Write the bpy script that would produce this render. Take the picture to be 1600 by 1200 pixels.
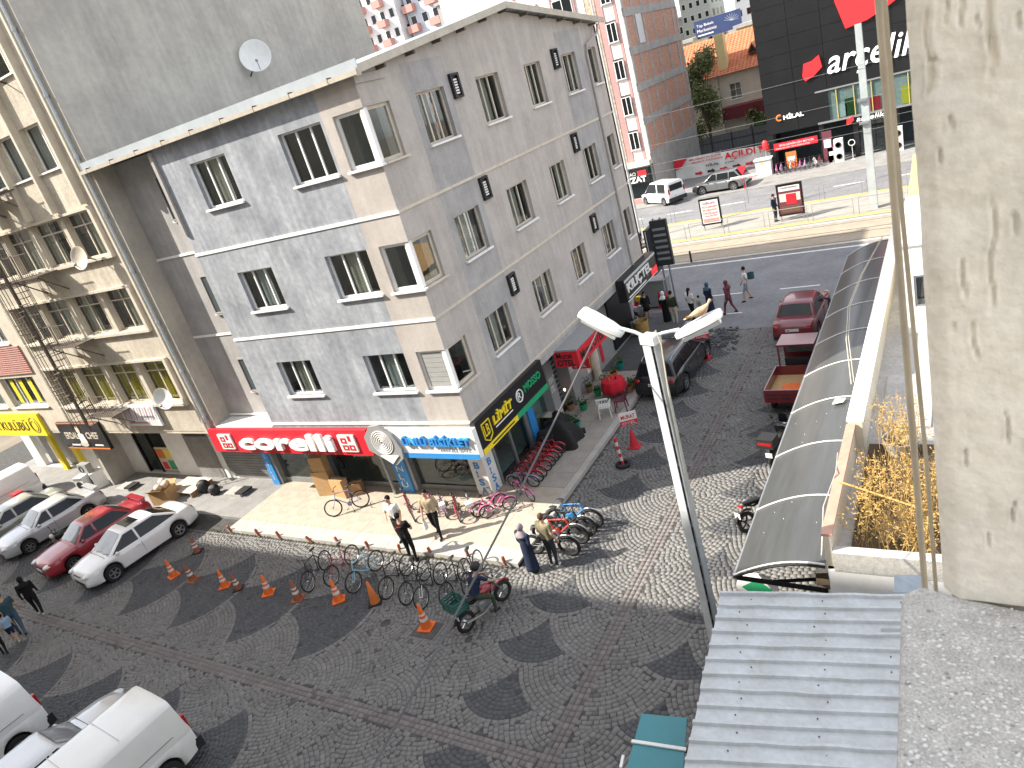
import bpy, bmesh, math, random
import numpy as np
from mathutils import Matrix, Vector, Quaternion
for o in list(bpy.data.objects): bpy.data.objects.remove(o)
SC = bpy.context.scene
COL = SC.collection
# ---------------------------------------------------------------- camera
CAMP = Vector((13.72, -16.40, 12.2))
def _rot(a, b, c):
    ca, sa, cb, sb, cc, sc = math.cos(a), math.sin(a), math.cos(b), math.sin(b), math.cos(c), math.sin(c)
    f = Vector((-sa*cb, ca*cb, -sb)); r = Vector((ca, sa, 0)); d = f.cross(r)
    return cc*r + sc*d, -sc*r + cc*d, f
RT, DN, FW = _rot(0.61883907, 0.37634668, 0.29626487)
FPX = 1125.3
cam = bpy.data.cameras.new('camera'); camo = bpy.data.objects.new('camera', cam); COL.objects.link(camo)
camo.matrix_world = Matrix(((RT.x, -DN.x, -FW.x, CAMP.x), (RT.y, -DN.y, -FW.y, CAMP.y), (RT.z, -DN.z, -FW.z, CAMP.z), (0, 0, 0, 1)))
cam.sensor_width = 36; cam.lens = FPX/1600*36; cam.clip_start = .05; cam.clip_end = 2000
cam.dof.use_dof = True; cam.dof.focus_distance = 22; cam.dof.aperture_fstop = 14
SC.camera = camo
SC.render.resolution_x = 1024; SC.render.resolution_y = 768
# ---------------------------------------------------------------- sky and sun
SUN_AZ, SUN_EL = math.radians(29), math.radians(41)      # azimuth of the light's travel, from +X towards +Y
W = bpy.data.worlds.new('World'); SC.world = W; W.use_nodes = True
nt = W.node_tree; sky = nt.nodes.new('ShaderNodeTexSky'); sky.sky_type = 'NISHITA'; sky.sun_disc = False
sky.sun_elevation = SUN_EL
SDIR = Vector((-math.cos(SUN_AZ), -math.sin(SUN_AZ), 0))   # towards the sun, horizontally
sky.sun_rotation = math.atan2(SDIR.x, SDIR.y); sky.air_density = 1.0; sky.dust_density = 2.0
bgn = nt.nodes['Background']; 
# the photograph's sky: pale blue with broken white cloud, the same all round
_tc = nt.nodes.new('ShaderNodeTexCoord'); _mp = nt.nodes.new('ShaderNodeMapping'); _mp.inputs['Scale'].default_value = (1, 1, 2.2); nt.links.new(_tc.outputs['Generated'], _mp.inputs[0])
_cn = nt.nodes.new('ShaderNodeTexNoise'); _cn.inputs['Scale'].default_value = 3.4; _cn.inputs['Detail'].default_value = 8; _cn.inputs['Roughness'].default_value = .55; nt.links.new(_mp.outputs[0], _cn.inputs['Vector'])
_cr = nt.nodes.new('ShaderNodeMapRange'); _cr.inputs[1].default_value = .40; _cr.inputs[2].default_value = .62; _cr.inputs[3].default_value = .25; _cr.inputs[4].default_value = .9; nt.links.new(_cn.outputs['Fac'], _cr.inputs[0])
_mx = nt.nodes.new('ShaderNodeMix'); _mx.data_type = 'RGBA'; _mx.inputs['B'].default_value = (7.3, 7.25, 7.3, 1); nt.links.new(_cr.outputs[0], _mx.inputs['Factor']); nt.links.new(sky.outputs[0], _mx.inputs['A']); nt.links.new(_mx.outputs['Result'], bgn.inputs[0]); bgn.inputs[1].default_value = .137
sl = bpy.data.lights.new('sun', 'SUN'); sl.energy = 4.9; sl.angle = math.radians(.53); sl.color = (1, .93, .82)
so = bpy.data.objects.new('sun', sl); COL.objects.link(so); so.location = (-40, -30, 60)
so.rotation_euler = (-(SDIR*math.cos(SUN_EL) + Vector((0, 0, math.sin(SUN_EL))))).to_track_quat('-Z', 'Y').to_euler()
SC.view_settings.view_transform = 'Standard'; SC.view_settings.look = 'None'
SC.view_settings.exposure = 1.15; SC.view_settings.gamma = 1
SC.render.engine = 'CYCLES'
SC.cycles.max_bounces = 8; SC.cycles.transparent_max_bounces = 12
random.seed(7); rng = np.random.default_rng(7)
# ---------------------------------------------------------------- pixels (of the 1600 px photograph) to places
def ray(px, py): return RT*((px-800)/FPX) + DN*((py-600)/FPX) + FW
def g(px, py, z=0.): d = ray(px, py); return CAMP + d*((z-CAMP.z)/d.z)
def yp(px, py, y): d = ray(px, py); return CAMP + d*((y-CAMP.y)/d.y)
def xp(px, py, x): d = ray(px, py); return CAMP + d*((x-CAMP.x)/d.x)
def dp(px, py, t): return CAMP + ray(px, py)*t
# ---------------------------------------------------------------- mesh builder
V3 = Vector
def rotz(a): return Matrix.Rotation(a, 4, 'Z')
def TR(loc, rz=0, rx=0, ry=0, s=1):
    return Matrix.Translation(loc) @ Matrix.Rotation(rz, 4, 'Z') @ Matrix.Rotation(ry, 4, 'Y') @ Matrix.Rotation(rx, 4, 'X') @ Matrix.Scale(s, 4)
class MB:
    def __init__(s): s.v = []; s.f = []; s.m = []
    def face(s, pts, mi=0):
        n = len(s.v); s.v += [tuple(p) for p in pts]; s.f.append(tuple(range(n, n+len(pts)))); s.m.append(mi); return s
    def bx(s, x0, x1, y0, y1, z0, z1, mi=0, M=None):
        n = len(s.v); P = [(x, y, z) for z in (z0, z1) for y in (y0, y1) for x in (x0, x1)]
        if M: P = [tuple(M @ V3(p)) for p in P]
        s.v += P
        for q in ((0, 2, 3, 1), (4, 5, 7, 6), (0, 1, 5, 4), (2, 6, 7, 3), (0, 4, 6, 2), (1, 3, 7, 5)): s.f.append(tuple(n+i for i in q)); s.m.append(mi)
        return s
    def cb(s, c, d, mi=0, M=None):
        return s.bx(c[0]-d[0]/2, c[0]+d[0]/2, c[1]-d[1]/2, c[1]+d[1]/2, c[2]-d[2]/2, c[2]+d[2]/2, mi, M)
    def bar(s, a, b, w, h, mi=0):
        a, b = V3(a), V3(b); d = b-a; L = d.length; x = d.normalized()
        up = V3((0, 0, 1)) if abs(x.z) < .95 else V3((1, 0, 0)); y = up.cross(x).normalized(); z = x.cross(y)
        M = Matrix(((x.x, y.x, z.x, a.x), (x.y, y.y, z.y, a.y), (x.z, y.z, z.z, a.z), (0, 0, 0, 1)))
        return s.bx(0, L, -w/2, w/2, -h/2, h/2, mi, M)
    def prism(s, pts, d, mi=0):
        """polygon (3D points) pushed along vector d"""
        n = len(s.v); k = len(pts); d = V3(d); P = [V3(p) for p in pts]; s.v += [tuple(p) for p in P] + [tuple(p+d) for p in P]
        s.f.append(tuple(range(n+k-1, n-1, -1))); s.f.append(tuple(range(n+k, n+2*k))); s.m += [mi, mi]
        for i in range(k): j = (i+1) % k; s.f.append((n+i, n+j, n+k+j, n+k+i)); s.m.append(mi)
        return s
    def rings(s, R, close=True, caps=True, mi=0):
        n = len(s.v); k = len(R[0])
        for r in R: s.v += [tuple(p) for p in r]
        for a in range(len(R)-1):
            for i in range(k if close else k-1):
                j = (i+1) % k; s.f.append((n+a*k+i, n+a*k+j, n+(a+1)*k+j, n+(a+1)*k+i)); s.m.append(mi)
        if caps:
            s.f.append(tuple(range(n+k-1, n-1, -1))); b = n+(len(R)-1)*k; s.f.append(tuple(range(b, b+k))); s.m += [mi, mi]
        return s
    def path(s, pts, r, n=8, mi=0, caps=True):
        pts = [V3(p) for p in pts]; R = []; rr = r if isinstance(r, (list, tuple)) else [r]*len(pts)
        u = None
        for i, p in enumerate(pts):
            t = (pts[min(i+1, len(pts)-1)] - pts[max(i-1, 0)]).normalized()
            if u is None: u = t.orthogonal().normalized()
            u = (u - t*u.dot(t)).normalized(); w = t.cross(u)
            R.append([p + (u*math.cos(2*math.pi*k/n) + w*math.sin(2*math.pi*k/n))*rr[i] for k in range(n)])
        return s.rings(R, True, caps, mi)
    def tube(s, a, b, r, r2=None, n=8, mi=0): return s.path([a, b], [r, r if r2 is None else r2], n, mi)
    def lathe(s, prof, n=16, M=None, mi=0, caps=True):
        M = M or Matrix(); R = [[M @ V3((r*math.cos(2*math.pi*k/n), r*math.sin(2*math.pi*k/n), z)) for k in range(n)] for r, z in prof]
        return s.rings(R, True, caps, mi)
    def torus(s, R, r, n=28, k=8, M=None, mi=0, a0=0, a1=2*math.pi):
        M = M or Matrix(); full = abs(a1-a0-2*math.pi) < 1e-6; L = []
        for i in range(n if full else n+1):
            a = a0+(a1-a0)*i/n; L.append([M @ V3(((R+r*math.cos(b))*math.cos(a), (R+r*math.cos(b))*math.sin(a), r*math.sin(b))) for b in [2*math.pi*j/k for j in range(k)]])
        if full: L.append(L[0])
        return s.rings(L, True, not full, mi)
    def ball(s, c, r, n=12, k=8, mi=0, M=None):
        r = (r, r, r) if not isinstance(r, (list, tuple)) else r; c = V3(c); L = []
        for i in range(k+1):
            t = -math.pi/2 + math.pi*i/k; q = max(math.cos(t), .02)
            P = [V3((c.x+r[0]*q*math.cos(2*math.pi*j/n), c.y+r[1]*q*math.sin(2*math.pi*j/n), c.z+r[2]*math.sin(t))) for j in range(n)]
            L.append([M @ p for p in P] if M else P)
        return s.rings(L, True, True, mi)
    def grid(s, fn, nu, nv, mi=0):
        n = len(s.v); s.v += [tuple(fn(i/nu, j/nv)) for j in range(nv+1) for i in range(nu+1)]
        for j in range(nv):
            for i in range(nu): a = n+j*(nu+1)+i; s.f.append((a, a+1, a+nu+2, a+nu+1)); s.m.append(mi)
        return s
    def add(s, o, M=None):
        n = len(s.v); s.v += [tuple(M @ V3(p)) for p in o.v] if M else list(o.v); s.f += [tuple(i+n for i in q) for q in o.f]; s.m += o.m; return s
    def mesh(s, name, mats, smooth=False, fix=True):
        me = bpy.data.meshes.new(name); me.from_pydata(s.v, [], s.f)
        for m in (mats if isinstance(mats, (list, tuple)) else [mats]): me.materials.append(MT(m))
        me.polygons.foreach_set('material_index', s.m)
        if fix:
            b = bmesh.new(); b.from_mesh(me); bmesh.ops.remove_doubles(b, verts=b.verts, dist=1e-5) if smooth else None
            bmesh.ops.recalc_face_normals(b, faces=b.faces); b.to_mesh(me); b.free()
        if smooth:
            me.polygons.foreach_set('use_smooth', [True]*len(me.polygons))
            if smooth != 'all': me.set_sharp_from_angle(angle=math.radians(smooth if smooth is not True else 40))
        me.update(); return me
    def build(s, name, mats, parent=None, smooth=False, world=False, fix=True):
        o = bpy.data.objects.new(name, s.mesh(name, mats, smooth, fix)); COL.objects.link(o)
        if parent: adopt(o, parent, world)
        return o
def adopt(o, parent, world=False):
    o.parent = parent
    if world: o.matrix_parent_inverse = parent.matrix_basis.inverted() if not parent.parent else (parent.parent.matrix_basis @ parent.matrix_parent_inverse @ parent.matrix_basis).inverted() if False else WM(parent).inverted()
    return o
def WM(o): return (WM(o.parent) @ o.matrix_parent_inverse @ o.matrix_basis) if o.parent else o.matrix_basis.copy()
def tag(o, label=None, cat=None, group=None, kind=None):
    if label: o['label'] = label
    if cat: o['category'] = cat
    if group: o['group'] = group
    if kind: o['kind'] = kind
    return o
def thing(name, label, cat, loc=(0, 0, 0), rz=0, group=None):
    o = bpy.data.objects.new(name, None); COL.objects.link(o); o.location = loc; o.rotation_euler = (0, 0, rz); o.empty_display_size = .2
    o.matrix_basis = TR(V3(loc), rz)
    return tag(o, label, cat, group)
def kids(o): return [c for c in bpy.data.objects if c.parent == o]
def dup(o, parent=None, ch=None):
    c = o.copy(); COL.objects.link(c); c.parent = parent
    for k in (KIDS.setdefault(o.name, kids(o))): dup(k, c)
    return c
KIDS = {}
def place(proto, loc, rz=0, label=None, rx=0, ry=0, s=1, first=False):
    o = proto if first else dup(proto)
    o.matrix_basis = TR(V3(loc), rz, rx, ry, s)
    if label: o['label'] = label
    return o
# ---------------------------------------------------------------- materials
MATS = {}; SPEC = {}
def defm(name, col, rough=.7, metal=0, var=.12, scale=5, bump=0, bscale=60, spec=.4, coat=0, emit=0, tint=None, streak=0, detail=6, det2=0, stretch=None):
    SPEC[name] = dict(col=col, rough=rough, metal=metal, var=var, scale=scale, bump=bump, bscale=bscale, spec=spec, coat=coat, emit=emit, tint=tint, streak=streak, detail=detail, det2=det2, stretch=stretch)
def MT(m):
    if not isinstance(m, str): return m
    if m in MATS: return MATS[m]
    p = SPEC[m]; M = bpy.data.materials.new(m); M.use_nodes = True; n = M.node_tree; B = n.nodes['Principled BSDF']; L = n.links.new
    c = (*p['col'], 1)
    B.inputs['Roughness'].default_value = p['rough']; B.inputs['Metallic'].default_value = p['metal']; B.inputs['Specular IOR Level'].default_value = p['spec']
    if p['coat']: B.inputs['Coat Weight'].default_value = p['coat']; B.inputs['Coat Roughness'].default_value = .08
    B.inputs['Base Color'].default_value = c
    tc = n.nodes.new('ShaderNodeTexCoord'); vec = tc.outputs['Object']
    if p['stretch']:
        mp = n.nodes.new('ShaderNodeMapping'); mp.inputs['Scale'].default_value = p['stretch']; L(vec, mp.inputs[0]); vec = mp.outputs[0]
    if p['var']:
        nz = n.nodes.new('ShaderNodeTexNoise'); nz.inputs['Scale'].default_value = p['scale']; nz.inputs['Detail'].default_value = p['detail']; nz.inputs['Roughness'].default_value = .62; L(vec, nz.inputs['Vector'])
        rp = n.nodes.new('ShaderNodeValToRGB'); e = rp.color_ramp.elements; e[0].position = .3; e[1].position = .7
        t = p['tint'] or tuple(x*(1-p['var']*1.6) for x in p['col'])
        e[0].color = (*t, 1); e[1].color = (*[min(1, x*(1+p['var']*.7)) for x in p['col']], 1); L(nz.outputs['Fac'], rp.inputs[0]); out = rp.outputs[0]
        if p['streak']:
            mp2 = n.nodes.new('ShaderNodeMapping'); mp2.inputs['Scale'].default_value = (3.2, 3.2, .22); L(tc.outputs['Object'], mp2.inputs[0])
            n2 = n.nodes.new('ShaderNodeTexNoise'); n2.inputs['Scale'].default_value = 1.3; n2.inputs['Detail'].default_value = 5; L(mp2.outputs[0], n2.inputs['Vector'])
            r2 = n.nodes.new('ShaderNodeMapRange'); r2.inputs[1].default_value = .35; r2.inputs[2].default_value = .7; r2.inputs[3].default_value = 1-p['streak']; r2.inputs[4].default_value = 1+p['streak']*.35; L(n2.outputs['Fac'], r2.inputs[0])
            mx = n.nodes.new('ShaderNodeVectorMath'); mx.operation = 'SCALE'; L(out, mx.inputs[0]); L(r2.outputs[0], mx.inputs['Scale']); out = mx.outputs[0]
        if p['det2']:
            n3 = n.nodes.new('ShaderNodeTexNoise'); n3.inputs['Scale'].default_value = p['scale']*9; n3.inputs['Detail'].default_value = 4; L(vec, n3.inputs['Vector'])
            r3 = n.nodes.new('ShaderNodeMapRange'); r3.inputs[1].default_value = .3; r3.inputs[2].default_value = .7; r3.inputs[3].default_value = 1-p['det2']; r3.inputs[4].default_value = 1+p['det2']; L(n3.outputs['Fac'], r3.inputs[0])
            mx = n.nodes.new('ShaderNodeVectorMath'); mx.operation = 'SCALE'; L(out, mx.inputs[0]); L(r3.outputs[0], mx.inputs['Scale']); out = mx.outputs[0]
        L(out, B.inputs['Base Color'])
    if p['bump']:
        nb = n.nodes.new('ShaderNodeTexNoise'); nb.inputs['Scale'].default_value = p['bscale']; nb.inputs['Detail'].default_value = 5; L(vec, nb.inputs['Vector'])
        bp = n.nodes.new('ShaderNodeBump'); bp.inputs['Strength'].default_value = p['bump']; bp.inputs['Distance'].default_value = .02; L(nb.outputs['Fac'], bp.inputs['Height']); L(bp.outputs[0], B.inputs['Normal'])
    if p['emit']: B.inputs['Emission Color'].default_value = c; B.inputs['Emission Strength'].default_value = p['emit']
    MATS[m] = M; return M
def glassmat(name, tint=(.75, .82, .82), refl=.12, rough=.02):
    M = bpy.data.materials.new(name); M.use_nodes = True; n = M.node_tree; n.nodes.remove(n.nodes['Principled BSDF']); out = n.nodes['Material Output']; L = n.links.new
    t = n.nodes.new('ShaderNodeBsdfTransparent'); t.inputs[0].default_value = (*tint, 1); gl = n.nodes.new('ShaderNodeBsdfGlossy'); gl.inputs['Roughness'].default_value = rough
    fr = n.nodes.new('ShaderNodeLayerWeight'); fr.inputs[0].default_value = .5; pw = n.nodes.new('ShaderNodeMath'); pw.operation = 'POWER'; pw.inputs[1].default_value = 4; L(fr.outputs['Facing'], pw.inputs[0]); ad = n.nodes.new('ShaderNodeMath'); ad.operation = 'MULTIPLY_ADD'; ad.inputs[1].default_value = .7; ad.inputs[2].default_value = refl; ad.use_clamp = True; L(pw.outputs[0], ad.inputs[0])
    mx = n.nodes.new('ShaderNodeMixShader'); L(ad.outputs[0], mx.inputs[0]); L(t.outputs[0], mx.inputs[1]); L(gl.outputs[0], mx.inputs[2]); L(mx.outputs[0], out.inputs[0]); MATS[name] = M
glassmat('shop_glass', (.72, .8, .8), .05); glassmat('window_glass', (.76, .80, .80), .08); glassmat('canopy_glass', (.3, .33, .33), .05, .12)
D = defm
D('plaster_blue', (.325, .345, .375), .9, var=.24, scale=.7, bump=.25, bscale=25, streak=.2, det2=.12, tint=(.215, .23, .26))
D('plaster_taupe', (.44, .405, .375), .9, var=.09, scale=1.2, bump=.2, bscale=30, streak=.1, det2=.05)
D('plaster_grey', (.36, .35, .345), .9, var=.12, scale=1.4, bump=.2, bscale=30, streak=.1, det2=.05)
D('party_plaster', (.42, .395, .345), .95, var=.12, scale=.6, bump=.5, bscale=8, streak=.1, det2=.06, tint=(.33, .31, .275))
D('tan_plaster', (.52, .47, .385), .95, var=.13, scale=1.3, bump=.4, bscale=22, streak=.12, det2=.12)
D('tan_trim', (.54, .49, .405), .9, var=.1, scale=2, bump=.2)
D('white_paint', (.78, .77, .74), .6, var=.06, scale=3); D('sill_white', (.76, .75, .73), .6, var=.08, scale=6); D('pvc', (.78, .78, .77), .35, var=.04)
D('cream_trim', (.56, .50, .41), .6, var=.1); D('dark_room', (.045, .06, .066), .9, var=.2, scale=1.5); D('curtain', (.62, .56, .46), .95, var=.12, scale=8, stretch=(6, 6, .3)); D('curtain_white', (.62, .62, .6), .95, var=.12, scale=8, stretch=(6, 6, .3))
D('blind_grey', (.32, .32, .31), .6, var=.05); D('roof_metal', (.46, .51, .55), .4, .3, var=.08, scale=2); D('gutter', (.46, .42, .35), .5, var=.12, scale=3); D('pipe_grey', (.38, .36, .34), .5, var=.1); D('pipe_blue', (.42, .46, .48), .5, var=.12)
D('tile_red', (.13, .065, .06), .8, var=.2, scale=7); D('tile_orange', (.55, .20, .10), .8, var=.2, scale=3, det2=.15)
D('asphalt', (.185, .187, .195), .9, var=.14, scale=.6, bump=.3, bscale=90, det2=.12); D('asphalt_dark', (.085, .085, .088), .92, var=.15, scale=1, bump=.3, bscale=80, det2=.15)
D('mortar', (.075, .073, .07), 1, var=.3, scale=5, bump=.4, bscale=40); D('earth', (.20, .17, .13), 1, var=.2, scale=.3)
D('slab_tan', (.41, .36, .295), .85, var=.14, scale=2.2, bump=.15, bscale=50, det2=.1); D('slab_b', (.33, .30, .265), .85, var=.12, scale=2.0, bump=.15, bscale=50, det2=.1)
D('concrete_walk', (.255, .25, .242), .9, var=.15, scale=1.4, bump=.2, bscale=40, det2=.1); D('kerb', (.42, .40, .37), .9, var=.12, scale=3, bump=.2); D('weeds', (.13, .15, .05), 1, var=.3, scale=20)
D('line_white', (.70, .70, .68), .8, var=.15, scale=6); D('tram_stone', (.31, .265, .205), .9, var=.12, scale=1.5, det2=.12); D('tactile', (.50, .38, .12), .8, var=.12, scale=3); D('platform', (.29, .28, .25), .9, var=.1, scale=1.5)
D('rail', (.20, .17, .14), .4, .8); D('black_metal', (.015, .015, .017), .4, .3, var=0); D('grey_metal', (.30, .31, .32), .45, .5, var=.1); D('galv', (.36, .39, .41), .45, .5, var=.15, scale=6); D('rust', (.14, .08, .05), .9, var=.3, scale=20); D('rusty_iron', (.15, .125, .105), .8, .3, var=.3, scale=12)
D('panel_black', (.012, .0125, .014), .35, 0, var=.15, scale=.8, spec=.4); D('red_sign', (.62, .02, .035), .45, var=.05); D('red_lit', (.75, .025, .03), .4, var=0, emit=.25); D('white_lit', (.85, .86, .86), .5, var=0, emit=.35)
D('blue_sign', (.04, .26, .62), .45, var=.04); D('yellow_sign', (.80, .62, .03), .5, var=.04); D('sign_black', (.014, .014, .016), .4, var=.05); D('green_sign', (.02, .30, .13), .45, var=.04); D('sign_grey', (.28, .28, .28), .6, var=.06)
D('black_paint', (.02, .02, .022), .5, var=0); D('orange', (.72, .15, .025), .55, var=.1, scale=8, det2=.05); D('cone_dirty', (.30, .10, .05), .7, var=.25, scale=9); D('cone_white', (.68, .66, .62), .6, var=.1); D('rubber', (.018, .018, .018), .85, var=.1); D('rim', (.38, .39, .40), .3, .8, var=0)
D('cardboard', (.46, .29, .14), .9, var=.1, scale=5); D('cardboard_dark', (.30, .18, .09), .9, var=.1); D('steel', (.45, .46, .47), .28, .9, var=0); D('plastic_teal', (.015, .33, .26), .5, var=.06); D('plastic_white', (.72, .72, .69), .5, var=.05); D('plastic_dkgreen', (.015, .09, .075), .5, var=.06); D('wood', (.34, .20, .10), .7, var=.2, scale=6, stretch=(1, 1, 8)); D('red_cloth', (.55, .015, .03), .9, var=.08); D('pot_orange', (.62, .17, .04), .7, var=.08)
D('leaf', (.05, .11, .03), .7, var=.3, scale=12); D('leaf_olive', (.125, .15, .055), .75, var=.35, scale=1.2); D('leaf_light', (.24, .25, .09), .75, var=.3, scale=1.2); D('bark', (.10, .075, .05), .95, var=.2); D('straw', (.46, .30, .10), .9, var=.25, scale=9); D('straw_brown', (.28, .17, .06), .9, var=.25, scale=9); D('soil', (.09, .065, .04), 1, var=.25)
D('brick_infill', (.40, .19, .125), .9, var=.2, scale=2.2, det2=.25, bump=.3); D('concrete', (.42, .405, .38), .95, var=.16, scale=1.2, bump=.3, bscale=20, det2=.12); D('conc_rough', (.46, .45, .42), .95, var=.16, scale=9, bump=.5, bscale=60, det2=.2); D('render_cream', (.62, .57, .46), .95, var=.1, scale=5, bump=.55, bscale=14, det2=.07)
D('pink_trim', (.42, .25, .24), .8, var=.1); D('far_cream', (.62, .56, .45), .9, var=.08, scale=1); D('far_yellow', (.66, .55, .28), .9, var=.06, scale=1); D('far_white', (.70, .71, .72), .9, var=.06, scale=.6); D('far_blue', (.48, .54, .62), .9, var=.08); D('far_grey', (.34, .33, .32), .9, var=.12); D('far_pink', (.50, .27, .24), .9, var=.1)
D('corr_blue', (.47, .49, .50), .5, .25, var=.12, scale=1.6, det2=.07, tint=(.38, .385, .37)); D('corr_edge', (.30, .34, .37), .5, .4, var=.1); D('teal_glass', (.05, .22, .25), .3, var=.06, scale=3); D('pale_orange', (.66, .42, .18), .7, var=.08); D('lamp_white', (.74, .75, .75), .4, var=.08, scale=7); D('lamp_glass', (.55, .56, .54), .2, var=0)
D('canopy_sheet', (.07, .074, .074), .28, 0, var=.12, scale=1.2, spec=.5, stretch=(6, .6, 1)); D('conduit', (.60, .53, .41), .7, var=.15, scale=5); D('crack_dark', (.14, .12, .09), 1, var=0); D('conc_speckle', (.52, .505, .475), .95, var=.12, scale=26, bump=.7, bscale=55, det2=.25); D('column_render', (.88, .82, .70), .95, var=.1, scale=6, bump=.9, bscale=11, det2=.06)

D('fence_grey', (.14, .15, .155), .6, .2, var=.1); D('yellow_dim', (.45, .36, .12), .5, var=0); D('brick_courses', (.56, .32, .235), .9, var=.2, scale=2.5, det2=.3, bump=.5, bscale=30, stretch=(1, 1.4, 3.5)); D('far_pinkwhite', (.70, .64, .61), .9, var=.08, scale=2); D('stone_mosaic', (.50, .38, .29), .9, var=.35, scale=5); D('porch_red', (.16, .025, .03), .7, var=.1); D('bill_blue', (.03, .05, .14), .5, var=.1, scale=1); D('far_greygreen', (.40, .43, .40), .9, var=.1); D('pole_steel', (.46, .50, .50), .5, .2, var=.1, scale=2)
D('cap_brown', (.46, .27, .20), .8, var=.12); D('interior', (.50, .49, .47), .9, var=.1)
D('fleck', (.72, .71, .68), .9, var=0); D('fleck_dark', (.30, .29, .28), .9, var=0)
# ================================================================ helpers for buildings
def txt(parent, s, O, u, v, width, height, mat, depth=.02, name='lettering', bold=0, shear=0, world=True):
    c = bpy.data.curves.new('t', 'FONT'); c.body = s; c.extrude = .05; c.offset = bold; c.shear = shear; c.resolution_u = 3
    o = bpy.data.objects.new('t', c); me = bpy.data.meshes.new_from_object(o); bpy.data.objects.remove(o); bpy.data.curves.remove(c)
    co = np.empty(len(me.vertices)*3); me.vertices.foreach_get('co', co); co = co.reshape(-1, 3)
    lo, hi = co.min(0), co.max(0); co = (co-lo)/np.maximum(hi-lo, 1e-6)
    u = V3(u).normalized(); v = V3(v).normalized(); n = u.cross(v)
    P = np.array(O) + np.outer(co[:, 0]*width, u) + np.outer(co[:, 1]*height, v) + np.outer(co[:, 2]*depth, n)
    me.vertices.foreach_set('co', P.ravel()); me.materials.clear(); me.materials.append(MT(mat)); me.name = name; me.update()
    ob = bpy.data.objects.new(name, me); COL.objects.link(ob)
    if parent: adopt(ob, parent, world)
    return ob
def facade(mb, O, u, n, u0, u1, z0, z1, holes, depth=.2, mfun=None, splits=(), zsplits=(), back=True, rm=None):
    """wall in the plane through O spanned by u and Z, outward normal n, with rectangular openings and their reveals"""
    O, u, n = V3(O), V3(u), V3(n)
    us = sorted({u0, u1, *splits, *[h[0] for h in holes], *[h[1] for h in holes]}); zs = sorted({z0, z1, *zsplits, *[h[2] for h in holes], *[h[3] for h in holes]})
    us = [a for a in us if u0 <= a <= u1]; zs = [a for a in zs if z0 <= a <= z1]
    P = lambda a, z, d=0: O + u*a + V3((0, 0, z)) - n*d
    for i in range(len(us)-1):
        for j in range(len(zs)-1):
            a, b, c, d = us[i], us[i+1], zs[j], zs[j+1]; ac, zc = (a+b)/2, (c+d)/2
            if any(h[0] < ac < h[1] and h[2] < zc < h[3] for h in holes): continue
            mb.face([P(a, c), P(b, c), P(b, d), P(a, d)], mfun(ac, zc) if mfun else 0)
    for h in holes:
        a, b, c, d = h[:4]; k = h[4] if len(h) > 4 else depth; m = (mfun((a+b)/2, d+.05) if mfun else 0) if rm is None else rm
        op = h[5] if len(h) > 5 else ''
        for q in (((P(a, c), P(a, d), P(a, d, k), P(a, c, k)),) if op != 'L' else ()) + (((P(b, c), P(b, c, k), P(b, d, k), P(b, d)),) if op != 'R' else ()) + ( (P(a, d), P(b, d), P(b, d, k), P(a, d, k)), (P(a, c), P(a, c, k), P(b, c, k), P(b, c))): mb.face(q, m)
def obox(mb, O, u, n, a, b, c, d, k0, k1, mi=0):
    """box on a wall: along u from a to b, up from c to d, out along n from k0 to k1"""
    O, u, n = V3(O), V3(u), V3(n); z = V3((0, 0, 1))
    return mb.prism([O+u*a+z*c+n*k0, O+u*b+z*c+n*k0, O+u*b+z*d+n*k0, O+u*a+z*d+n*k0], n*(k1-k0), mi)
def window(parent, O, u, n, a, b, c, d, mull=(.33, .67), depth=.2, curt=(), frame='pvc', sill='sill_white', cm='curtain', fw=.055, trans=None, sillout=.09, glass='window_glass', room='dark_room', blind=False):
    m = MB(); k0, k1 = -depth+.02, -depth+.075
    for q in ((a, b, c, c+fw), (a, b, d-fw, d), (a, a+fw, c+fw, d-fw), (b-fw, b, c+fw, d-fw)): obox(m, O, u, n, *q, k0, k1)
    xs = [a+fw] + [a+(b-a)*t for t in mull] + [b-fw]
    for t in mull: x = a+(b-a)*t; obox(m, O, u, n, x-fw*.5, x+fw*.5, c+fw, d-fw, k0, k1)
    if trans: obox(m, O, u, n, a+fw, b-fw, c+(d-c)*trans-fw*.4, c+(d-c)*trans+fw*.4, k0, k1-.003)
    w = m.build('window', frame, parent, world=True)
    for i in range(len(xs)-1):
        p = MB(); obox(p, O, u, n, xs[i]+.02, xs[i+1]-.02, c+fw, d-fw, -depth+.035, -depth+.045); p.build('pane', glass, w, world=True)
    q = MB(); obox(q, O, u, n, a+.003, b-.003, c+.003, d-.003, -depth-.5, -depth-.48); q.build('room_back', room, w, world=True)
    if sill: s = MB(); obox(s, O, u, n, a-.07, b+.07, c-.06, c, -.03, sillout); s.build('sill', sill, w, world=True)
    for i in curt:
        t = MB(); x0, x1 = xs[i]+.01, xs[i+1]-.01; z = V3((0, 0, 1)); A = V3(O)
        t.grid(lambda s_, v_: A + V3(u)*(x0+(x1-x0)*s_) + z*(c+fw+(d-c-2*fw)*v_) - V3(n)*(depth+.06+.02*math.sin(s_*22)), 14, 1); t.build('curtain', cm, w, world=True, smooth='all')
    if blind:
        t = MB(); k = int((d-c)/.16)
        for i in range(k): z0 = c+fw+(d-c-2*fw)*i/k; obox(t, O, u, n, a+fw, b-fw, z0, z0+(d-c)/k*.8, -depth+.05, -depth+.085)
        t.build('blind', 'blind_grey', w, world=True)
    return w
def struct(name, mb, mat, **k): return tag(mb.build(name, mat, **k), kind='structure')
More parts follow.
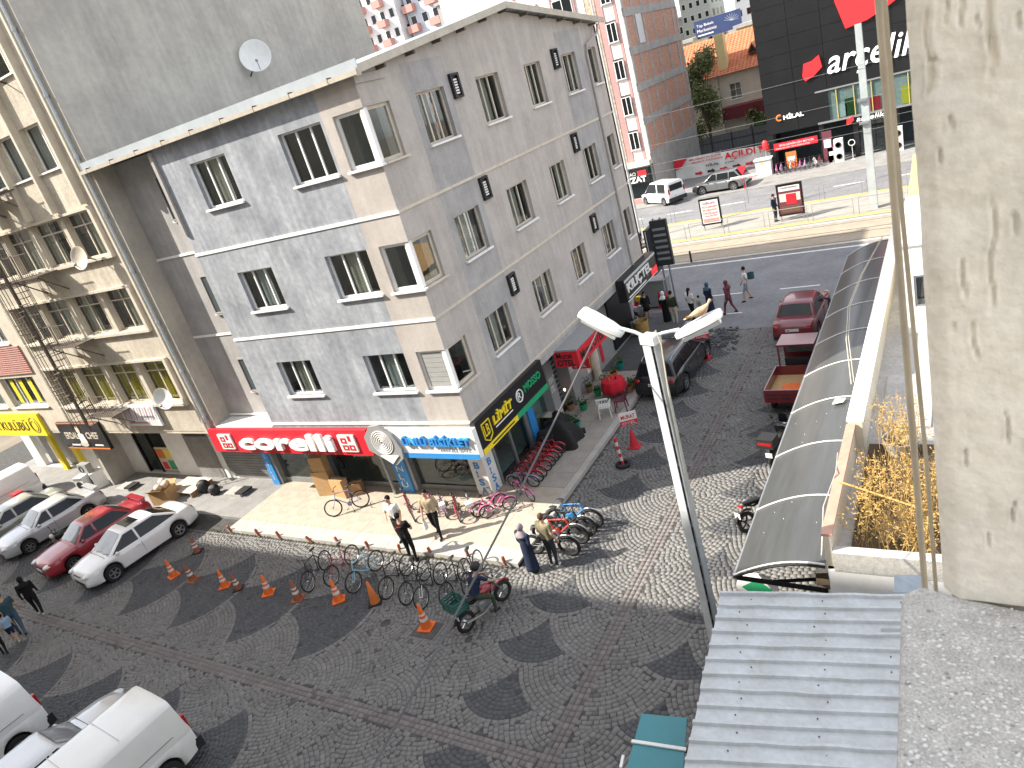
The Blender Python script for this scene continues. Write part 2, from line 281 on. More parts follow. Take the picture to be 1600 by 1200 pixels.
def sheet(name, x0, x1, y0, y1, z, mat): return struct(name, MB().face([(x0, y0, z), (x1, y0, z), (x1, y1, z), (x0, y1, z)]), mat)
# ================================================================ ground
sheet('ground', -500, 500, -300, 900, -.10, 'earth')
paving = sheet('street_paving', -40, 11.6, -17.2, 13.35, -.006, 'mortar')
sheet('avenue', -120, 120, 13.35, 23.9, -.004, 'asphalt')
sheet('tram_bed', -120, 120, 23.9, 28.6, -.001, 'tram_stone')
pl = MB(); pl.bx(-120, 120, 28.6, 34.2, -.1, .16); struct('tram_platform', pl, 'platform')
sheet('far_avenue', -120, 120, 34.2, 41.6, -.004, 'asphalt')
pv = MB(); pv.bx(-120, 120, 41.6, 46.5, -.1, .08); struct('far_pavement', pv, 'concrete_walk')
sheet('far_lot', -120, 120, 46.5, 75, .02, 'concrete_walk')
# painted lines, rails and yellow tactile strips of the avenue
ml = MB()
ml.bx(-120, 120, 23.45, 23.6, -.003, .003)
for i in range(24): ml.bx(-30+3.6*i, -28.2+3.6*i, 18.0, 18.1, -.003, .003); ml.bx(-29+3.6*i, -27.6+3.6*i, 15.3, 15.38, -.003, .003)
for i in range(20): ml.bx(-30+4*i, -28+4*i, 37.9, 38.02, -.003, .003)
struct('lane_markings', ml, 'line_white')
r = MB()
for y in (24.6, 26.05, 26.7, 28.15): r.bx(-120, 120, y-.035, y+.035, 0, .006)
struct('tram_rails', r, 'rail')
t = MB()
for y in (28.75, 33.7): t.bx(-120, 120, y, y+.4, .161, .166)
struct('tactile_strips', t, 'tactile')
t = MB(); t.bx(-120, 120, 23.95, 24.2, -.001, .09); t.bx(-120, 120, 28.35, 28.6, -.001, .10); struct('tram_kerbs', t, 'kerb')
# ---- fan-laid setts
def fan_discs():
    S = []
    for k in range(-7, 14):
        y = -4.15+1.67*k
        for x in (2.7, 6.3, 9.9): S.append((y-1.94, x, y, 1.94, 0))
        S.append((-5.2+1.67*k-1.27, 4.45, -5.2+1.67*k, 1.27, 1)); S.append((-4.95+1.67*k-1.35, 8.08, -4.85+1.67*k, 1.27, 1))
    A = []
    for k in range(-12, 4):
        x = -4.4+2.87*k
        for y in (-3.35, -8.65, -13.95): A.append((x+2.45, x, y, 2.45, 0))
        x = -3.0+2.87*k
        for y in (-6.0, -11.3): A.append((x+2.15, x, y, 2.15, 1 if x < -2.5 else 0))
    return sorted(S, key=lambda s: -s[0]), sorted(A, key=lambda s: s[0])
def lay_setts():
    SD, AD = fan_discs(); out = []
    def run(discs, lo, hi):
        C = np.array([(d[1], d[2], d[3]) for d in discs]); dark = [d[4] for d in discs]
        for i, (_, cx, cy, R, dk) in enumerate(discs):
            if not (lo[0]-R < cx < hi[0]+R and lo[1]-R < cy < hi[1]+R): continue
            L = []; h = .118
            for q in range(int(R/h)):
                rr = R-.06-q*h
                if rr < .1: break
                w = rng.uniform(.125, .16); m = max(5, int(2*math.pi*rr/w)); off = rng.uniform(0, 6.28)
                a = off+np.arange(m)*2*math.pi/m + rng.normal(0, .06, m)/m*6
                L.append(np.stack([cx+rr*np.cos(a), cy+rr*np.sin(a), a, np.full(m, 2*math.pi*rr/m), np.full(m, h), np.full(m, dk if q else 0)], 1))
            P = np.concatenate(L); ok = (P[:, 0] > lo[0]) & (P[:, 0] < hi[0]) & (P[:, 1] > lo[1]) & (P[:, 1] < hi[1])
            P = P[ok]
            if not len(P): continue
            for j in range(i):
                if abs(C[j, 0]-cx) < 5 and abs(C[j, 1]-cy) < 5: P = P[(P[:, 0]-C[j, 0])**2+(P[:, 1]-C[j, 1])**2 > (C[j, 2]+.0)**2]
                if not len(P): break
            if len(P): out.append(P)
    run(SD, (2.78, -14.), (10.4, 13.3)); run(AD, (-31., -14.8), (2.78, -3.42))
    P = np.concatenate(out)
    P = P[~((P[:, 0] > 2.7) & (abs(P[:, 0]-6.3) < .21))]; P = P[~((P[:, 0] < 6.15) & (abs(P[:, 1]+8.65) < .22))]
    B = []
    for c in (-.13, 0, .13):                                     # reddish straight courses down the middle of both streets
        y = np.arange(-14, 13.3, .16)+rng.uniform(0, .1); B.append(np.stack([np.full(len(y), 6.3+c), y, np.zeros(len(y)), np.full(len(y), .16), np.full(len(y), .13), np.full(len(y), 2)], 1))
        x = np.arange(-31, 6.1, .16)+rng.uniform(0, .1); B.append(np.stack([x, np.full(len(x), -8.65+c), np.full(len(x), math.pi/2), np.full(len(x), .16), np.full(len(x), .13), np.full(len(x), 2)], 1))
    x = np.arange(-31, 2.78, .15); B.append(np.stack([x, np.full(len(x), -3.33), np.full(len(x), math.pi/2), np.full(len(x), .15), np.full(len(x), .12), np.zeros(len(x))], 1))
    return np.concatenate([P]+B)
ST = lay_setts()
gap = .0055; N = len(ST); cx, cy, an, wl, hh, tone = ST.T
dl = np.stack([np.cos(an), np.sin(an)], 1); tl = np.stack([-np.sin(an), np.cos(an)], 1)
jit = 1+rng.normal(0, .06, (N, 2)); hw = np.clip((wl-gap)/2*jit[:, 0], .025, .09); hr = (hh-gap)/2*jit[:, 1].clip(.85, 1.02); zt = rng.normal(0, .0016, N)
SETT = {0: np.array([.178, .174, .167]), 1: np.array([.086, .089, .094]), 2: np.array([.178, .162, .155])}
colr = np.array([SETT[int(k)] for k in tone])*(1+rng.normal(0, .075, N))[:, None].clip(.6, 1.45) * np.where(rng.random(N) < .02, .65, 1)[:, None]
def sett_mat():
    M = bpy.data.materials.new('sett_stone'); M.use_nodes = True; n = M.node_tree; B = n.nodes['Principled BSDF']; B.inputs['Roughness'].default_value = .85; B.inputs['Specular IOR Level'].default_value = .3
    a = n.nodes.new('ShaderNodeAttribute'); a.attribute_name = 'tone'; tc = n.nodes.new('ShaderNodeTexCoord'); L = n.links.new
    z = n.nodes.new('ShaderNodeTexNoise'); z.inputs['Scale'].default_value = .7; z.inputs['Detail'].default_value = 9; z.inputs['Roughness'].default_value = .7; L(tc.outputs['Object'], z.inputs['Vector'])
    r = n.nodes.new('ShaderNodeMapRange'); r.inputs[1].default_value = .3; r.inputs[2].default_value = .7; r.inputs[3].default_value = .86; r.inputs[4].default_value = 1.12; L(z.outputs['Fac'], r.inputs[0])
    x = n.nodes.new('ShaderNodeVectorMath'); x.operation = 'SCALE'; L(a.outputs['Color'], x.inputs[0]); L(r.outputs[0], x.inputs['Scale']); L(x.outputs[0], B.inputs['Base Color'])
    b = n.nodes.new('ShaderNodeBump'); b.inputs['Strength'].default_value = .35; b.inputs['Distance'].default_value = .01; z2 = n.nodes.new('ShaderNodeTexNoise'); z2.inputs['Scale'].default_value = 60; L(tc.outputs['Object'], z2.inputs['Vector']); L(z2.outputs['Fac'], b.inputs['Height']); L(b.outputs[0], B.inputs['Normal'])
    return M
SM = sett_mat()
def sett_mesh(idx, name):
    n = len(idx); c = np.stack([cx[idx], cy[idx]], 1); V = np.empty((n, 8, 3))
    for k, (a, b) in enumerate(((-1, -1), (1, -1), (1, 1), (-1, 1))):
        V[:, k, :2] = c + dl[idx]*(a*hr[idx])[:, None] + tl[idx]*(b*hw[idx])[:, None]; V[:, k, 2] = -.03
        V[:, k+4, :2] = c + dl[idx]*(a*(hr[idx]-.002))[:, None] + tl[idx]*(b*(hw[idx]-.002))[:, None]; V[:, k+4, 2] = zt[idx]
    base = (np.arange(n)*8)[:, None, None]; F = (np.array([[4, 5, 6, 7], [0, 1, 5, 4], [1, 2, 6, 5], [2, 3, 7, 6], [3, 0, 4, 7]])[None]+base).reshape(-1, 4)
    me = bpy.data.meshes.new(name); me.vertices.add(n*8); me.vertices.foreach_set('co', V.ravel()); me.loops.add(len(F)*4); me.loops.foreach_set('vertex_index', F.ravel()); me.polygons.add(len(F)); me.polygons.foreach_set('loop_start', np.arange(len(F))*4)
    me.update(calc_edges=True); at = me.attributes.new('tone', 'FLOAT_COLOR', 'POINT'); at.data.foreach_set('color', np.concatenate([np.repeat(colr[idx], 8, 0), np.ones((n*8, 1))], 1).ravel()); me.materials.append(SM)
    return me
# the 300 that show largest (nearest the lens and inside the frame) are pieces of their own
rel = np.stack([cx-CAMP.x, cy-CAMP.y, np.full(N, -CAMP.z)], 1); dep = rel@np.array(FW); pxx = 800+FPX*(rel@np.array(RT))/dep; pyy = 600+FPX*(rel@np.array(DN))/dep
ok = (pxx > 360) & (pxx < 960) & (pyy > 900) & (pyy < 1190); near = np.where(ok)[0][np.argsort(dep[ok])][:300]; rest = np.setdiff1d(np.arange(N), near)
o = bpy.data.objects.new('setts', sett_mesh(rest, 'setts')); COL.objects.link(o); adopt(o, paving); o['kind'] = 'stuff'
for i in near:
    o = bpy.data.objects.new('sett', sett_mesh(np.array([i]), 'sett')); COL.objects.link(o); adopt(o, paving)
# ---- pavements with separate slabs
def slabs(name, x0, x1, y0, y1, nx, ny, z, mat, base):
    b = MB(); b.bx(x0, x1, y0, y1, -.09, z-.012); P = struct(name, b, base); dx, dy = (x1-x0)/nx, (y1-y0)/ny; shared = []
    for k in range(3): m = MB(); m.bx(-dx/2+.003, dx/2-.003, -dy/2+.003, dy/2-.003, -.013, 0); shared.append(m.mesh('slab', mat))
    for i in range(nx):
        for j in range(ny):
            s = bpy.data.objects.new('slab', shared[(i*5+j*3) % 3]); COL.objects.link(s); s.location = (x0+dx*(i+.5), y0+dy*(j+.5), z+random.uniform(-.003, .003)); s.rotation_euler = (random.gauss(0, .002), random.gauss(0, .002), 0); s.parent = P
    return P
slabs('shop_pavement', -10.4, 2.42, -2.55, .6, 12, 3, .13, 'slab_tan', 'kerb')
slabs('side_pavement', 0.0, 2.42, .61, 9.3, 3, 10, .13, 'slab_b', 'kerb')
m = MB(); m.bx(-34, -10.42, -2.45, 1.5, -.09, .11); struct('concrete_pavement', m, 'concrete_walk')
m = MB(); m.bx(-30, 2.42, 9.31, 16.0, -.09, .125); struct('asphalt_pavement', m, 'asphalt_dark')
k = MB(); k.bx(-10.4, 2.68, -3.19, -2.57, -.095, .06); k.bx(2.44, 2.67, -2.56, 14.4, -.095, .06); KB = struct('kerb', k, 'kerb')
for i in range(16): k = MB(); k.bx(-10.4+.802*i+.004, -10.4+.802*(i+1)-.004, -3.2, -2.56, -.09, .135+random.uniform(-.004, .004)); k.build('kerbstone', 'kerb', KB)
for i in range(23): k = MB(); k.bx(2.434, 2.68, -3.2+.77*i+.004, -3.2+.77*(i+1)-.004, -.09, .135+random.uniform(-.004, .004)); k.build('kerbstone', 'kerb', KB)
w = MB()
for i in range(700):
    x = random.uniform(-11.5, 2.3); y = -3.24+random.gauss(0, .05); h = random.uniform(.02, .09); a = random.uniform(0, 6.3)
    w.face([(x-.02*math.cos(a), y-.02*math.sin(a), -.02), (x+.02*math.cos(a), y+.02*math.sin(a), -.02), (x+random.gauss(0, .03), y+random.gauss(0, .03), h)])
tag(w.build('kerb_weeds', 'weeds', fix=False), 'thin green weeds growing along the kerb of the shop pavement', 'weeds', kind='stuff')
# ================================================================ the grey corner building
XB, YA = 1.15, -1.4; XL, YN = -7.65, 14.2
ROWS = [(4.82, 6.08), (7.94, 9.27), (11.35, 12.75)]
bl = thing('corner_building', 'grey plastered corner building of three floors above the bicycle shop', 'building', (-3, 6, 0))
OA, uA, nA = V3((0, YA, 0)), V3((1, 0, 0)), V3((0, -1, 0)); OB, uB, nB = V3((XB, 0, 0)), V3((0, 1, 0)), V3((1, 0, 0))
AW = [(-6.05, -4.4), (-2.06, -.4)]; BW = [(.88, 2.3), (4.1, 5.52), (7.35, 8.6), (10.4, 11.7)]
hA = [(a, b, *r) for a, b in AW for r in ROWS] + [(.06, XB, *r, .2, 'R') for r in ROWS]
hB = [(a, b, *r) for a, b in BW for r in ROWS] + [(YA, -.32, *r, .2, 'L') for r in ROWS] + [(12.98, 13.75, *r) for r in ROWS]
w = MB(); facade(w, OA, uA, nA, XL, XB, 3.55, 13.6, hA, .2, lambda a, z: 1 if a > -.25-(13-z)*.03 else 0, splits=(-.3,)); w.build('front_wall', ['plaster_blue', 'plaster_taupe'], bl, world=True)
gz = lambda y: 13.55+1.1*(1-abs(y-6.6)/8.2)
GC = [(.15, 2.9), (9.3, 12.5)]
def bm_(a, z): return 1 if (.55 < a < 2.62 or 10.2 < a < 12.5) else 0
w = MB(); facade(w, OB, uB, nB, YA, YN, 3.55, 13.55, hB, .2, bm_, splits=(.55, 2.62, 10.2, 12.5)); w.prism([(XB, YA, 13.55), (XB, YN, 13.55), (XB, 6.6, 14.5)], (-.2, 0, 0)); w.build('side_wall', ['plaster_taupe', 'plaster_grey'], bl, world=True)
w = MB(); w.bx(XL, XB-.7, YA+.7, YN, 3.55, 3.75); w.bx(XL, XL+.15, YA+.2, -.6, 3.55, 13.5); w.bx(XL, XB, YN-.15, YN-.01, 3.55, 13.5)
w.bx(XL+.02, XB-.02, YA+.02, YN-.02, 3.5, 3.58); w.bx(-11.0, XL, -.6, -.45, 3.55, 13.5); w.build('recess_wall', 'plaster_grey', bl, world=True)
for z in (3.72, 7.03, 10.08):
    c = MB(); c.bx(XL, XB+.03, YA-.03, YA+.01, z-.045, z+.045); c.build('string_course', 'white_paint', bl, world=True)
    c = MB(); c.bx(XB-.01, XB+.03, YA+.012, YN, z-.04, z+.04); c.build('string_course', 'cream_trim', bl, world=True)
    c = MB(); c.bx(-11.0, XL-.02, -.635, -.59, z-.04, z+.04); c.build('string_course', 'white_paint', bl, world=True)
for i, r in enumerate(ROWS):
    for j, (a, b) in enumerate(AW): window(bl, OA, uA, nA, a, b, *r, curt=((1,) if (i, j) != (2, 1) else ()), mull=(.34, .68), cm=('curtain', 'curtain_white')[(i+j) % 2])
    window(bl, OA, uA, nA, .06, XB-.16, *r, mull=(), fw=.09, blind=(i == 0), depth=.16); window(bl, OB, uB, nB, YA+.16, -.32, *r, mull=(), fw=.09, frame='cream_trim', sill='cream_trim', depth=.16); s_ = MB(); s_.bx(XB-.1, XB+.09, YA-.09, YA+.12, r[0]-.058, r[0]-.002); s_.build('corner_sill', 'sill_white', bl, world=True)
    c = MB(); c.bx(XB-.159, XB-.03, YA+.03, YA+.159, r[0], r[1]); c.build('corner_mullion', 'pvc', bl, world=True)
    for j, (a, b) in enumerate(BW): window(bl, OB, uB, nB, a, b, *r, curt=((1,), (0,), (0, 1), (2,), ())[(i*2+j*3) % 5], mull=(.3, .64), frame='cream_trim', sill='sill_white', cm='curtain')
    window(bl, OB, uB, nB, 12.98, 13.75, *r, mull=(), frame='cream_trim')
    for y0 in (2.65, 9.6):
        z0 = (6.12, 9.28, 12.32)[i]; f = MB()
        obox(f, OB, uB, nB, y0, y0+.46, z0, z0+.07, 0, .1); obox(f, OB, uB, nB, y0, y0+.46, z0+.63, z0+.7, 0, .1); obox(f, OB, uB, nB, y0, y0+.09, z0+.07, z0+.63, 0, .1); obox(f, OB, uB, nB, y0+.37, y0+.46, z0+.07, z0+.63, 0, .1)
        v = f.build('vent', 'sign_black', bl, world=True); b = MB(); obox(b, OB, uB, nB, y0+.09, y0+.37, z0+.07, z0+.63, 0, .02); b.build('vent_back', 'black_paint', v, world=True)
        for q in range(6): s = MB(); obox(s, OB, uB, nB, y0+.12, y0+.34, z0+.12+.075*q, z0+.165+.075*q, .02, .06); s.build('louvre', 'plastic_white', v, world=True)
# bay step on the side facade
c = MB(); c.bx(XB+.002, XB+.05, YA-.03, -.2, 13.3, 13.5); c.build('bay_band', 'plaster_taupe', bl, world=True)
# recess windows with sills
for r in ROWS: window(bl, V3((0, -.6, 0)), uA, nA, -9.0, -7.9, r[0]-.1, r[1], depth=-.04, mull=(), curt=(), glass='dark_room', frame='plaster_grey')
# roof: gable, fascia, gutter, verge
rf = MB()
ov = .10
for s_, y0 in ((1, YA-ov), (-1, YN+.3)):
    zb = 13.62-.02
    rf.prism([(-11.1, y0, zb), (XB+.32, y0, zb), (XB+.32, 6.6, 14.6), (-11.1, 6.6, 13.8)], (0, 0, .09))
roof = rf.build('roof', 'roof_metal', bl, world=True)
m = MB(); m.bx(-11.25, XB+.34, YA-ov-.03, YA-ov+.0, 13.55, 13.83); m.build('fascia', 'roof_metal', roof, world=True)
m = MB()
m.grid(lambda s, v: V3((-11.3+(XB+.4+11.3)*s, YA-ov-.1-.07*math.cos(math.pi*v), 13.55-.09*math.sin(math.pi*v))), 1, 8); m.bx(-11.3, XB+.4, YA-ov-.185, YA-ov-.165, 13.47, 13.58); m.bx(XB+.38, XB+.40, YA-ov-.18, YA-ov-.02, 13.44, 13.62); m.build('gutter', 'gutter', roof, world=True)
for q in range(9): m = MB(); x = -10.8+1.42*q; m.bx(x, x+.02, YA-ov-.188, YA-ov, 13.46, 13.62); m.build('gutter_bracket', 'rust', roof, world=True)
for a, b in (((XB+.33, YA-ov, 13.6), (XB+.33, 6.6, 14.6)), ((XB+.33, 6.6, 14.6), (XB+.33, YN+.3, 13.6))):
    m = MB(); m.bar(a, b, .03, .2); m.build('verge_board', 'gutter', roof, world=True)
for q in range(11): m = MB(); y = -.4+1.4*q; z = 13.36+1.05*(1-abs(y-6.6)/8.2); m.bx(XB, XB+.3, y-.04, y+.04, z, z+.09); m.build('rafter_end', 'rusty_iron', roof, world=True)
m = MB()
for q in range(44): x = -10.9+.16*q; z_ = 13.72+.02*random.random(); m.bx(x, x+.1, YA+.25, YA+.6, z_, z_+.09)
m.build('tile_edge', 'tile_red', roof, world=True)
m = MB(); m.path([(XB+.25, YN-.3, 13.5), (XB+.25, YN-.5, 13.2), (XB+.1, 12.72, 12.85), (XB+.07, 12.66, 12.5), (XB+.07, 12.6, 4.4), (XB+.07, 12.6, 3.2), (XB+.4, 13.2, 3.0)], .05, 8); m.build('downpipe', 'pipe_grey', bl, world=True, smooth=True)
m = MB(); m.bx(XL-.02, XL+.12, YA-.1, YA-.005, 10.75, 13.42); m.build('eave_drop_pipe', 'pipe_grey', bl, world=True)
# ground floor: slab over, columns, shopfronts
m = MB(); m.bx(-11.0, XB-.02, YA+.02, 1.0, 3.30, 3.5); m.bx(XB-1.2, XB-.02, 1.0, YN, 3.3, 3.5); m.build('soffit', 'plaster_grey', bl, world=True)
m = MB(); m.bx(-11.0, -7.7, YA-.02, -.6, 3.5, 3.62); m.build('sign_roof', 'white_paint', bl, world=True)
m = MB(); m.bx(-11, -.4, 3.2, 3.35, .1, 3.3); m.bx(-.4, -.25, 3.36, 14, .1, 3.3); m.bx(-11, -.4, .3, 3.2, .12, .14); m.build('shop_interior', 'interior', bl, world=True)
SF = .12   # shopfront line on the front street
def pane(x0, x1, y0, y1, z0=.35, z1=3.28, nm='shop_window'):
    m = MB(); m.bx(x0, x1, y0, y1, z0, z1); return m.build(nm, 'shop_glass', bl, world=True)
def col(x0, x1, y0, y1, mat, z0=.12, z1=3.3, nm='column'): m = MB(); m.bx(x0, x1, y0, y1, z0, z1); return m.build(nm, mat, bl, world=True)
for a, b in ((-10.6, -8.0), (-7.35, -4.15), (-3.3, -.62)): pane(a, b, SF, SF+.02)
m = MB(); m.bx(-10.6, -8.0, SF-.03, SF+.06, .12, .35); m.bx(-7.35, -4.15, SF-.03, SF+.06, .12, .35); m.bx(-3.3, -.62, SF-.03, SF+.06, .12, .35); m.build('shop_plinth', 'grey_metal', bl, world=True)
for a, b in ((-11.0, -10.62), (-7.95, -7.4), (-3.95, -3.35)):
    c = col(a, b, -.16, .3, 'blue_sign'); txt(c, 'Ü\nN\nL\nÜ', (a+.14, -.165, .35), (1, 0, 0), (0, 0, 1), (b-a)-.28, 1.3, 'white_paint', .006)
    m = MB(); m.bx(b, b+.16, -.1, .3, .12, 3.3); m.build('jamb', 'grey_metal', bl, world=True)
c = col(-.6, 0, -.02, .6, 'white_paint', nm='corner_column')
for i, ch in enumerate('BİSA'):
    txt(c, ch, (-.42, -.025, 1.16-.33*i), (1, 0, 0), (0, 0, 1), .22 if ch != 'İ' else .08, .26, 'blue_sign', .012, bold=.02); txt(c, ch, (.005, .18, 1.16-.33*i), (0, 1, 0), (0, 0, 1), .22 if ch != 'İ' else .08, .26, 'blue_sign', .012, bold=.02)
m = MB(); m.bx(-4.2, -4.1, -.35, -.28, .12, 3.3); m.build('door_post', 'grey_metal', bl, world=True)
# side street shop front
pane(-.02, 0.0, .62, 3.1); col(-.25, .12, 3.1, 3.5, 'blue_sign', nm='side_column'); pane(-.03, -.01, 3.55, 4.6)
for a, b in ((.62, .7), (1.75, 1.85), (2.9, 3.08)): col(-.06, .06, a, b, 'grey_metal', nm='jamb')
for a, b in ((4.62, 5.15), (6.3, 6.8)):
    c = col(-.3, .35, a, b, 'sign_grey', nm='hotel_column')
    txt(c, 'MURAT\nOTEL', (.352, a+.06, 1.5), (0, 1, 0), (0, 0, 1), b-a-.12, .6, 'white_paint', .006)
col(-.28, -.2, 5.2, 6.28, 'dark_room', nm='hotel_door'); m = MB()
for q in range(12): m.bx(-.2, -.14, 5.3, 6.2, .4+.2*q, .48+.2*q)
m.build('door_grille', 'grey_metal', bl, world=True)
col(-.25, .1, 6.85, 14.1, 'sign_grey', nm='side_shop_wall')
m = MB(); m.bx(.1, .14, 8.2, 9.4, .6, 2.6); q = m.build('poster_case', 'pvc', bl, world=True); m = MB(); m.bx(.141, .15, 8.28, 9.32, 1.4, 2.5); m.build('poster_print', 'teal_glass', q, world=True); m = MB(); m.bx(.141, .15, 8.28, 9.32, .7, 1.38); m.build('poster_print', 'far_yellow', q, world=True)
m = MB(); m.bx(.1, .13, 9.7, 9.95, .4, 2.9); m.build('wall_banner', 'red_sign', bl, world=True)
m = MB(); m.bx(.1, .2, 11.2, 13.6, .3, 2.6); m.build('shutter', 'panel_black', bl, world=True)
# ---------------------------------------------------------------- signs on the corner building
def board(name, label, O, u, v, w, h, d, mat, cat='sign'):
    u, v = V3(u).normalized(), V3(v).normalized(); n = u.cross(v); T = thing(name, label, cat, V3(O)); O = V3(O)
    m = MB(); m.prism([O, O+u*w, O+u*w+v*h, O+v*h], -n*d); b = m.build('board', mat, T, world=True); return T, b
X_, Y_, Z_ = (1, 0, 0), (0, 1, 0), (0, 0, 1)
yS = YA-.24
T, b = board('shop_sign', 'long red fascia sign with white lettering over the left shop windows', (-11.3, yS, 2.62), X_, Z_, 8.35, .96, .2, 'red_sign')
txt(T, 'corelli', (-9.55, yS, 2.8), X_, Z_, 5.0, .64, 'white_paint', .12, bold=.035)
for x in (-10.7, -4.25):
    m = MB(); m.bx(x-.02, x+.72, yS-.06, yS-.002, 2.78, 3.42); e = m.build('emblem', 'white_paint', T, world=True)
    for (a, z, w_) in ((.1, 2.85, .24), (.4, 2.85, .24), (.1, 3.12, .24), (.45, 3.2, .1)):
        for q in ((a, a+w_, z, z+.05), (a, a+w_, z+.15, z+.2), (a, a+.05, z+.05, z+.15), (a+w_-.05, a+w_, z+.05, z+.15)): f = MB(); f.bx(x+q[0], x+q[1], yS-.075, yS-.061, q[2], q[3]); f.build('emblem_stroke', 'red_sign', e, world=True)
T, b = board('shop_sign', 'white and blue bicycle shop fascia sign at the building corner', (-2.2, yS-.02, 2.62), X_, Z_, 3.55, .98, .2, 'white_paint')
txt(T, 'ÜNLÜ BİSİKLET', (-1.42, yS-.02, 3.08), X_, Z_, 2.6, .36, 'blue_sign', .1, bold=.03); txt(T, 'YETKİLİ BAYİ', (-.1, yS-.02, 2.86), X_, Z_, 1.15, .16, 'far_blue', .02)
m = MB(); m.bx(-1.7, 1.34, yS-.035, yS-.021, 2.60, 2.78); m.build('blue_band', 'blue_sign', T, world=True)
T = thing('crest_sign', 'grey crest sign with a white fingerprint rosette between the two fascia signs', 'sign', (-2.4, yS-.06, 2.6))
m = MB(); P = [(-2.95, 3.4), (-2.6, 3.78), (-2.2, 3.82), (-1.75, 3.5), (-1.55, 2.95), (-1.6, 2.62), (-2.0, 2.35), (-2.5, 2.62), (-2.95, 2.9)]; m.prism([(x, yS-.021, z) for x, z in P][::-1], (0, -.1, 0)); m.build('plate', 'sign_grey', T, world=True)
for q in range(6): m = MB(); m.torus(.07+.07*q, .018, 28, 6, TR((-2.25, yS-.13, 3.2), 0, math.pi/2)); m.build('rosette_ring', 'white_paint', T, world=True)
m = MB(); m.prism([(-2.5, yS-.125, 2.72), (-2.1, yS-.125, 2.42), (-1.75, yS-.125, 2.72)][::-1], (0, -.03, 0)); m.build('rosette_tip', 'white_paint', T, world=True)
xS = XB+.2
T, b = board('shop_sign', 'black side street fascia sign with yellow and green bands', (xS, YA-.05, 2.6), Y_, Z_, 4.4, 1.1, .18, 'sign_black')
m = MB(); m.bx(xS, xS+.012, YA-.04, .75, 2.6, 2.78); m.build('yellow_band', 'yellow_sign', T, world=True); m = MB(); m.bx(xS, xS+.012, .76, 3.0, 2.6, 2.8); m.build('green_band', 'green_sign', T, world=True)
txt(T, 'LİMİT', (xS, -.6, 3.16), Y_, Z_, 1.25, .36, 'yellow_sign', .05, bold=.03, shear=.2); m = MB(); m.bx(xS, xS+.01, -.5, .6, 3.02, 3.06); m.build('fine_print', 'white_paint', T, world=True); m = MB(); m.bx(xS+.012, xS+.016, -.9, .5, 2.66, 2.71); m.build('fine_print', 'sign_black', T, world=True)
m = MB(); P = [(-1.2, 3.5), (-1.2, 3.0), (-.98, 2.86), (-.76, 3.0), (-.76, 3.5)]
for i in range(5): a, c = P[i], P[(i+1) % 5]; m.bar((xS+.02, *a), (xS+.02, *c), .03, .03)
m.build('shield', 'yellow_sign', T, world=True); txt(T, 'LB', (xS, -1.12, 3.05), Y_, Z_, .28, .36, 'yellow_sign', .02)
m = MB(); m.torus(.2, .025, 24, 6, TR((xS+.02, 1.15, 3.25), 0, 0, math.pi/2)); m.build('round_logo', 'plastic_white', T, world=True); txt(T, 'R', (xS, 1.05, 3.13), Y_, Z_, .2, .24, 'plastic_white', .02)
txt(T, 'MOSSO', (xS, 1.5, 3.18), Y_, Z_, 1.15, .26, 'green_sign', .04, bold=.02)
T = thing('hotel_awning', 'red hotel awning box projecting over the entrance', 'awning', (XB, 5.9, 2.7))
m = MB(); m.bx(XB-.1, XB+.85, 4.35, 6.95, 3.32, 3.38); m.build('awning_top', 'sign_grey', T, world=True)
m = MB(); m.bx(XB+.8, XB+.85, 4.35, 6.95, 2.72, 3.31); m.build('front_panel', 'red_sign', T, world=True); m = MB(); m.bx(XB-.1, XB+.79, 4.35, 4.4, 2.72, 3.31); m.build('end_panel', 'red_sign', T, world=True)
txt(T, 'Murat', (XB+.0, 4.348, 3.05), X_, Z_, .65, .22, 'black_paint', .01, bold=.02); txt(T, 'OTEL', (XB+.0, 4.348, 2.76), X_, Z_, .7, .24, 'black_paint', .01, bold=.03)
txt(T, 'Murat OTEL', (XB+.852, 4.6, 2.85), Y_, Z_, 2.1, .34, 'black_paint', .01, bold=.02)
T, b = board('hanging_sign', 'small dark red plaque below the hotel awning', (.95, 5.6, 2.05), X_, Z_, .75, .5, .05, 'red_sign'); txt(T, 'Murat', (1.05, 5.597, 2.33), X_, Z_, .5, .13, 'white_paint', .01); txt(T, 'OTEL', (1.05, 5.597, 2.12), X_, Z_, .5, .13, 'white_paint', .01); m = MB(); m.bx(1.3, 1.33, 5.61, 5.64, 2.55, 3.3); m.build('hanger', 'black_metal', T, world=True)
T, b = board('phone_shop_sign', 'black phone shop sign with white letters near the avenue corner', (XB+.42, 10.5, 2.75), Y_, Z_, 3.9, .98, .4, 'sign_black'); txt(T, 'KILIÇTEL', (XB+.42, 10.65, 3.02), Y_, Z_, 3.0, .5, 'white_paint', .05, bold=.02); m = MB(); m.bx(XB+.42, XB+.43, 10.7, 12.9, 2.85, 2.91); m.build('fine_print', 'white_paint', T, world=True)
for z in (3.6, 3.66, 2.76): m = MB(); m.bx(XB+.42, XB+.44, 10.5, 14.4, z, z+.03); m.build('trim_strip', 'plastic_white', T, world=True)
m = MB(); m.bx(XB+.421, XB+.45, 13.6, 14.38, 2.8, 3.1); m.build('red_label', 'red_lit', T, world=True)
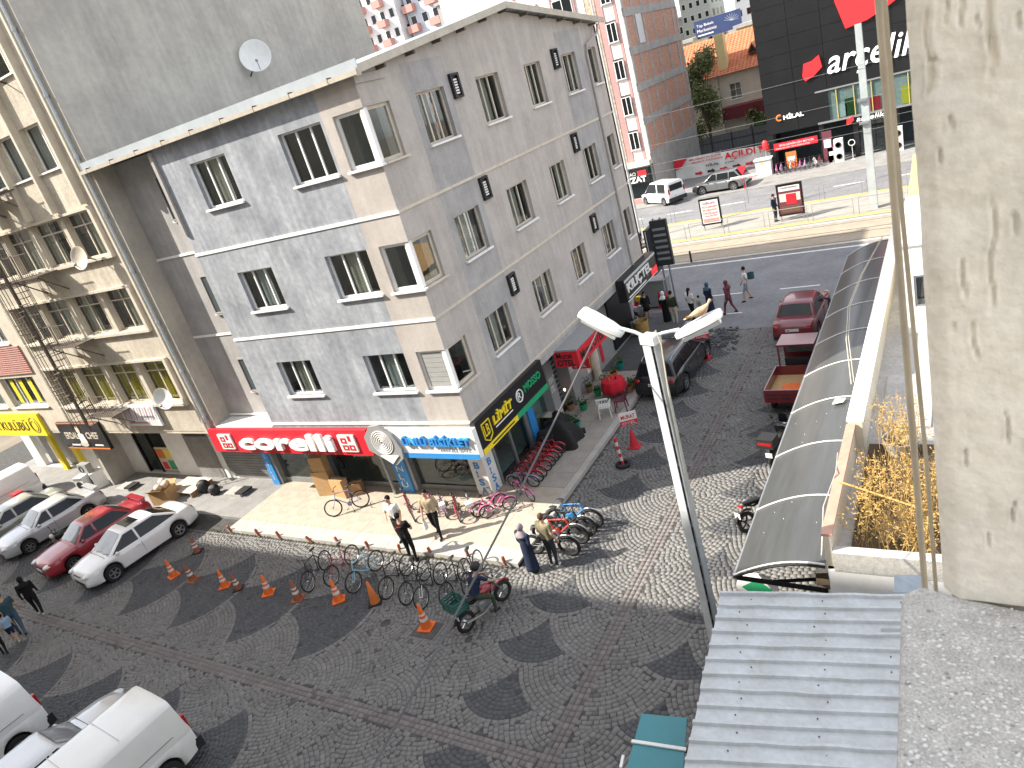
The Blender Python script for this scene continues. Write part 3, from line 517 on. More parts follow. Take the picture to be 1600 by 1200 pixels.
# ================================================================ tan office building on the left
tb = thing('tan_building', 'tan plastered office block with recessed window bands and a bare grey side wall', 'building', (-16, 5, 0))
TX0, TX1 = -22.0, -11.0
OT = V3((0, YA, 0))
bands = [(4.72, 6.55), (7.85, 9.5), (10.75, 12.42)]; TW = 19.5
hT = [(-21.6, -12.1, a, b, .34) for a, b in bands] + [(x, x+1.5, 13.98, 15.5, .3) for x in (-14.0, -15.9, -17.8, -19.7, -21.6)] + [(x, x+1.5, 17.1, 18.7, .3) for x in (-14.0, -15.9, -17.8, -19.7)]
w = MB(); facade(w, OT, uA, nA, TX0, TX1-.26, 3.4, TW, hT, .34); w.build('front_wall', 'tan_plaster', tb, world=True)
w = MB(); w.bx(-11.255, -11.0, YA-.006, 15.4, 3.4, TW+.5); w.build('party_wall', 'party_plaster', tb, world=True)
w = MB(); w.bx(TX0, -11.26, YA+1.5, 15.3, 3.3, 3.5); w.bx(TX0, -11.25, 15.1, 15.3, 0, TW); w.bx(TX0, -11.25, YA+.1, 15.3, TW, TW+.2); w.bx(TX0, TX0+.2, YA+.35, 15.1, 0, TW); w.build('back_wall', 'party_plaster', tb, world=True)
# long shallow marks on the bare wall
for (y, z0, z1) in ((1.2, 14.6, 17.2), (1.9, 14.6, 17.2), (7.0, 15.2, 19), (10.2, 14.9, 19)):
    m = MB(); m.bx(-11.0, -10.997, y, y+.16, z0, z1); m.build('render_ridge', 'party_plaster', tb, world=True)
for a, b in bands:
    for i, x in enumerate((-21.6, -19.15, -16.75, -14.35)):
        x1 = (-19.3, -16.9, -14.5, -12.1)[i]
        window(tb, OT, uA, nA, x+.12, x1, a, b, mull=(.42, .8), depth=.32, trans=.72, fw=.06, frame='cream_trim', sill=None, curt=((i % 2,) if b > 7 else (0, 1)), cm='curtain' if b > 7 else 'yellow_sign')
        if i: m = MB(); m.bx(x-.15, x+.1, YA+.06, YA+.33, a+.005, b-.005); m.build('pier', 'tan_trim', tb, world=True)
    m = MB(); m.bx(-21.75, -11.95, YA-.16, YA+.02, a-.1, a); m.build('band_sill', 'tan_trim', tb, world=True); m = MB(); m.bx(-12.12, -11.95, YA-.14, YA, a+.001, b+.1); m.build('band_end', 'tan_trim', tb, world=True); m = MB(); m.bx(-21.75, -12.13, YA-.1, YA, b, b+.09); m.build('band_head', 'tan_trim', tb, world=True)
for x in (-14.0, -15.9, -17.8, -19.7, -21.6): window(tb, OT, uA, nA, x, x+1.5, 13.98, 15.5, mull=(.6,), depth=.28, frame='pvc', sill='sill_white', curt=(0,), cm='curtain_white')
for x in (-14.0, -15.9, -17.8): window(tb, OT, uA, nA, x, x+1.5, 17.1, 18.7, mull=(.6,), depth=.28)
for x in (-12.2, -14.2, -16.1, -18.0): m = MB(); m.bx(x-.0, x+.14, YA-.26, YA, 12.6, 19.4); m.build('fin', 'tan_trim', tb, world=True)
m = MB(); m.bx(-11.62, -11.5, YA-.12, YA, 3.4, 19.4); m.build('corner_rib', 'tan_trim', tb, world=True)
m = MB(); m.path([(-11.3, YA-.08, 19.4), (-11.3, YA-.08, 3.2)], .06, 8)
for z in range(4, 19, 2): m.tube((-11.3, YA-.08, z), (-11.3, YA-.08, z+.12), .075)
m.build('downpipe', 'pipe_blue', tb, world=True, smooth=True)
# shops at the ground
YG = .15
w = MB(); facade(w, V3((0, YG, 0)), uA, nA, -22.0, -11.0, .1, 3.4, [(-20.6, -18.0, .14, 2.9), ], .25); w.build('shop_wall', 'white_paint', tb, world=True)
m = MB(); m.bx(TX0, -11.02, YA+.02, YG, 3.28, 3.4); m.build('soffit', 'tan_trim', tb, world=True)
m = MB(); m.bx(-20.6, -18.0, 2.2, 2.3, .1, 2.9); m.build('shop_back', 'dark_room', tb, world=True); m = MB(); m.bx(-20.5, -19.5, .3, .32, .2, 2.8); m.build('shop_glass_pane', 'shop_glass', tb, world=True); m = MB(); m.bx(-19.45, -18.1, .3, .33, .2, 1.5); m.build('menu_poster', 'far_cream', tb, world=True)
for a, b, c, d, mt in ((-19.4, -18.8, .9, 1.4, 'pot_orange'), (-18.75, -18.2, .3, .8, 'green_sign'), (-19.3, -18.9, .3, .7, 'red_sign'), (-18.7, -18.2, .95, 1.4, 'yellow_sign')): m = MB(); m.bx(a, b, .285, .299, c, d); m.build('poster_patch', mt, tb, world=True)
for x in (-20.6, -19.5, -18.05): m = MB(); m.bx(x, x+.07, .22, .36, .12, 2.9); m.build('door_frame', 'black_metal', tb, world=True)
m = MB()
for q in range(22): m.bx(-14.0, -11.05, YG-.06, YG-.02, .3+.13*q, .41+.13*q)
m.build('roller_shutter', 'concrete_walk', tb, world=True)
m = MB(); m.bx(-16.3, -14.5, YG-.03, YG-.005, .12, 2.9); m.build('grey_door', 'concrete_walk', tb, world=True)
m = MB()
for q in range(14): m.bx(-16+.11*q, -15.98+.11*q, YG-.1, YG-.08, 2.3, 2.9)
m.bx(-16.05, -14.5, YG-.11, YG-.07, 2.28, 2.32); m.build('grille', 'rusty_iron', tb, world=True)
# fire escape : spiral of treads inside a cage of rods
fe = thing('fire_escape', 'rusty iron fire escape stair caged with rods on the tan building', 'stair', (-18.5, YA-.8, 3.5))
fx, fy = -18.45, YA-.85
for q in range(12): a = 2*math.pi*q/12; m = MB(); m.tube((fx+.55*math.cos(a), fy+.55*math.sin(a), 4.2), (fx+.55*math.cos(a), fy+.55*math.sin(a), 19.5), .014, n=5); m.build('cage_rod', 'rusty_iron', fe, world=True)
m = MB(); m.tube((fx, fy, 3.9), (fx, fy, 19.5), .05, n=8); m.build('centre_post', 'rusty_iron', fe, world=True)
for q in range(66):
    a = q*.52; z = 4.2+.23*q; m = MB(); P = [(fx+.05*math.cos(a), fy+.05*math.sin(a), z), (fx+.54*math.cos(a-.26), fy+.54*math.sin(a-.26), z), (fx+.54*math.cos(a+.26), fy+.54*math.sin(a+.26), z)]; m.prism(P, (0, 0, .025)); m.build('tread', 'rusty_iron', fe, world=True)
for q in range(15): m = MB(); m.torus(.55, .012, 24, 5, TR((fx, fy, 4.6+q))); m.build('hoop', 'rusty_iron', fe, world=True)
for z in (4.6, 7.75, 10.65, 13.8):
    m = MB(); m.bx(fx+.5, fx+2.6, YA-.95, YA-.16, z, z+.04); l = m.build('landing', 'rusty_iron', fe, world=True)
    m = MB(); m.bar((fx+.5, YA-.94, z+.95), (fx+2.6, YA-.94, z+.95), .03, .03)
    for i in range(14): x = fx+.5+.16*i; m.bar((x, YA-.94, z), (x, YA-.94, z+.95), .014, .014)
    m.build('railing', 'rusty_iron', l, world=True); m = MB(); m.bar((fx+.7, YA-.9, z-.02), (fx+.7, YA, z-.8), .04, .04); m.bar((fx+2.4, YA-.9, z-.02), (fx+2.4, YA, z-.8), .04, .04); m.build('bracket', 'rusty_iron', l, world=True)
# satellite dishes
def dish(label, p, face, R, mat, arm, roll=0):
    T = thing('satellite_dish', label, 'satellite dish', p); f = V3(face).normalized(); q = f.to_track_quat('Z', 'Y').to_matrix().to_4x4(); M = Matrix.Translation(p) @ q
    m = MB(); pr = [(R*t, .22*R*t*t*1.2) for t in (.02, .25, .5, .75, .9, 1)]; m.lathe(pr + [(R*1.02, pr[-1][1]+.0), (R*1.0, pr[-1][1]-.02)] + [(a, b-.02) for a, b in pr[::-1]], 26, M); m.build('reflector', mat, T, smooth=True, world=True)
    m = MB(); m.path([M @ V3((0, -R*.9, .15)), M @ V3((0, -R*.55, R*.75))], .015, 6); m.ball(M @ V3((0, -R*.5, R*.78)), .06, 8, 6); m.build('receiver_arm', 'grey_metal', T, world=True); m = MB(); m.path([M @ V3((0, 0, -.02)), V3(p)-f*.12, V3(arm)], .025, 6); m.build('mount', 'black_metal', T, world=True)
dish('large white satellite dish on the bare grey side wall', V3((-10.4, 7.0, 16.1)), (1, -1.1, .35), .62, 'plastic_white', (-11.0, 6.9, 15.5))
dish('rusty satellite dish below the third window band of the tan building', V3((-13.2, YA-.5, 10.92)), (.15, -1, .2), .42, 'cream_trim', (-12.9, YA, 10.6))
dish('white satellite dish below the first window band of the tan building', V3((-12.55, YA-.45, 5.15)), (.3, -1, .15), .43, 'plastic_white', (-12.4, YA, 4.9))
dish('white satellite dish at the left edge of the picture, high on the tan building', V3((-13.45, YA-.5, 17.2)), (.2, -1, .2), .42, 'plastic_white', (-13.3, YA, 16.9))
# signs of the tan building
yT = YA-.12
T, b = board('chef_sign', 'black restaurant sign with orange lettering and a cook figure', (-23.0, yT, 2.5), X_, Z_, 3.75, 1.4, .15, 'sign_black')
for z in (2.5, 3.83): m = MB(); m.bx(-22.98, -19.27, yT-.012, yT-.001, z+.01, z+.07); m.build('orange_strip', 'pot_orange', T, world=True)
txt(T, 'ERDAL', (-22.6, yT, 3.05), X_, Z_, 1.15, .34, 'cream_trim', .02, bold=.02); txt(T, 'CHEF', (-20.75, yT, 3.05), X_, Z_, 1.05, .34, 'cream_trim', .02, bold=.02); m = MB(); m.bx(-22.45, -21.7, yT-.01, yT, 2.68, 2.75); m.build('fine_print', 'white_paint', T, world=True); m = MB(); m.bx(-20.4, -19.7, yT-.01, yT, 2.68, 2.75); m.build('fine_print', 'white_paint', T, world=True)
m = MB(); m.prism([(-21.25+.16*math.cos(a), yT-.001, 3.52+.2*math.sin(a)) for a in [6.28*i/12 for i in range(12)]], (0, -.02, 0)); m.build('cook_head', 'far_cream', T, world=True); m = MB(); m.prism([(-21.45, yT-.001, 3.3), (-21.45, yT-.001, 2.85), (-20.9, yT-.001, 2.85), (-20.95, yT-.001, 3.25), (-21.2, yT-.001, 3.36)], (0, -.025, 0)); m.build('cook_jacket', 'plastic_white', T, world=True); m = MB(); m.prism([(-21.2+.36*math.cos(a), yT-.03, 2.78+.13*math.sin(a)) for a in [6.28*i/14 for i in range(14)]], (0, -.02, 0)); m.build('plate_print', 'cream_trim', T, world=True)
T, b = board('striped_sign', 'pale striped sign with faded lettering under the fire escape landing', (-16.75, yT-.05, 3.75), X_, Z_, 2.55, .95, .1, 'far_white')
for i in range(12): m = MB(); x = -16.6+.2*i; m.prism([(x, yT-.051, 4.05), (x+.08, yT-.051, 4.05), (x+.2, yT-.051, 4.62), (x+.12, yT-.051, 4.62)], (0, -.008, 0)); m.build('stripe', 'far_blue' if i % 2 else 'far_pink', T, world=True)
m = MB(); m.bx(-16.5, -15.0, yT-.056, yT-.051, 3.86, 3.95); m.build('fine_print', 'far_pink', T, world=True)
T, b = board('club_sign', 'bright yellow club sign at the left edge of the picture', (-31, yT-.02, 3.2), X_, Z_, 6.7, 1.2, .15, 'yellow_sign')
txt(T, 'SPOR KULÜBÜ', (-30.6, yT-.02, 3.5), X_, Z_, 4.9, .6, 'black_paint', .015); m = MB(); m.torus(.42, .012, 24, 5, TR((-25.0, yT-.03, 3.8), 0, math.pi/2)); m.torus(.28, .012, 20, 5, TR((-25.05, yT-.03, 3.75), 0, math.pi/2)); m.build('fist_outline', 'black_paint', T, world=True)
# neighbour at the far left
nb = thing('cream_building', 'cream building with ribbed panels at the left edge above the yellow club sign', 'building', (-27, 4, 0))
hN = [(-26.3, -22.9, 4.75, 6.3), (-31.5, -27.0, 4.75, 6.3), (-26.2, -23.2, 8.0, 9.6), (-31, -27, 8, 9.6), (-26.2, -23.2, 11.2, 12.8), (-31, -27, 11.2, 12.8)]
w = MB(); facade(w, OT, uA, nA, -32, -22.02, 3.4, 16, hN, .25); w.build('front_wall', 'tan_trim', nb, world=True)
for h in hN: window(nb, OT, uA, nA, *h, mull=(.33, .67), depth=.25, frame='pvc', curt=(0, 2), cm='curtain_white')
w = MB(); w.bx(-32, -22.02, YA+.6, 10, 16, 16.2); w.bx(-22.2, -22.02, YA+.26, 10, 3.4, 16); w.build('roof_slab', 'tan_trim', nb, world=True)
for q in range(14): m = MB(); m.bx(-32, -22.5, YA-.07, YA-.001, 6.5+.1*q, 6.56+.1*q); m.build('siding_rib', 'far_pink', nb, world=True)
for i, x in enumerate((-25.8, -24.9, -24.0)): m = MB(); m.bx(x, x+.35, YA+.17, YA+.18, 4.9, 6.1); q = m.build('window_lettering_panel', 'yellow_sign', nb, world=True)
w = MB(); facade(w, V3((0, .2, 0)), uA, nA, -32, -22.0, .1, 3.4, [(-31, -26.2, .14, 2.7)], .25); w.build('shop_wall', 'white_paint', nb, world=True); m = MB(); m.bx(-31, -26.2, .6, .7, .1, 2.7); m.build('shop_back', 'sign_grey', nb, world=True); [MB().bx(x_, x_+.4, .0, .19, .1, 2.8).build('yellow_pilaster', 'yellow_sign', nb, world=True) for x_ in (-26.6, -28.6)]
m = MB(); m.bx(-32, -22.02, YA+.02, .2, 3.28, 3.4); m.build('soffit', 'tan_trim', nb, world=True)
# ================================================================ the tall block behind the photographer that shades the square
sb = thing('shade_block', 'tall plain block across the street behind the viewpoint', 'building', (-20, -24, 0))
w = MB(); w.bx(-70, 12.6, -32, -17.35, 0, 24.1); w.build('wall', 'tan_plaster', sb, world=True)
# ================================================================ right side: arched canopy, terrace, corrugated roof
cp = thing('arched_canopy', 'long arched smoked plastic canopy over the parked motorbikes', 'canopy', (10.5, 4, 0))
CY0, CY1 = -5.45, 13.9; NP = 9; CX0, CX1 = 9.66, 11.36; CZ0, CZ1 = 2.55, 3.02
def cprof(t): return CX0+(CX1-CX0)*t, CZ0+(CZ1-CZ0)*math.sin(t*math.pi/2)**.9+.05*math.sin(t*math.pi)
for i in range(NP):
    a, b = CY0+(CY1-CY0)*i/NP, CY0+(CY1-CY0)*(i+1)/NP
    m = MB(); m.grid(lambda s, v: (cprof(s)[0], a+.004+(b-a-.008)*v, cprof(s)[1]+.004*math.sin(v*40+i)), 14, 6); m.grid(lambda s, v: (cprof(s)[0], a+.004+(b-a-.008)*v, cprof(s)[1]-.008), 14, 1); m.build('panel', 'canopy_sheet', cp, smooth='all', world=True, fix=False)
for i in range(NP+1):
    y = CY0+(CY1-CY0)*i/NP
    m = MB(); m.path([(cprof(t/12)[0], y, cprof(t/12)[1]+.014) for t in range(13)], .018, 6); m.build('rib', 'plastic_white', cp, smooth=True, world=True)
    m = MB(); m.path([(cprof(t/12)[0], y, cprof(t/12)[1]-.05) for t in range(13)], .025, 6); m.bar((CX0+.05, y, CZ0-.04), (CX1, y, CZ0-.12), .05, .08); m.build('bracket', 'black_metal', cp, world=True)
m = MB(); m.bx(CX0-.02, CX0+.03, CY0, CY1, CZ0-.05, CZ0+.01); m.build('edge_rail', 'grey_metal', cp, world=True)
for i in range(14):
    m = MB(); y = CY0+.4+random.random()*5.5; t = random.random()*.9+.05; x, z = cprof(t); m.ball((x, y, z+.01), .010, 6, 4); m.build('screw_cap', 'plastic_white', cp, world=True)
m = MB(); m.prism([(10.75, .55, 3.06), (11.0, .6, 3.09), (11.05, .8, 3.1), (10.8, .85, 3.07)], (0, 0, .006)); tag(m.build('paper_scrap', 'plastic_white'), 'scrap of white paper lying on the arched canopy', 'paper')
# building under the terrace
rb = thing('terrace_building', 'single storey shop with a parapet and roof terrace behind the canopy', 'building', (13, 4, 0))
m = MB(); m.bx(11.42, 16.5, -5.55, 13.6, 0, 3.0); m.build('shop_block', 'white_paint', rb, world=True)
m = MB(); m.bx(11.42, 16.5, -5.5, 13.55, 3.001, 3.06); m.build('terrace_floor', 'concrete', rb, world=True)
m = MB(); m.bx(11.40, 11.68, -1.6, 13.6, 3.0, 3.78); m.build('parapet', 'far_cream', rb, world=True); m = MB(); m.bx(11.37, 11.71, -1.6, 13.62, 3.78, 3.83); m.build('parapet_cap', 'white_paint', rb, world=True)
m = MB(); m.bx(11.40, 11.52, -5.5, -1.62, 3.0, 3.7); m.build('parapet', 'far_cream', rb, world=True); m = MB(); m.bx(11.37, 11.55, -5.5, -1.62, 3.70, 3.75); m.build('parapet_cap', 'cap_brown', rb, world=True)
m = MB(); m.bx(11.53, 16.5, -5.56, -5.35, 3.0, 3.4); m.build('end_parapet', 'conc_rough', rb, world=True)
m = MB(); m.bx(11.75, 13.6, -5.3, -1.4, 3.06, 3.12); m.build('planting_bed', 'soil', rb, world=True)
m = MB(); m.bx(11.9, 12.9, -.6, 2.0, 3.06, 3.10); m.build('terrace_mat', 'concrete', rb, world=True)  # thin flat mat in the same concrete as the floor
# pale cabin on the terrace with a corrugated orange roof beyond
cb_ = thing('white_cabin', 'white panel cabin with one window on the terrace', 'cabin', (14, 8, 3.06))
w = MB(); facade(w, V3((0, 4.6, 0)), uA, nA, 12.15, 16, 3.06, 5.6, [(12.45, 13.3, 3.85, 4.75)], .12); facade(w, V3((12.15, 0, 0)), V3((0, -1, 0)), V3((-1, 0, 0)), -9.5, -4.6, 3.06, 5.6, [], .1); w.build('wall', 'plastic_white', cb_, world=True)
window(cb_, V3((0, 4.6, 0)), uA, nA, 12.45, 13.3, 3.85, 4.75, mull=(), depth=.1, frame='grey_metal', sill=None)
m = MB(); m.bx(12.1, 16, 4.55, 9.5, 5.6, 5.68); m.build('roof', 'plastic_white', cb_, world=True)
m = MB()
m.grid(lambda s, v: (12.0+4*s, 9.6+7*v, 4.6+.9*v+.03*math.sin(v*120)), 1, 120); tag(m.build('corrugated_roof', 'pale_orange', smooth='all', fix=False), 'pale orange corrugated roof beyond the white cabin', 'roof')
m = MB(); m.bx(12.0, 16, 9.61, 16.6, 0, 4.6); tag(m.build('low_wall', 'far_cream'), 'cream wall carrying the pale orange corrugated roof', 'wall')
# dry plants
def dryplant(label, x0, x1, y0, y1, n, hmax, z=3.12):
    T = thing('dry_plant', label, 'plant', ((x0+x1)/2, (y0+y1)/2, z)); a = MB(); b = MB()
    for i in range(n):
        x, y = random.uniform(x0, x1), random.uniform(y0, y1); h = hmax*random.uniform(.4, 1); p = V3((x, y, z)); d = V3((random.gauss(0, .22), random.gauss(0, .22), 1)).normalized(); pts = [p+d*h*t+V3((random.gauss(0, .03), random.gauss(0, .03), 0))*t for t in (0, .35, .7, 1)]
        a.path(pts, [.006, .005, .004, .002], 3)
        for q in range(9):
            c = pts[3]+(pts[1]-pts[3])*random.random()*.8+V3((random.gauss(0, .05), random.gauss(0, .05), random.gauss(0, .03))); e = V3((random.gauss(0, 1), random.gauss(0, 1), random.gauss(.6, .6))).normalized()*random.uniform(.03, .09); f = e.orthogonal().normalized()*.012
            b.face([c-f, c+f, c+e])
    a.build('stems', 'straw', T, world=True, fix=False); b.build('dry_leaves', 'straw', T, world=True, fix=False)
dryplant('golden dry weeds filling the planting bed at the terrace end', 11.8, 13.5, -5.2, -2.6, 380, .9)
dryplant('brown dry shrub in the middle of the terrace', 12.0, 12.75, -2.2, -1.2, 80, 1.3)
m = MB(); m.lathe([(.25, 3.06), (.36, 3.45), (.34, 3.45), (.24, 3.1)], 18, TR((12.4, -1.7, 0))); tag(m.build('plant_tub', 'sign_grey', smooth=True), 'round grey tub holding the brown dry shrub', 'pot')
m = MB(); m.path([(11.5, -3.9, 3.78), (13.2, -4.5, 3.55)], .02, 8); tag(m.build('wooden_stick', 'straw'), 'yellow wooden stick leaning across the dry weeds', 'stick')
# bamboo coloured cable bundles on the canopy
m = MB(); m.path([(11.3, -5.4, 3.1), (11.25, -4.4, 3.55), (11.4, -3.6, 3.8), (11.3, -2.6, 3.62)], .012, 5); tag(m.build('loose_cable', 'concrete'), 'loose grey cable hanging over the lower end of the canopy', 'cable')
m = MB(); P = [g(1330, 600, 3.45), g(1322, 530, 3.42), g(1325, 480, 3.4), g(1345, 430, 3.4), g(1378, 370, 3.5)]; m.path(P, .012, 5); m.path([p+V3((.05, .1, .01)) for p in P], .01, 5); tag(m.build('loose_cable', 'tan_trim'), 'pale twisted cables draped along the upper half of the canopy', 'cable')
# corrugated roof in the foreground
cr = thing('corrugated_shed', 'blue grey corrugated metal shed roof in the foreground', 'roof', (11.5, -9, 0))
th = math.radians(20); ur = V3((math.cos(th), math.sin(th), -.17)); P0 = g(1127, 927, 4.0); vr = (g(1064, 1215, 4.0)-P0); EL = vr.length; vr = vr.normalized(); NR = 12; SP = EL/NR
for i in range(NR+1):
    A = P0+vr*(SP*i); m = MB(); prof = [(-.06*SP, .0), (.0*SP, .05), (.16*SP, .05), (.2*SP, 0), (.94*SP, 0)]
    jut = random.uniform(-.02, .02)
    def rp(k, t): a, z = prof[k]; return A+vr*a+ur*(t*3.2+jut)+V3((0, 0, z+.006*math.sin(t*7+i)+.012*math.sin(t*23+i*2.7)*(math.sin(i*1.9+t*3) > .55)))
    for k in range(4): m.grid(lambda s, v: rp(k, s)*(1-v)+rp(k+1, s)*v, 16, 1)
    for k in range(4): m.grid(lambda s, v: rp(k, s)*(1-v)+rp(k+1, s)*v-V3((0, 0, .004)), 16, 1)
    s = m.build('sheet', 'corr_blue', cr, world=True, fix=False)
    for q in range(3): t = .1+.33*q+random.random()*.1; c = A+vr*(.5*SP)+ur*(t*3.2)+V3((0, 0, .006)); m = MB(); m.ball(c, .012, 6, 4); m.build('screw', 'rust', s, world=True)
m = MB(); a = P0+V3((0.05, 0, -.08)); b = P0+vr*(EL+.4)+V3((.05, 0, -.08)); m.bar(a, b, .06, .08); m.bar(a+ur*2.9, b+ur*2.9, .06, .08); m.build('purlin', 'grey_metal', cr, world=True)
m = MB(); m.bx(10.75, 16, -13.5, -7.4, 0, 3.05); m.build('shed_wall', 'concrete', cr, world=True)
c0 = P0+ur*2.55; m = MB(); m.prism([c0+V3((0, .02, .05)), c0+ur*.45+V3((0, .02, .06)), c0+ur*.45+V3((0, .35, .12)), c0+V3((0, .25, .2))], (0, 0, .006)); m.build('bent_flap', 'corr_edge', cr, world=True)
c0 = P0+vr*(2.55*SP)+ur*2.35; m = MB(); m.prism([c0+V3((0, 0, .012)), c0+ur*.55+V3((0, 0, .012)), c0+ur*.55+vr*.16+V3((0, 0, .012)), c0+vr*.16+V3((0, 0, .012))], (0, 0, .004)); m.build('dark_patch', 'sign_grey', cr, world=True)
# teal awning beside the shed
ta = thing('teal_awning', 'teal panel awning with white straps below the corrugated shed', 'awning', g(1020, 1160, 3))
z = 2.95; q = [g(1003, 1117, z), g(1074, 1124, z), g(1066, 1230, z), g(972, 1230, z)]; m = MB(); m.prism(q, (0, 0, .03)); m.build('panel', 'teal_glass', ta, world=True)
m = MB(); a = g(987, 1158, z+.05); b = g(1072, 1171, z+.05); m.bar(a, b, .05, .025); m.build('strap', 'white_paint', ta, world=True); m = MB(); m.bar(g(970, 1200, z), g(974, 1181, z), .04, .04); m.build('strap', 'white_paint', ta, world=True); m = MB(); m.bar(g(1073, 1124, z-.02), g(1056, 1168, z-.02), .03, .03); m.bar(g(1056, 1168, z-.02), (11.0, -9.6, 2.6), .04, .04); m.build('bracket', 'black_metal', ta, world=True)
# oval green shop sign under the canopy end
T = thing('oval_sign', 'oval white and green shop sign below the canopy end', 'sign', g(1184, 915, 1.9)); c = g(1184, 918, 1.9); m = MB(); m.lathe([(.02, 0), (.40, 0), (.42, .03), (.40, .06), (.02, .06)], 24, Matrix.Translation(c) @ Matrix.Rotation(math.radians(65), 4, 'X') @ Matrix.Diagonal((1, .7, 1, 1))); m.build('plate', 'plastic_white', T, world=True)
m = MB(); m.lathe([(.02, .061), (.30, .061), (.30, .07), (.02, .07)], 4, Matrix.Translation(c) @ Matrix.Rotation(math.radians(65), 4, 'X') @ Matrix.Diagonal((1, .6, 1, 1))); m.build('green_field', 'green_sign', T, world=True); m = MB(); m.bar(c+V3((0, .1, .05)), (11.42, c.y+.3, 2.1), .05, .05); m.build('arm', 'black_metal', T, world=True)
m = MB(); m.bar(g(1285, 905, 2.5), g(1285, 905, 0), .22, .22); tag(m.build('canopy_post', 'bark'), 'brown post under the near end of the canopy', 'post')
# ================================================================ the viewpoint's own parapet, column and conduits
zp = 11.2
vp = thing('window_parapet', 'rough concrete parapet in the right foreground', 'parapet', g(1500, 1050, zp))
q = [g(1408, 925, zp), g(1440, 912, zp), g(1480, 925, zp), g(1760, 985, zp), g(1760, 1260, zp), g(1398, 1260, zp)]
def rough_slab(poly, z0, z1):
    b = bmesh.new(); vs = [b.verts.new((p.x, p.y, z1)) for p in poly]; f = b.faces.new(vs); r = bmesh.ops.extrude_face_region(b, geom=[f]); bmesh.ops.translate(b, verts=[v for v in r['geom'] if isinstance(v, bmesh.types.BMVert)], vec=(0, 0, z0-z1)); bmesh.ops.bevel(b, geom=[e for e in b.edges], offset=.012, segments=3, affect='EDGES', profile=.5); bmesh.ops.recalc_face_normals(b, faces=b.faces); return b
b = rough_slab(q, zp-1.0, zp); me = bpy.data.meshes.new('coping'); b.to_mesh(me); b.free(); me.materials.append(MT('conc_speckle')); o = bpy.data.objects.new('coping', me); COL.objects.link(o); adopt(o, vp, True)
fl = [MB(), MB()]
for i in range(420):
    c = g(random.uniform(1412, 1600), random.uniform(950, 1200), zp); s_ = random.choice((.0012, .0018, .0025, .0035)); fl[i % 12 == 0].ball((c.x, c.y, zp+.0004), (s_, s_*random.uniform(.6, 1), .0012), 6, 4)
for f_, mt in zip(fl, ('fleck', 'fleck_dark')): o = f_.build('aggregate_flecks', mt, vp, world=True, fix=False); o['kind'] = 'stuff'
cl = thing('render_column', 'cream rough rendered column filling the right edge', 'column', g(1540, 940, zp))
e0 = g(1474, 934, zp); 
W_, H_ = .75, 1.75
GO = []
for (px, py, L_, dx, wd) in ((1447, 0, 155, 6, 6), (1478, -10, 50, 3, 3.5), (1502, -10, 55, 3, 4), (1547, -10, 125, 2, 6), (1595, 15, 32, -3, 4), (1551, 300, 195, -4, 4), (1506, 400, 70, -2, 4), (1520, 500, 65, 5, 4), (1490, 505, 14, 2, 5), (1545, 50, 75, -2, 4), (1488, 180, 22, 1, 4), (1462, 230, 30, 3, 4), (1580, 330, 40, 3, 5), (1445, 100, 55, 2, 4), (1530, 20, 25, 4, 3), (1570, 640, 60, 3, 3), (1510, 700, 30, 2, 3), (1585, 780, 40, 0, 3), (1540, 830, 25, 2, 3), (1455, 90, 10, 0, 9)):
    a, b_ = yp(px, py, e0.y), yp(px+dx, py+L_, e0.y); GO.append((a.x-e0.x, a.z-zp, b_.x-e0.x, b_.z-zp, wd*.62/FPX))
GO = np.array(GO); nu, nv = 230, 420; S_, V_ = np.meshgrid(np.linspace(0, 1, nu+1), np.linspace(0, 1, nv+1)); XX = S_*W_; ZZ = V_*H_
from mathutils import noise as _nz
base = np.array([_nz.fractal(V3((x*7, 0, z*3.2)), 1, 2.1, 5) for x, z in zip(XX.ravel(), ZZ.ravel())]).reshape(XX.shape)
dep_ = base*.0035
for ax, az, bx_, bz, wd in GO:
    t = np.clip((ZZ-az)/(bz-az), 0, 1); cxx = ax+(bx_-ax)*t+.003*np.sin(ZZ*60); dd = np.abs(XX-cxx)/wd; end = np.clip(np.minimum((ZZ-bz)/(az-bz), (az-ZZ)/(az-bz))*6, 0, 1)
    dep_ += .008*np.exp(-dd*dd)*end - .0018*np.exp(-(dd-2)**2)*end
edge = np.clip(1-S_*26, 0, 1)**2*.03
PV = np.stack([e0.x+XX+.004*base*(S_ < .03), e0.y+dep_+edge, zp+.0+ZZ+.0*XX], -1).reshape(-1, 3)
idx = np.arange((nu+1)*(nv+1)).reshape(nv+1, nu+1); FV = np.stack([idx[:-1, :-1], idx[:-1, 1:], idx[1:, 1:], idx[1:, :-1]], -1).reshape(-1, 4)
m = MB(); m.v = [tuple(p) for p in PV]; m.f = [tuple(int(i) for i in q) for q in FV]; m.m = [0]*len(m.f)
m.build('rendered_face', 'column_render', cl, world=True, smooth='all', fix=False)
m = MB(); m.bx(e0.x+.012, e0.x+W_, e0.y+.034, e0.y+.7, zp-.3, zp+H_+3); m.bx(e0.x, e0.x+W_, e0.y, e0.y+.033, zp+H_, zp+H_+3); m.build('shaft', 'column_render', cl, world=True)
m = MB(); c = dp(1408, 450, 1.75); m.path([(c.x, c.y, 4.5), (c.x+.004, c.y, 9), (c.x, c.y, 11.7), (c.x+.003, c.y, 15)], .0085, 10); tag(m.build('conduit_pipe', 'conduit', smooth=True), 'tan vertical conduit pipe close to the column', 'pipe')
m = MB(); c = dp(1446, 700, 1.6); m.path([(c.x-.03, c.y, 15), (c.x-.012, c.y, 11.8), (c.x, c.y, 11.2), (c.x+.02, c.y, 4.5)], .0045, 8); tag(m.build('conduit_cable', 'conduit', smooth=True), 'thin tan cable hanging beside the conduit pipe', 'cable')
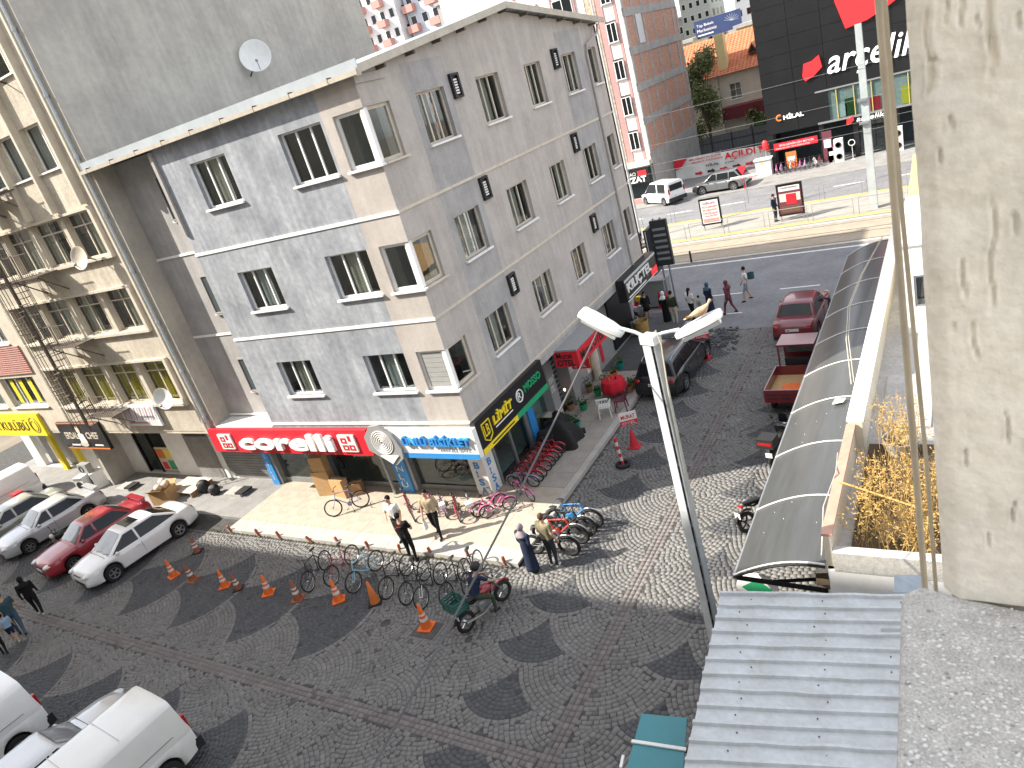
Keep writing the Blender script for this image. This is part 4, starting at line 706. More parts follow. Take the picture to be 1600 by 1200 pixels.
# ================================================================ vehicles
for n_, c_ in dict(car_white=(.75, .75, .74), car_silver=(.50, .51, .52), car_red=(.30, .018, .03), car_maroon=(.17, .02, .03), car_black=(.010, .011, .014), car_grey=(.13, .135, .14), car_sage=(.33, .34, .31), van_cream=(.70, .69, .65)).items(): D(n_, c_, .28, .25 if n_ in ('car_silver', 'car_grey', 'car_sage') else 0, var=.04, scale=1.5, spec=.5, coat=.7)
D('car_glass', (.012, .015, .017), .06, 0, var=0, spec=.3); D('windscreen', (.22, .25, .27), .05, 0, var=.3, scale=1.5, spec=.7); D('tail_red', (.35, .01, .012), .25, var=0); D('head_lens', (.62, .63, .62), .12, var=0, spec=.7); D('trim_black', (.02, .02, .021), .6, var=0); D('plate', (.72, .72, .70), .5, var=0)  # windscreen: pale mottled base colour stands in for the reflected sky
def wheel_parts(parent, x, y, r, w=.2, spokes=5, rimm='rim'):
    s = 1 if y > 0 else -1; M = TR((x, y, r), 0, -s*math.pi/2)
    m = MB(); m.lathe([(r*.62, -w/2), (r*.93, -w/2), (r, -w*.3), (r, w*.3), (r*.93, w/2), (r*.64, w/2), (r*.60, w*.35)], 24, M, caps=True); t = m.build('wheel', 'rubber', parent, smooth=35)
    m = MB(); m.lathe([(r*.63, w*.30), (r*.63, w*.48), (r*.56, w*.46), (r*.54, w*.2)], 20, M, caps=False); m.lathe([(r*.16, w*.15), (r*.15, w*.45), (.01, w*.47)], 10, M)
    for q in range(spokes): a = 2*math.pi*q/spokes; m.bx(r*.1, r*.58, -r*.075, r*.075, w*.3, w*.42, 0, M @ rotz(a))
    m.build('rim', rimm, t, smooth=30); return t
def car(name, label, paint, L=4.45, W=1.75, H=1.43, wb=2.6, wr=.31, top=None, cab=None, wins=None, cat='car', zb=.88, wbf=.92, wrf=.70, group=None, plate=True, van=False, spoiler=False, sunroof=False, xo=0, rimm='rim', low=.2, arch=True, base='trim_black', rails=False):
    T = thing(name, label, cat, group=group); h = L/2
    top = top or [(-h, .78), (-h+.05, .90), (-h+.3, .97), (-h+.8, .97), (-.3, .93), (h-1.25, .94), (h-.6, .87), (h-.2, .79), (h-.06, .73), (h, .60)]
    tx, tz = zip(*top); fw, rw = wb/2+xo, -wb/2+xo; Ra = wr+.055
    xs = set(np.linspace(-h, h, 27).tolist())
    for xw in (fw, rw):
        for q in (-1, -.97, -.85, -.6, -.3, 0, .3, .6, .85, .97, 1): xs.add(xw+q*Ra)
    xs = sorted(xs); R = []
    for x in xs:
        zt = float(np.interp(x, tx, tz)); e = max(0, (abs(x)-(h-.55))/.55); w = W/2*(1-(.16 if x > 0 else .10)*e*e*(1 if not van or x > 0 else .35)); zl = low+.10*e*e
        for xw in (fw, rw):
            if abs(x-xw) < Ra: zl = max(zl, wr+math.sqrt(Ra*Ra-(x-xw)**2))
        zl = min(zl, zt-.12); d = zt-zl; cr = .035 if not van else .01
        P = [(w*.88, zl), (w*.985, zl+min(.06, d*.2)), (w, zl+d*.4), (w*.99, zl+d*.66), (w*.955, zt-.05), (w*.90, zt-.012), (w*.5, zt+cr*.8), (0, zt+cr)]
        R.append([(x, -a, z) for a, z in P] + [(x, a, z) for a, z in P[-2::-1]])
    m = MB(); m.rings(R, True, True); B = m.build('body', paint, T, smooth=52)
    m = MB(); m.bx(-h+.3, h-.3, -W/2+.22, W/2-.22, low-.04, low+.5); m.build('underbody', 'trim_black', T)
    bf, rf_, rr, br, zr = cab; wb_, wr_ = W/2*wbf, W/2*wrf
    W_ = lambda z: wb_+(wr_-wb_)*max(0, min(1, (z-zb)/(zr-zb)))
    R = []
    for x in sorted({br, br+(rr-br)*.5, rr-.06, rr, rr+.1, (rf_+rr)/2, rf_-.1, rf_, rf_+.06, rf_+(bf-rf_)*.5, bf}):
        z = float(np.interp(x, [br, rr, rf_, bf], [zb, zr, zr-.015, zb])); z = z-(.02 if x in (rf_, rr) else 0); k = max(0, min(1, (z-zb)/.2))
        q_ = .16 if van else .10; P = [(W_(zb), zb-.08), (W_(zb)*.998, zb-.0+.001*k), (W_(z-q_*k)-.001, z-q_*k), (W_(z-q_*.4*k)-q_*.14*k, z-q_*.42*k), (W_(z)-q_*.5, z-q_*.1*k), (W_(z)-q_*1.1, z+.008*k), (W_(z)*.5, z+.022*k), (0, z+.03*k)]
        R.append([(x, -a, q) for a, q in P] + [(x, a, q) for a, q in P[-2::-1]])
    m = MB(); m.rings(R, True, True); C_ = m.build('cabin', paint, T, smooth=60)
    def slope(x0, x1, nm, mat, s0=.07, s1=.92, inset=.11):
        d = V3((x1-x0, 0, zr-zb)); nn = V3((zr-zb, 0, -(x1-x0))).normalized()*(1 if x0 > x1 else -1); m = MB()
        def f(s, v): t = s0+(s1-s0)*v; z = zb+(zr-zb)*t; y = (2*s-1)*(W_(z)-inset); return V3((x0+(x1-x0)*t, y, z+.026*(1-(2*s-1)**2)*min(1, t*5)))+nn*.014
        m.grid(f, 10, 4); return m.build(nm, mat, T, smooth='all', fix=True)
    ws = slope(bf, rf_, 'windscreen', 'windscreen')
    m = MB(); m.bar((bf-.02, -.5, zb+.04), (bf-.02-.1, .1, zb+.10), .02, .015); m.bar((bf-.02, .05, zb+.04), (bf-.02-.1, .6, zb+.10), .02, .015); m.build('wiper', 'trim_black', ws)
    if not van: slope(br, rr, 'rear_window', 'car_glass', .12, .9)
    z0, z1 = zb+.035, zr-.085
    fx = lambda z: bf+(rf_-bf)*((z-zb)/(zr-zb))-.12; rx = lambda z: br+(rr-br)*((z-zb)/(zr-zb))+.14
    segs = wins or [(.08, None), (None, .0)]
    for s in (-1, 1):
        for (a, b) in segs:
            if a is None: q = [(max(rx(z0), br+.1), z0), (b, z0), (b, z1), (rx(z1), z1)]
            elif b is None: q = [(a, z0), (fx(z0), z0), (fx(z1), z1), (a, z1)]
            else: q = [(a, z0), (b, z0), (b, z1), (a, z1)]
            m = MB(); m.prism([(x, s*(W_(z)+.008), z) for x, z in q], (0, -s*.02, 0)); m.build('side_window', 'car_glass', T)
        m = MB(); m.ball((bf-.32, s*(W/2+.06), zb+.06), (.07, .1, .065), 10, 7); m.build('mirror', paint if not van else 'trim_black', T, smooth=True)
        m = MB(); m.ball((h-.22, s*W*.355, float(np.interp(h-.22, tx, tz))-.10), (.25, .17, .09), 12, 8); m.build('headlight', 'head_lens', T, smooth=True)
        if van: m = MB(); m.cb((-h+.02, s*(W/2-.13), zb+.12), (.07, .12, .42)); m.build('tail_light', 'tail_red', T)
        else: m = MB(); m.ball((-h+.14, s*W*.37, float(np.interp(-h+.14, tx, tz))-.13), (.14, .13, .085), 10, 7); m.build('tail_light', 'tail_red', T, smooth=True)
        for x in (fw, rw): wheel_parts(T, x, s*(W/2-.105), wr, rimm=rimm)
        for (a, b) in segs:
            if a is not None: m = MB(); m.bx(a-.03-.008, a-.03, s*W/2-.004, s*W/2+.004, low+.16, zb-.06); m.build('door_seam', 'trim_black', T); m = MB(); m.cb((a+.12, s*(W/2+.006), zb-.13), (.17, .03, .03)); m.build('door_handle', paint, T)
    m = MB(); m.cb((h-.03, 0, .38), (.07, W*.56, .14)); m.build('intake', 'trim_black', T); m = MB(); m.cb((h-.05, 0, .64), (.08, W*.34, .07)); m.build('grille', 'trim_black', T); m = MB(); m.bx(bf+.05, bf+.06, -W*.36, W*.36, float(np.interp(bf+.05, tx, tz))+.02, float(np.interp(bf+.05, tx, tz))+.04); m.build('bonnet_seam', 'trim_black', T)
    m = MB(); m.cb((h-.0, 0, .52), (.03, .5, .11)); m.build('number_plate', 'plate', T); m = MB(); m.cb((-h-.005, 0, .70 if not van else .75), (.03, .5, .11)); pl_ = m.build('number_plate', 'plate', T)
    txt(pl_, '38', (-h-.021, .2, (.70 if not van else .75)-.03), (0, -1, 0), (0, 0, 1), .1, .06, 'black_paint', .003, world=False)
    m = MB(); m.cb((-h+.02, 0, .40), (.1, W*.86, .16)); m.build('rear_bumper', base, T)
    if spoiler: m = MB(); m.cb((-h+.16, 0, tz[2]+.12), (.26, W*.78, .03)); m.cb((-h+.16, W*.36, tz[2]+.05), (.2, .03, .15)); m.cb((-h+.16, -W*.36, tz[2]+.05), (.2, .03, .15)); m.build('spoiler', paint, T)
    if sunroof: m = MB(); m.cb((rf_-.5, 0, zr+.026), (.5, .8, .02)); m.build('sunroof', 'car_glass', T)
    if rails:
        for s in (-1, 1): m = MB(); m.path([(rr+.1, s*(wr_-.06), zr), (rr+.3, s*(wr_-.05), zr+.06), (rf_-.3, s*(wr_-.05), zr+.05), (rf_-.1, s*(wr_-.06), zr-.01)], .015, 6); m.build('roof_rail', 'steel', T)
    return T
def van(name, label, paint='van_cream', L=4.3, W=1.82, H=1.85, win=False, **k):
    h = L/2; T = car(name, label, paint, L, W, H, 2.7, .32, top=[(-h, 1.0), (h-1.25, 1.02), (h-.75, 1.0), (h-.2, .86), (h, .6)], cab=(h-.75, h-1.55, -h+.1, -h+.02, H), zb=1.0, wbf=.985, wrf=.86, wins=[(h-1.75, None)] + ([(-.45, .35), (-1.7, -.6)] if win else []), van=True, cat='van', xo=.05, **k)
    m = MB(); m.cb((-h+.0, 0, .45), (.2, W*.97, .3)); m.build('rear_bumper', 'trim_black', T)
    for x in (-.9, .1): m = MB(); m.bx(x, x+.012, -W*.4, W*.4, H+.026, H+.03); m.build('roof_seam', 'car_sage', T)
    for s in (-1, 1): m = MB(); P = [(-1.75, 1.08), (-.2, 1.08), (-.2, 1.1), (-1.73, 1.1)]; m.prism([(x, s*(W/2*.985+.004), z) for x, z in P], (0, -s*.01, 0)); m.build('side_crease', 'car_sage', T)
    if win: m = MB(); m.cb((-h+.015, 0, 1.4), (.03, W*.7, .5)); m.build('rear_window', 'car_glass', T)
    return T
def put(T, p, head, z=0): T.matrix_basis = TR(V3((p[0], p[1], z)), math.atan2(head[1], head[0])); return T
hd = (-.13, -1)
put(car('parked_car', 'white sedan with sunroof, nearest the traffic cones', 'car_white', 4.5, 1.76, 1.43, 2.68, .32, cab=(1.28, .42, -.75, -1.75, 1.42), sunroof=True), (-13.62, -4.95), hd)
put(car('parked_car', 'dark red sedan with rear spoiler between white sedan and motorbike', 'car_red', 4.4, 1.70, 1.40, 2.55, .29, cab=(.95, .3, -.85, -1.55, 1.39), spoiler=True, top=[(-2.2, .8), (-2.1, .93), (-1.5, .95), (-.3, .9), (.9, .92), (1.6, .86), (2.0, .79), (2.14, .73), (2.2, .58)]), (-16.6, -4.95), hd)
put(car('parked_car', 'silver sedan with rear spoiler beyond the parked motorbike', 'car_silver', 4.4, 1.70, 1.40, 2.6, .30, cab=(.95, .25, -.9, -1.6, 1.39), spoiler=True), (-21.05, -4.5), hd)
put(car('parked_car', 'grey green sedan cut by the left edge of the picture', 'car_sage', 4.4, 1.72, 1.42, 2.6, .30, cab=(1.1, .35, -.9, -1.6, 1.41)), (-23.9, -4.7), hd)
put(van('parked_van', 'white panel van at the far left beside the shops', 'car_white'), (-27.6, -4.1), hd)
put(van('foreground_van', 'cream white panel van at the bottom edge nearest the square', 'van_cream', 4.3, 1.85, 1.85), (-2.98, -12.9), (-.08, -1))
put(car('foreground_car', 'pale silver sedan squeezed between the two bottom edge vans', 'car_silver', 4.5, 1.76, 1.45, 2.65, .31, cab=(1.0, .2, -1.0, -1.7, 1.44)), (-5.2, -12.68), (.05, 1))
put(van('foreground_van', 'white panel van in the bottom left corner', 'car_white', 4.3, 1.85, 1.85), (-8.5, -13.7), (-.08, -1))
put(car('parked_car', 'black estate car parked against the hotel pavement', 'car_black', 4.7, 1.82, 1.46, 2.86, .34, cab=(1.15, .3, -1.9, -2.2, 1.45), wins=[(.1, None), (-.95, .02), (None, -1.03)], rails=True, top=[(-2.35, .8), (-2.25, .95), (-1.6, .98), (0, .95), (1.1, .95), (1.8, .9), (2.2, .8), (2.3, .72), (2.35, .58)]), (3.62, 9.05), (.02, 1))
put(car('parked_car', 'maroon saloon parked under the far end of the canopy', 'car_maroon', 4.2, 1.65, 1.42, 2.45, .29, cab=(.85, .35, -.95, -1.35, 1.41), wrf=.78), (7.85, 13.2), (.03, 1))
put(van('far_van', 'white people carrier parked beyond the tram stop', 'car_white', 4.2, 1.75, 1.85, win=True), (-7.75, 42.6), (-.8, .6))
put(car('far_car', 'dark grey hatchback in front of the white banner', 'car_grey', 4.4, 1.85, 1.6, 2.65, .36, cab=(1.2, .35, -1.5, -2.05, 1.6), zb=1.0, low=.25, wins=[(.05, None), (-.95, -.03), (None, -1.03)]), (-3.0, 43.3), (-1, .12))
# three wheeled cargo truck
def cargo():
    T = thing('cargo_tricycle', 'maroon cargo tricycle with a plywood lined bed beside the canopy', 'truck'); m = MB()
    m.bx(-1.0, .8, -.68, .68, .55, .6); m.build('bed_floor', 'cardboard', T)
    for q in ((-1.02, .82, -.7, -.66), (-1.02, .82, .66, .7)): m = MB(); m.bx(*q, .5, .95); m.build('bed_side', 'car_maroon', T)
    m = MB(); m.bx(-1.05, -1.01, -.7, .7, .48, .95); t = m.build('tailgate', 'car_maroon', T)
    for y in (-.45, 0, .45):
        for z in (.62, .76): m = MB(); m.bx(-1.065, -1.05, y-.16, y+.16, z, z+.03); m.build('slot', 'trim_black', t)
    m = MB(); m.bx(.8, .84, -.7, .7, .5, .95); m.build('bed_front', 'car_maroon', T)
    m = MB(); m.bx(.95, 1.9, -.62, .62, 1.62, 1.68); m.build('cab_roof', 'car_maroon', T)
    for x, y in ((.98, .58), (.98, -.58), (1.85, .58), (1.85, -.58)): m = MB(); m.bar((x, y, .5), (x, y, 1.63), .05, .05); m.build('cab_post', 'car_maroon', T)
    m = MB(); m.bx(1.86, 1.88, -.56, .56, 1.0, 1.6); m.build('windscreen', 'windscreen', T); m = MB(); m.bx(1.8, 2.0, -.6, .6, .4, 1.0); m.build('cab_front', 'car_maroon', T); m = MB(); m.bx(1.0, 1.35, -.4, .4, .6, .78); m.bx(1.0, 1.1, -.4, .4, .78, 1.15); m.build('seat', 'trim_black', T)
    m = MB(); m.bar((-1, 0, .42), (1.9, 0, .42), .5, .1); m.build('chassis', 'trim_black', T)
    for x, y in ((-.45, .55), (-.45, -.55), (1.95, .06)): wheel_parts(T, x, y, .27, .12)
    m = MB(); m.prism([(-.8, -.3, .61), (-.3, -.5, .61), (.1, -.15, .62), (-.05, .3, .64), (-.55, .25, .61)], (0, 0, .03)); m.build('red_sack', 'orange', T)
    for y in (-.6, .6): m = MB(); m.cb((-1.07, y, .54), (.02, .12, .06)); m.build('tail_light', 'tail_red', T)
    return T
put(cargo(), (8.55, 6.55), (.03, 1))
# ================================================================ motorbikes
def moto(name, label, col, sport=True, box=None, crate=False, scooter=False):
    T = thing(name, label, 'motorbike'); r = .30 if not scooter else .24; wb = 1.32
    for x in (-wb/2, wb/2):
        M = TR((x, 0, r), 0, math.pi/2); m = MB(); m.torus(r-.055, .055, 24, 8, M); w = m.build('wheel', 'rubber', T, smooth='all'); m = MB(); m.torus(r-.10, .015, 20, 6, M)
        for q in range(5): a = 6.283*q/5; m.bx(0, r-.1, -.018, .018, -.015, .015, 0, M @ rotz(a))
        m.lathe([(.05, -.06), (.05, .06)], 10, M); m.build('rim', 'steel' if not sport else 'trim_black', w)
    m = MB(); m.path([(wb/2, .07, r), (wb/2-.22, .08, .78), (wb/2-.27, .08, .92)], .022, 6); m.path([(wb/2, -.07, r), (wb/2-.22, -.08, .78), (wb/2-.27, -.08, .92)], .022, 6); m.build('fork', 'steel', T)
    m = MB(); m.path([(wb/2-.42, -.36, .98), (wb/2-.3, -.2, 1.02), (wb/2-.27, 0, .94), (wb/2-.3, .2, 1.02), (wb/2-.42, .36, .98)], .016, 6); m.build('handlebar', 'trim_black', T)
    for s in (-1, 1): m = MB(); m.tube((wb/2-.34, s*.26, 1.0), (wb/2-.33, s*.32, 1.16), .008, n=5); m.ball((wb/2-.33, s*.33, 1.18), (.02, .06, .04), 8, 6); m.build('mirror', 'trim_black', T)
    m = MB(); m.ball((.12, 0, .74), (.28, .15, .14), 14, 10); m.build('tank', col, T, smooth=True)
    m = MB(); m.grid(lambda s, v: V3((-.12-.55*s, (.11-.05*s)*math.cos(math.pi*v), .76+.08*s+.05*math.sin(math.pi*v))), 6, 8); m.grid(lambda s, v: V3((-.12-.55*s, (.11-.05*s)*math.cos(math.pi*v), .70+.08*s)), 6, 2); m.build('seat', 'trim_black', T, smooth=True)
    m = MB(); m.ball((0, 0, .42), (.24, .14, .2), 10, 8); m.bx(-.2, .2, -.1, .1, .26, .5); m.build('engine', 'grey_metal', T)
    m = MB(); m.path([(.42, 0, .82), (.15, 0, .64), (-.3, 0, .62), (-.62, 0, .78)], .03, 6); m.path([(.42, 0, .82), (.25, 0, .4), (-.15, 0, .28), (-wb/2, 0, r)], .028, 6); m.build('frame', 'trim_black', T)
    m = MB(); m.path([(.2, -.13, .3), (-.2, -.15, .26), (-.75, -.17, .4)], [.025, .03, .045], 8); m.build('exhaust', 'steel', T, smooth=True)
    m = MB(); m.ball((wb/2-.18, 0, .88), (.09, .1, .1), 10, 8); m.build('headlight', 'head_lens', T, smooth=True)
    m = MB(); m.torus(r+.03, .03, 10, 6, TR((wb/2, 0, r), 0, math.pi/2), a0=.5, a1=2.4); m.build('front_fender', col, T); m = MB(); m.torus(r+.05, .035, 10, 6, TR((-wb/2, 0, r), 0, math.pi/2), a0=.9, a1=2.8); m.build('rear_fender', 'trim_black', T)
    m = MB(); m.cb((-.88, 0, .6), (.015, .2, .15)); m.build('number_plate', 'plate', T); m = MB(); m.cb((-.72, 0, .8), (.05, .14, .06)); m.build('tail_light', 'tail_red', T)
    m = MB(); m.tube((-.1, .1, .28), (-.05, .3, .0), .012, n=6); m.build('kickstand', 'trim_black', T)
    if box: m = MB(); m.bx(-1.05, -.6, -.24, .24, .92, 1.22); b = m.build('top_box', box, T); m = MB(); m.bx(-1.06, -1.045, -.2, .2, 1.03, 1.12); m.build('reflector', 'tail_red', b)
    if scooter: m = MB(); m.grid(lambda s, v: V3((.36+.1*math.cos(3*v), -.26+.52*s, .35+.6*v)), 4, 6); m.bx(-.15, .4, -.17, .17, .26, .31); m.ball((-.5, 0, .55), (.35, .2, .22), 10, 8); m.build('leg_shield', col, T, smooth=35); m = MB(); m.grid(lambda s, v: V3((.42-.1*v, (-.16+.32*s)*(1-.3*v), 1.0+.35*v)), 4, 4); m.build('windshield', 'car_glass', T)
    return T
put(moto('parked_motorbike', 'black naked motorbike at the lower end of the canopy', 'trim_black'), (8.95, -.25), (.55, .83)).matrix_basis @= Matrix.Rotation(-.12, 4, 'X')
put(moto('parked_scooter', 'black scooter with top box beside the canopy', 'trim_black', box='trim_black', scooter=True), (8.8, 2.9), (.2, 1))
put(moto('parked_motorbike', 'dark motorbike between the dark red and silver sedans', 'trim_black'), (-18.35, -5.2), (-.1, -1))
put(moto('delivery_scooter', 'scooter with a red and white delivery box beside the white van', 'trim_black', box='red_sign', scooter=True), (-25.6, -4.4), (-.1, -1))
# ================================================================ bicycles
def bike(name, label, col, R=.33, cat='bicycle', fat=.019, step=False, forkc=None, kid=False, ebike=False, group=None, basket=False):
    T = thing(name, label, cat, group=group); k = R/.33; wb = 1.02*k; xr, xf = -wb/2, wb/2
    for x in (xr, xf):
        M = TR((x, 0, R), 0, math.pi/2); m = MB(); m.torus(R-fat, fat, 26, 6, M); w = m.build('wheel', 'rubber', T, smooth='all', fix=False)
        m = MB(); m.torus(R-2*fat-.008, .009, 24, 5, M)
        for q in range(14): a = 6.283*q/14; m.bx(.02, R-2*fat, -.0016, .0016, -.0016+.02*(-1)**q*0, .0016, 0, M @ rotz(a))
        m.lathe([(.022, -.035), (.022, .035)], 8, M); m.build('spoked_rim', 'steel' if not ebike else 'trim_black', w, fix=False)
    bb = V3((xr+.42*k, 0, R-.05)); st = V3((xr+.30*k, 0, .80*k+.0)); hd_ = V3((xf-.22*k, 0, .82*k)); hl = V3((xf-.17*k, 0, .64*k)); rt = .017 if not ebike else .026
    m = MB()
    if step: m.path([hl, V3((.05*k, 0, .42*k)), bb], rt, 6); m.path([hd_, V3((.02*k, 0, .55*k)), st*.55+bb*.45], rt, 6)
    else: m.tube(hd_, st, rt, n=6); m.tube(hl, bb, rt*1.15, n=6)
    m.tube(bb, st+V3((-.01, 0, .05)), rt, n=6); m.tube(hd_, hl, rt*1.1, n=6)
    for s in (-1, 1): m.tube(bb+V3((0, s*.03, 0)), (xr, s*.05, R), .010, n=5); m.tube(st+V3((0, s*.01, -.03)), (xr, s*.05, R), .009, n=5)
    if ebike: m.bx(-.12, .12, -.05, .05, .42, .56, 0, TR((.02, 0, .0), 0, 0, -.3))
    m.build('frame', col, T, smooth=40)
    m = MB(); m.tube(hd_+V3((-.01, 0, .06*k)), hl, .014, n=6)
    for s in (-1, 1): m.tube(hl+V3((0, s*.045, -.02)), (xf, s*.05, R), .014, .010, n=5)
    m.build('fork', forkc or col, T); m = MB(); hb = hd_+V3((-.0, 0, .14*k)); m.tube(hd_, hb, .012, n=6); m.path([hb+V3((-.09, -.29*k, .04)), hb+V3((0, -.2*k, .02)), hb, hb+V3((0, .2*k, .02)), hb+V3((-.09, .29*k, .04))], .012, 6); m.build('handlebar', 'trim_black', T)
    m = MB(); sp = st+V3((-.03, 0, .14*k)); m.tube(st, sp, .012, n=6); m.ball(sp+V3((-.02, 0, .02)), (.13*k, .07*k, .03), 10, 6); m.build('saddle', 'trim_black', T, smooth=40)
    m = MB(); m.lathe([(.09*k, .04), (.09*k, .046)], 16, TR(bb, 0, math.pi/2)); m.bar(bb+V3((0, .06, 0)), bb+V3((.1, .06, -.13*k)), .02, .012); m.bar(bb+V3((0, -.06, 0)), bb+V3((-.1, -.06, .13*k)), .02, .012); m.cb(bb+V3((.1, .11, -.13*k)), (.08, .09, .02)); m.cb(bb+V3((-.1, -.11, .13*k)), (.08, .09, .02)); m.build('crankset', 'grey_metal', T)
    m = MB(); m.tube(bb+V3((-.04, .04, 0)), bb+V3((-.12, .2, -R+.06)), .008, n=5); m.build('kickstand', 'trim_black', T)
    if kid or ebike:
        for x in (xr, xf): m = MB(); m.torus(R+.025, .022, 10, 5, TR((x, 0, R), 0, math.pi/2), a0=.4 if x > 0 else .9, a1=2.2 if x > 0 else 2.9); m.build('mudguard', col if kid else 'grey_metal', T)
    if basket: m = MB(); m.bx(xf-.05, xf+.2, -.13, .13, .72*k, .9*k); m.build('basket', 'plastic_white', T)
    return T
def bput(T, pr, pf, z=0, lean=.06, turn=None):
    a, b = g(*pr, z), g(*pf, z); d = (b-a); c = (a+b)/2; T.matrix_basis = TR(V3((c.x, c.y, z)), math.atan2(d.y, d.x), lean); return T
for n_, c_ in dict(bk_black=(.02, .02, .022), bk_red=(.33, .03, .05), bk_blue=(.25, .50, .58), bk_pink=(.72, .16, .36), bk_violet=(.30, .28, .42), bk_lilac=(.55, .30, .55), bk_kidred=(.55, .03, .05), bk_ebblue=(.05, .25, .55), bk_ebred=(.60, .07, .04), bk_green=(.22, .42, .06), bk_white=(.7, .7, .7)).items(): D(n_, c_, .35, var=0, coat=.4)
ROWB = [((516, 886), (487, 924), 'bk_black', 'black bicycle at the left end of the row by the cones'), ((557, 879), (524, 914), 'bk_red', 'dark red bicycle in the row by the cones'), ((597, 886), (556, 927), 'bk_blue', 'light blue bicycle in the row by the cones'),
        ((645, 893), (607, 937), 'bk_black', 'black bicycle standing right after the light blue one'), ((671, 902), (640, 944), 'bk_black', 'black bicycle just left of the one with a white fork'), ((695, 910), (665, 949), 'bk_black', 'black bicycle with a white front fork'), ((731, 905), (705, 942), 'bk_black', 'black bicycle just left of the motorbike rider'), ((752, 893), (738, 925), 'bk_black', 'black bicycle half hidden behind the motorbike rider')]
for i, (pr, pf, c, lb) in enumerate(ROWB): bput(bike('bicycle', lb, c, forkc='bk_white' if 'white front' in lb else None, step=(i == 1), group='bicycles standing in a row by the cones'), pr, pf, 0, .1)
bput(bike('bicycle', 'violet bicycle leaning beside the cardboard boxes', 'bk_violet'), (566, 793), (528, 806), .13, .15)
CL = [((762, 810), (801, 795), 'bk_pink', .25, 'pink step-through bicycle nearest the corner column', True), ((748, 808), (786, 790), 'bk_pink', .25, 'pink bicycle just behind the one nearest the corner column', True), ((812, 772), (832, 783), 'bk_pink', .25, 'pink bicycle at the near end of the red kids bicycle row', True),
      ((716, 790), (722, 822), 'bk_red', .26, 'small dark pink bicycle facing the street left of the pink pair', True), ((693, 787), (701, 816), 'bk_lilac', .23, 'lilac kids bicycle in front of the display window', True), ((676, 784), (683, 812), 'bk_pink', .22, 'small pink kids bicycle in front of the display window', True), ((640, 786), (652, 822), 'bk_red', .33, 'dark red bicycle beside the man in the tan shirt', False), ((735, 786), (744, 812), 'bk_white', .23, 'white and pink kids bicycle by the corner column', True)]
for pr, pf, c, R_, lb, kd in CL: bput(bike('bicycle', lb, c, R_, step=kd, kid=kd, basket=kd and R_ < .24, group='bicycles clustered at the shop corner'), pr, pf, .13, .08)
for i in range(8):
    T = bike('bicycle', 'red kids bicycle parked along the side street window' , 'bk_kidred' if i else 'bk_violet', .24, kid=True, group='red kids bicycles along the side window')
    T['label'] = ['dark blue kids bicycle at the near end of the red row', 'first red kids bicycle of the side row, counted from the corner', 'second red kids bicycle of the side row, counted from the corner', 'third red kids bicycle of the side row', 'fourth red kids bicycle of the side row', 'fifth red kids bicycle of the side row', 'sixth red kids bicycle of the side row', 'last red kids bicycle of the side row beside the black sheet'][i]
    T.matrix_basis = TR(V3((.95, .55+.3*i, .13)), .12+random.gauss(0, .06), .1)
for i, (px, c, lb) in enumerate((((893, 869), 'grey_metal', 'grey fat-tyre electric bicycle nearest the couple'), ((907, 851), 'bk_ebred', 'red fat-tyre electric bicycle in front of the couple'), ((919, 838), 'trim_black', 'black fat-tyre electric bicycle behind the red one'), ((929, 826), 'bk_ebblue', 'blue fat-tyre electric bicycle at the kerb corner'))):
    T = bike('electric_bicycle', lb, c, .36, fat=.05, ebike=True, forkc='grey_metal', group='electric bicycles at the kerb corner'); p = g(*px); T.matrix_basis = TR(V3((p.x-.55, p.y, 0)), .08, .08)
T = bike('electric_bicycle', 'black and green electric bicycle in the display window', 'trim_black', .34, fat=.04, ebike=True); T.matrix_basis = TR(V3((-1.9, 1.0, .14)), .5)
T = bike('bicycle', 'grey bicycle behind the middle shop window', 'bk_violet', .33); T.matrix_basis = TR(V3((-5.0, 1.1, .14)), 2.7)
T = bike('bicycle', 'white bicycle behind the left shop window', 'bk_white', .33); T.matrix_basis = TR(V3((-9.6, 1.0, .14)), .3)
T = bike('bicycle', 'pink bicycle behind the left shop window', 'bk_pink', .28); T.matrix_basis = TR(V3((-8.6, 1.3, .14)), -.3)
T = bike('bicycle', 'green bicycle hung at the right of the display window', 'bk_green', .3); T.matrix_basis = TR(V3((-1.0, 1.2, 1.1)), -.6)
ORD = ['leftmost', 'second', 'third', 'fourth', 'fifth', 'sixth', 'seventh', 'eighth', 'ninth', 'rightmost']
for i in range(10): T = bike('bicycle', f'{ORD[i]} of the ten small bicycles outside the black store', ['bk_pink', 'bk_lilac', 'bk_black', 'bk_white', 'bk_red'][i % 5], .28, kid=True, group='bicycles outside the black store'); T.matrix_basis = TR(V3((.9+.36*i, 45.6, .08)), -1.5+random.gauss(0, .1))
D('bollard_red', (.34, .10, .06), .7, var=.2, scale=9); D('cone_red', (.55, .03, .05), .6, var=.08)
D('lamp_pole', (.62, .65, .66), .45, .2, var=.12, scale=4); D('bird', (.46, .34, .22), .9, var=.25, scale=14)
D('conduit_grey', (.10, .097, .10), .6, var=.2, scale=3)
D('bulb', (1, .45, .2), .5, var=0, emit=3)
D('cabinet', (.24, .25, .24), .6, var=.08)
D('sign_dark', (.035, .038, .042), .5, var=.05)
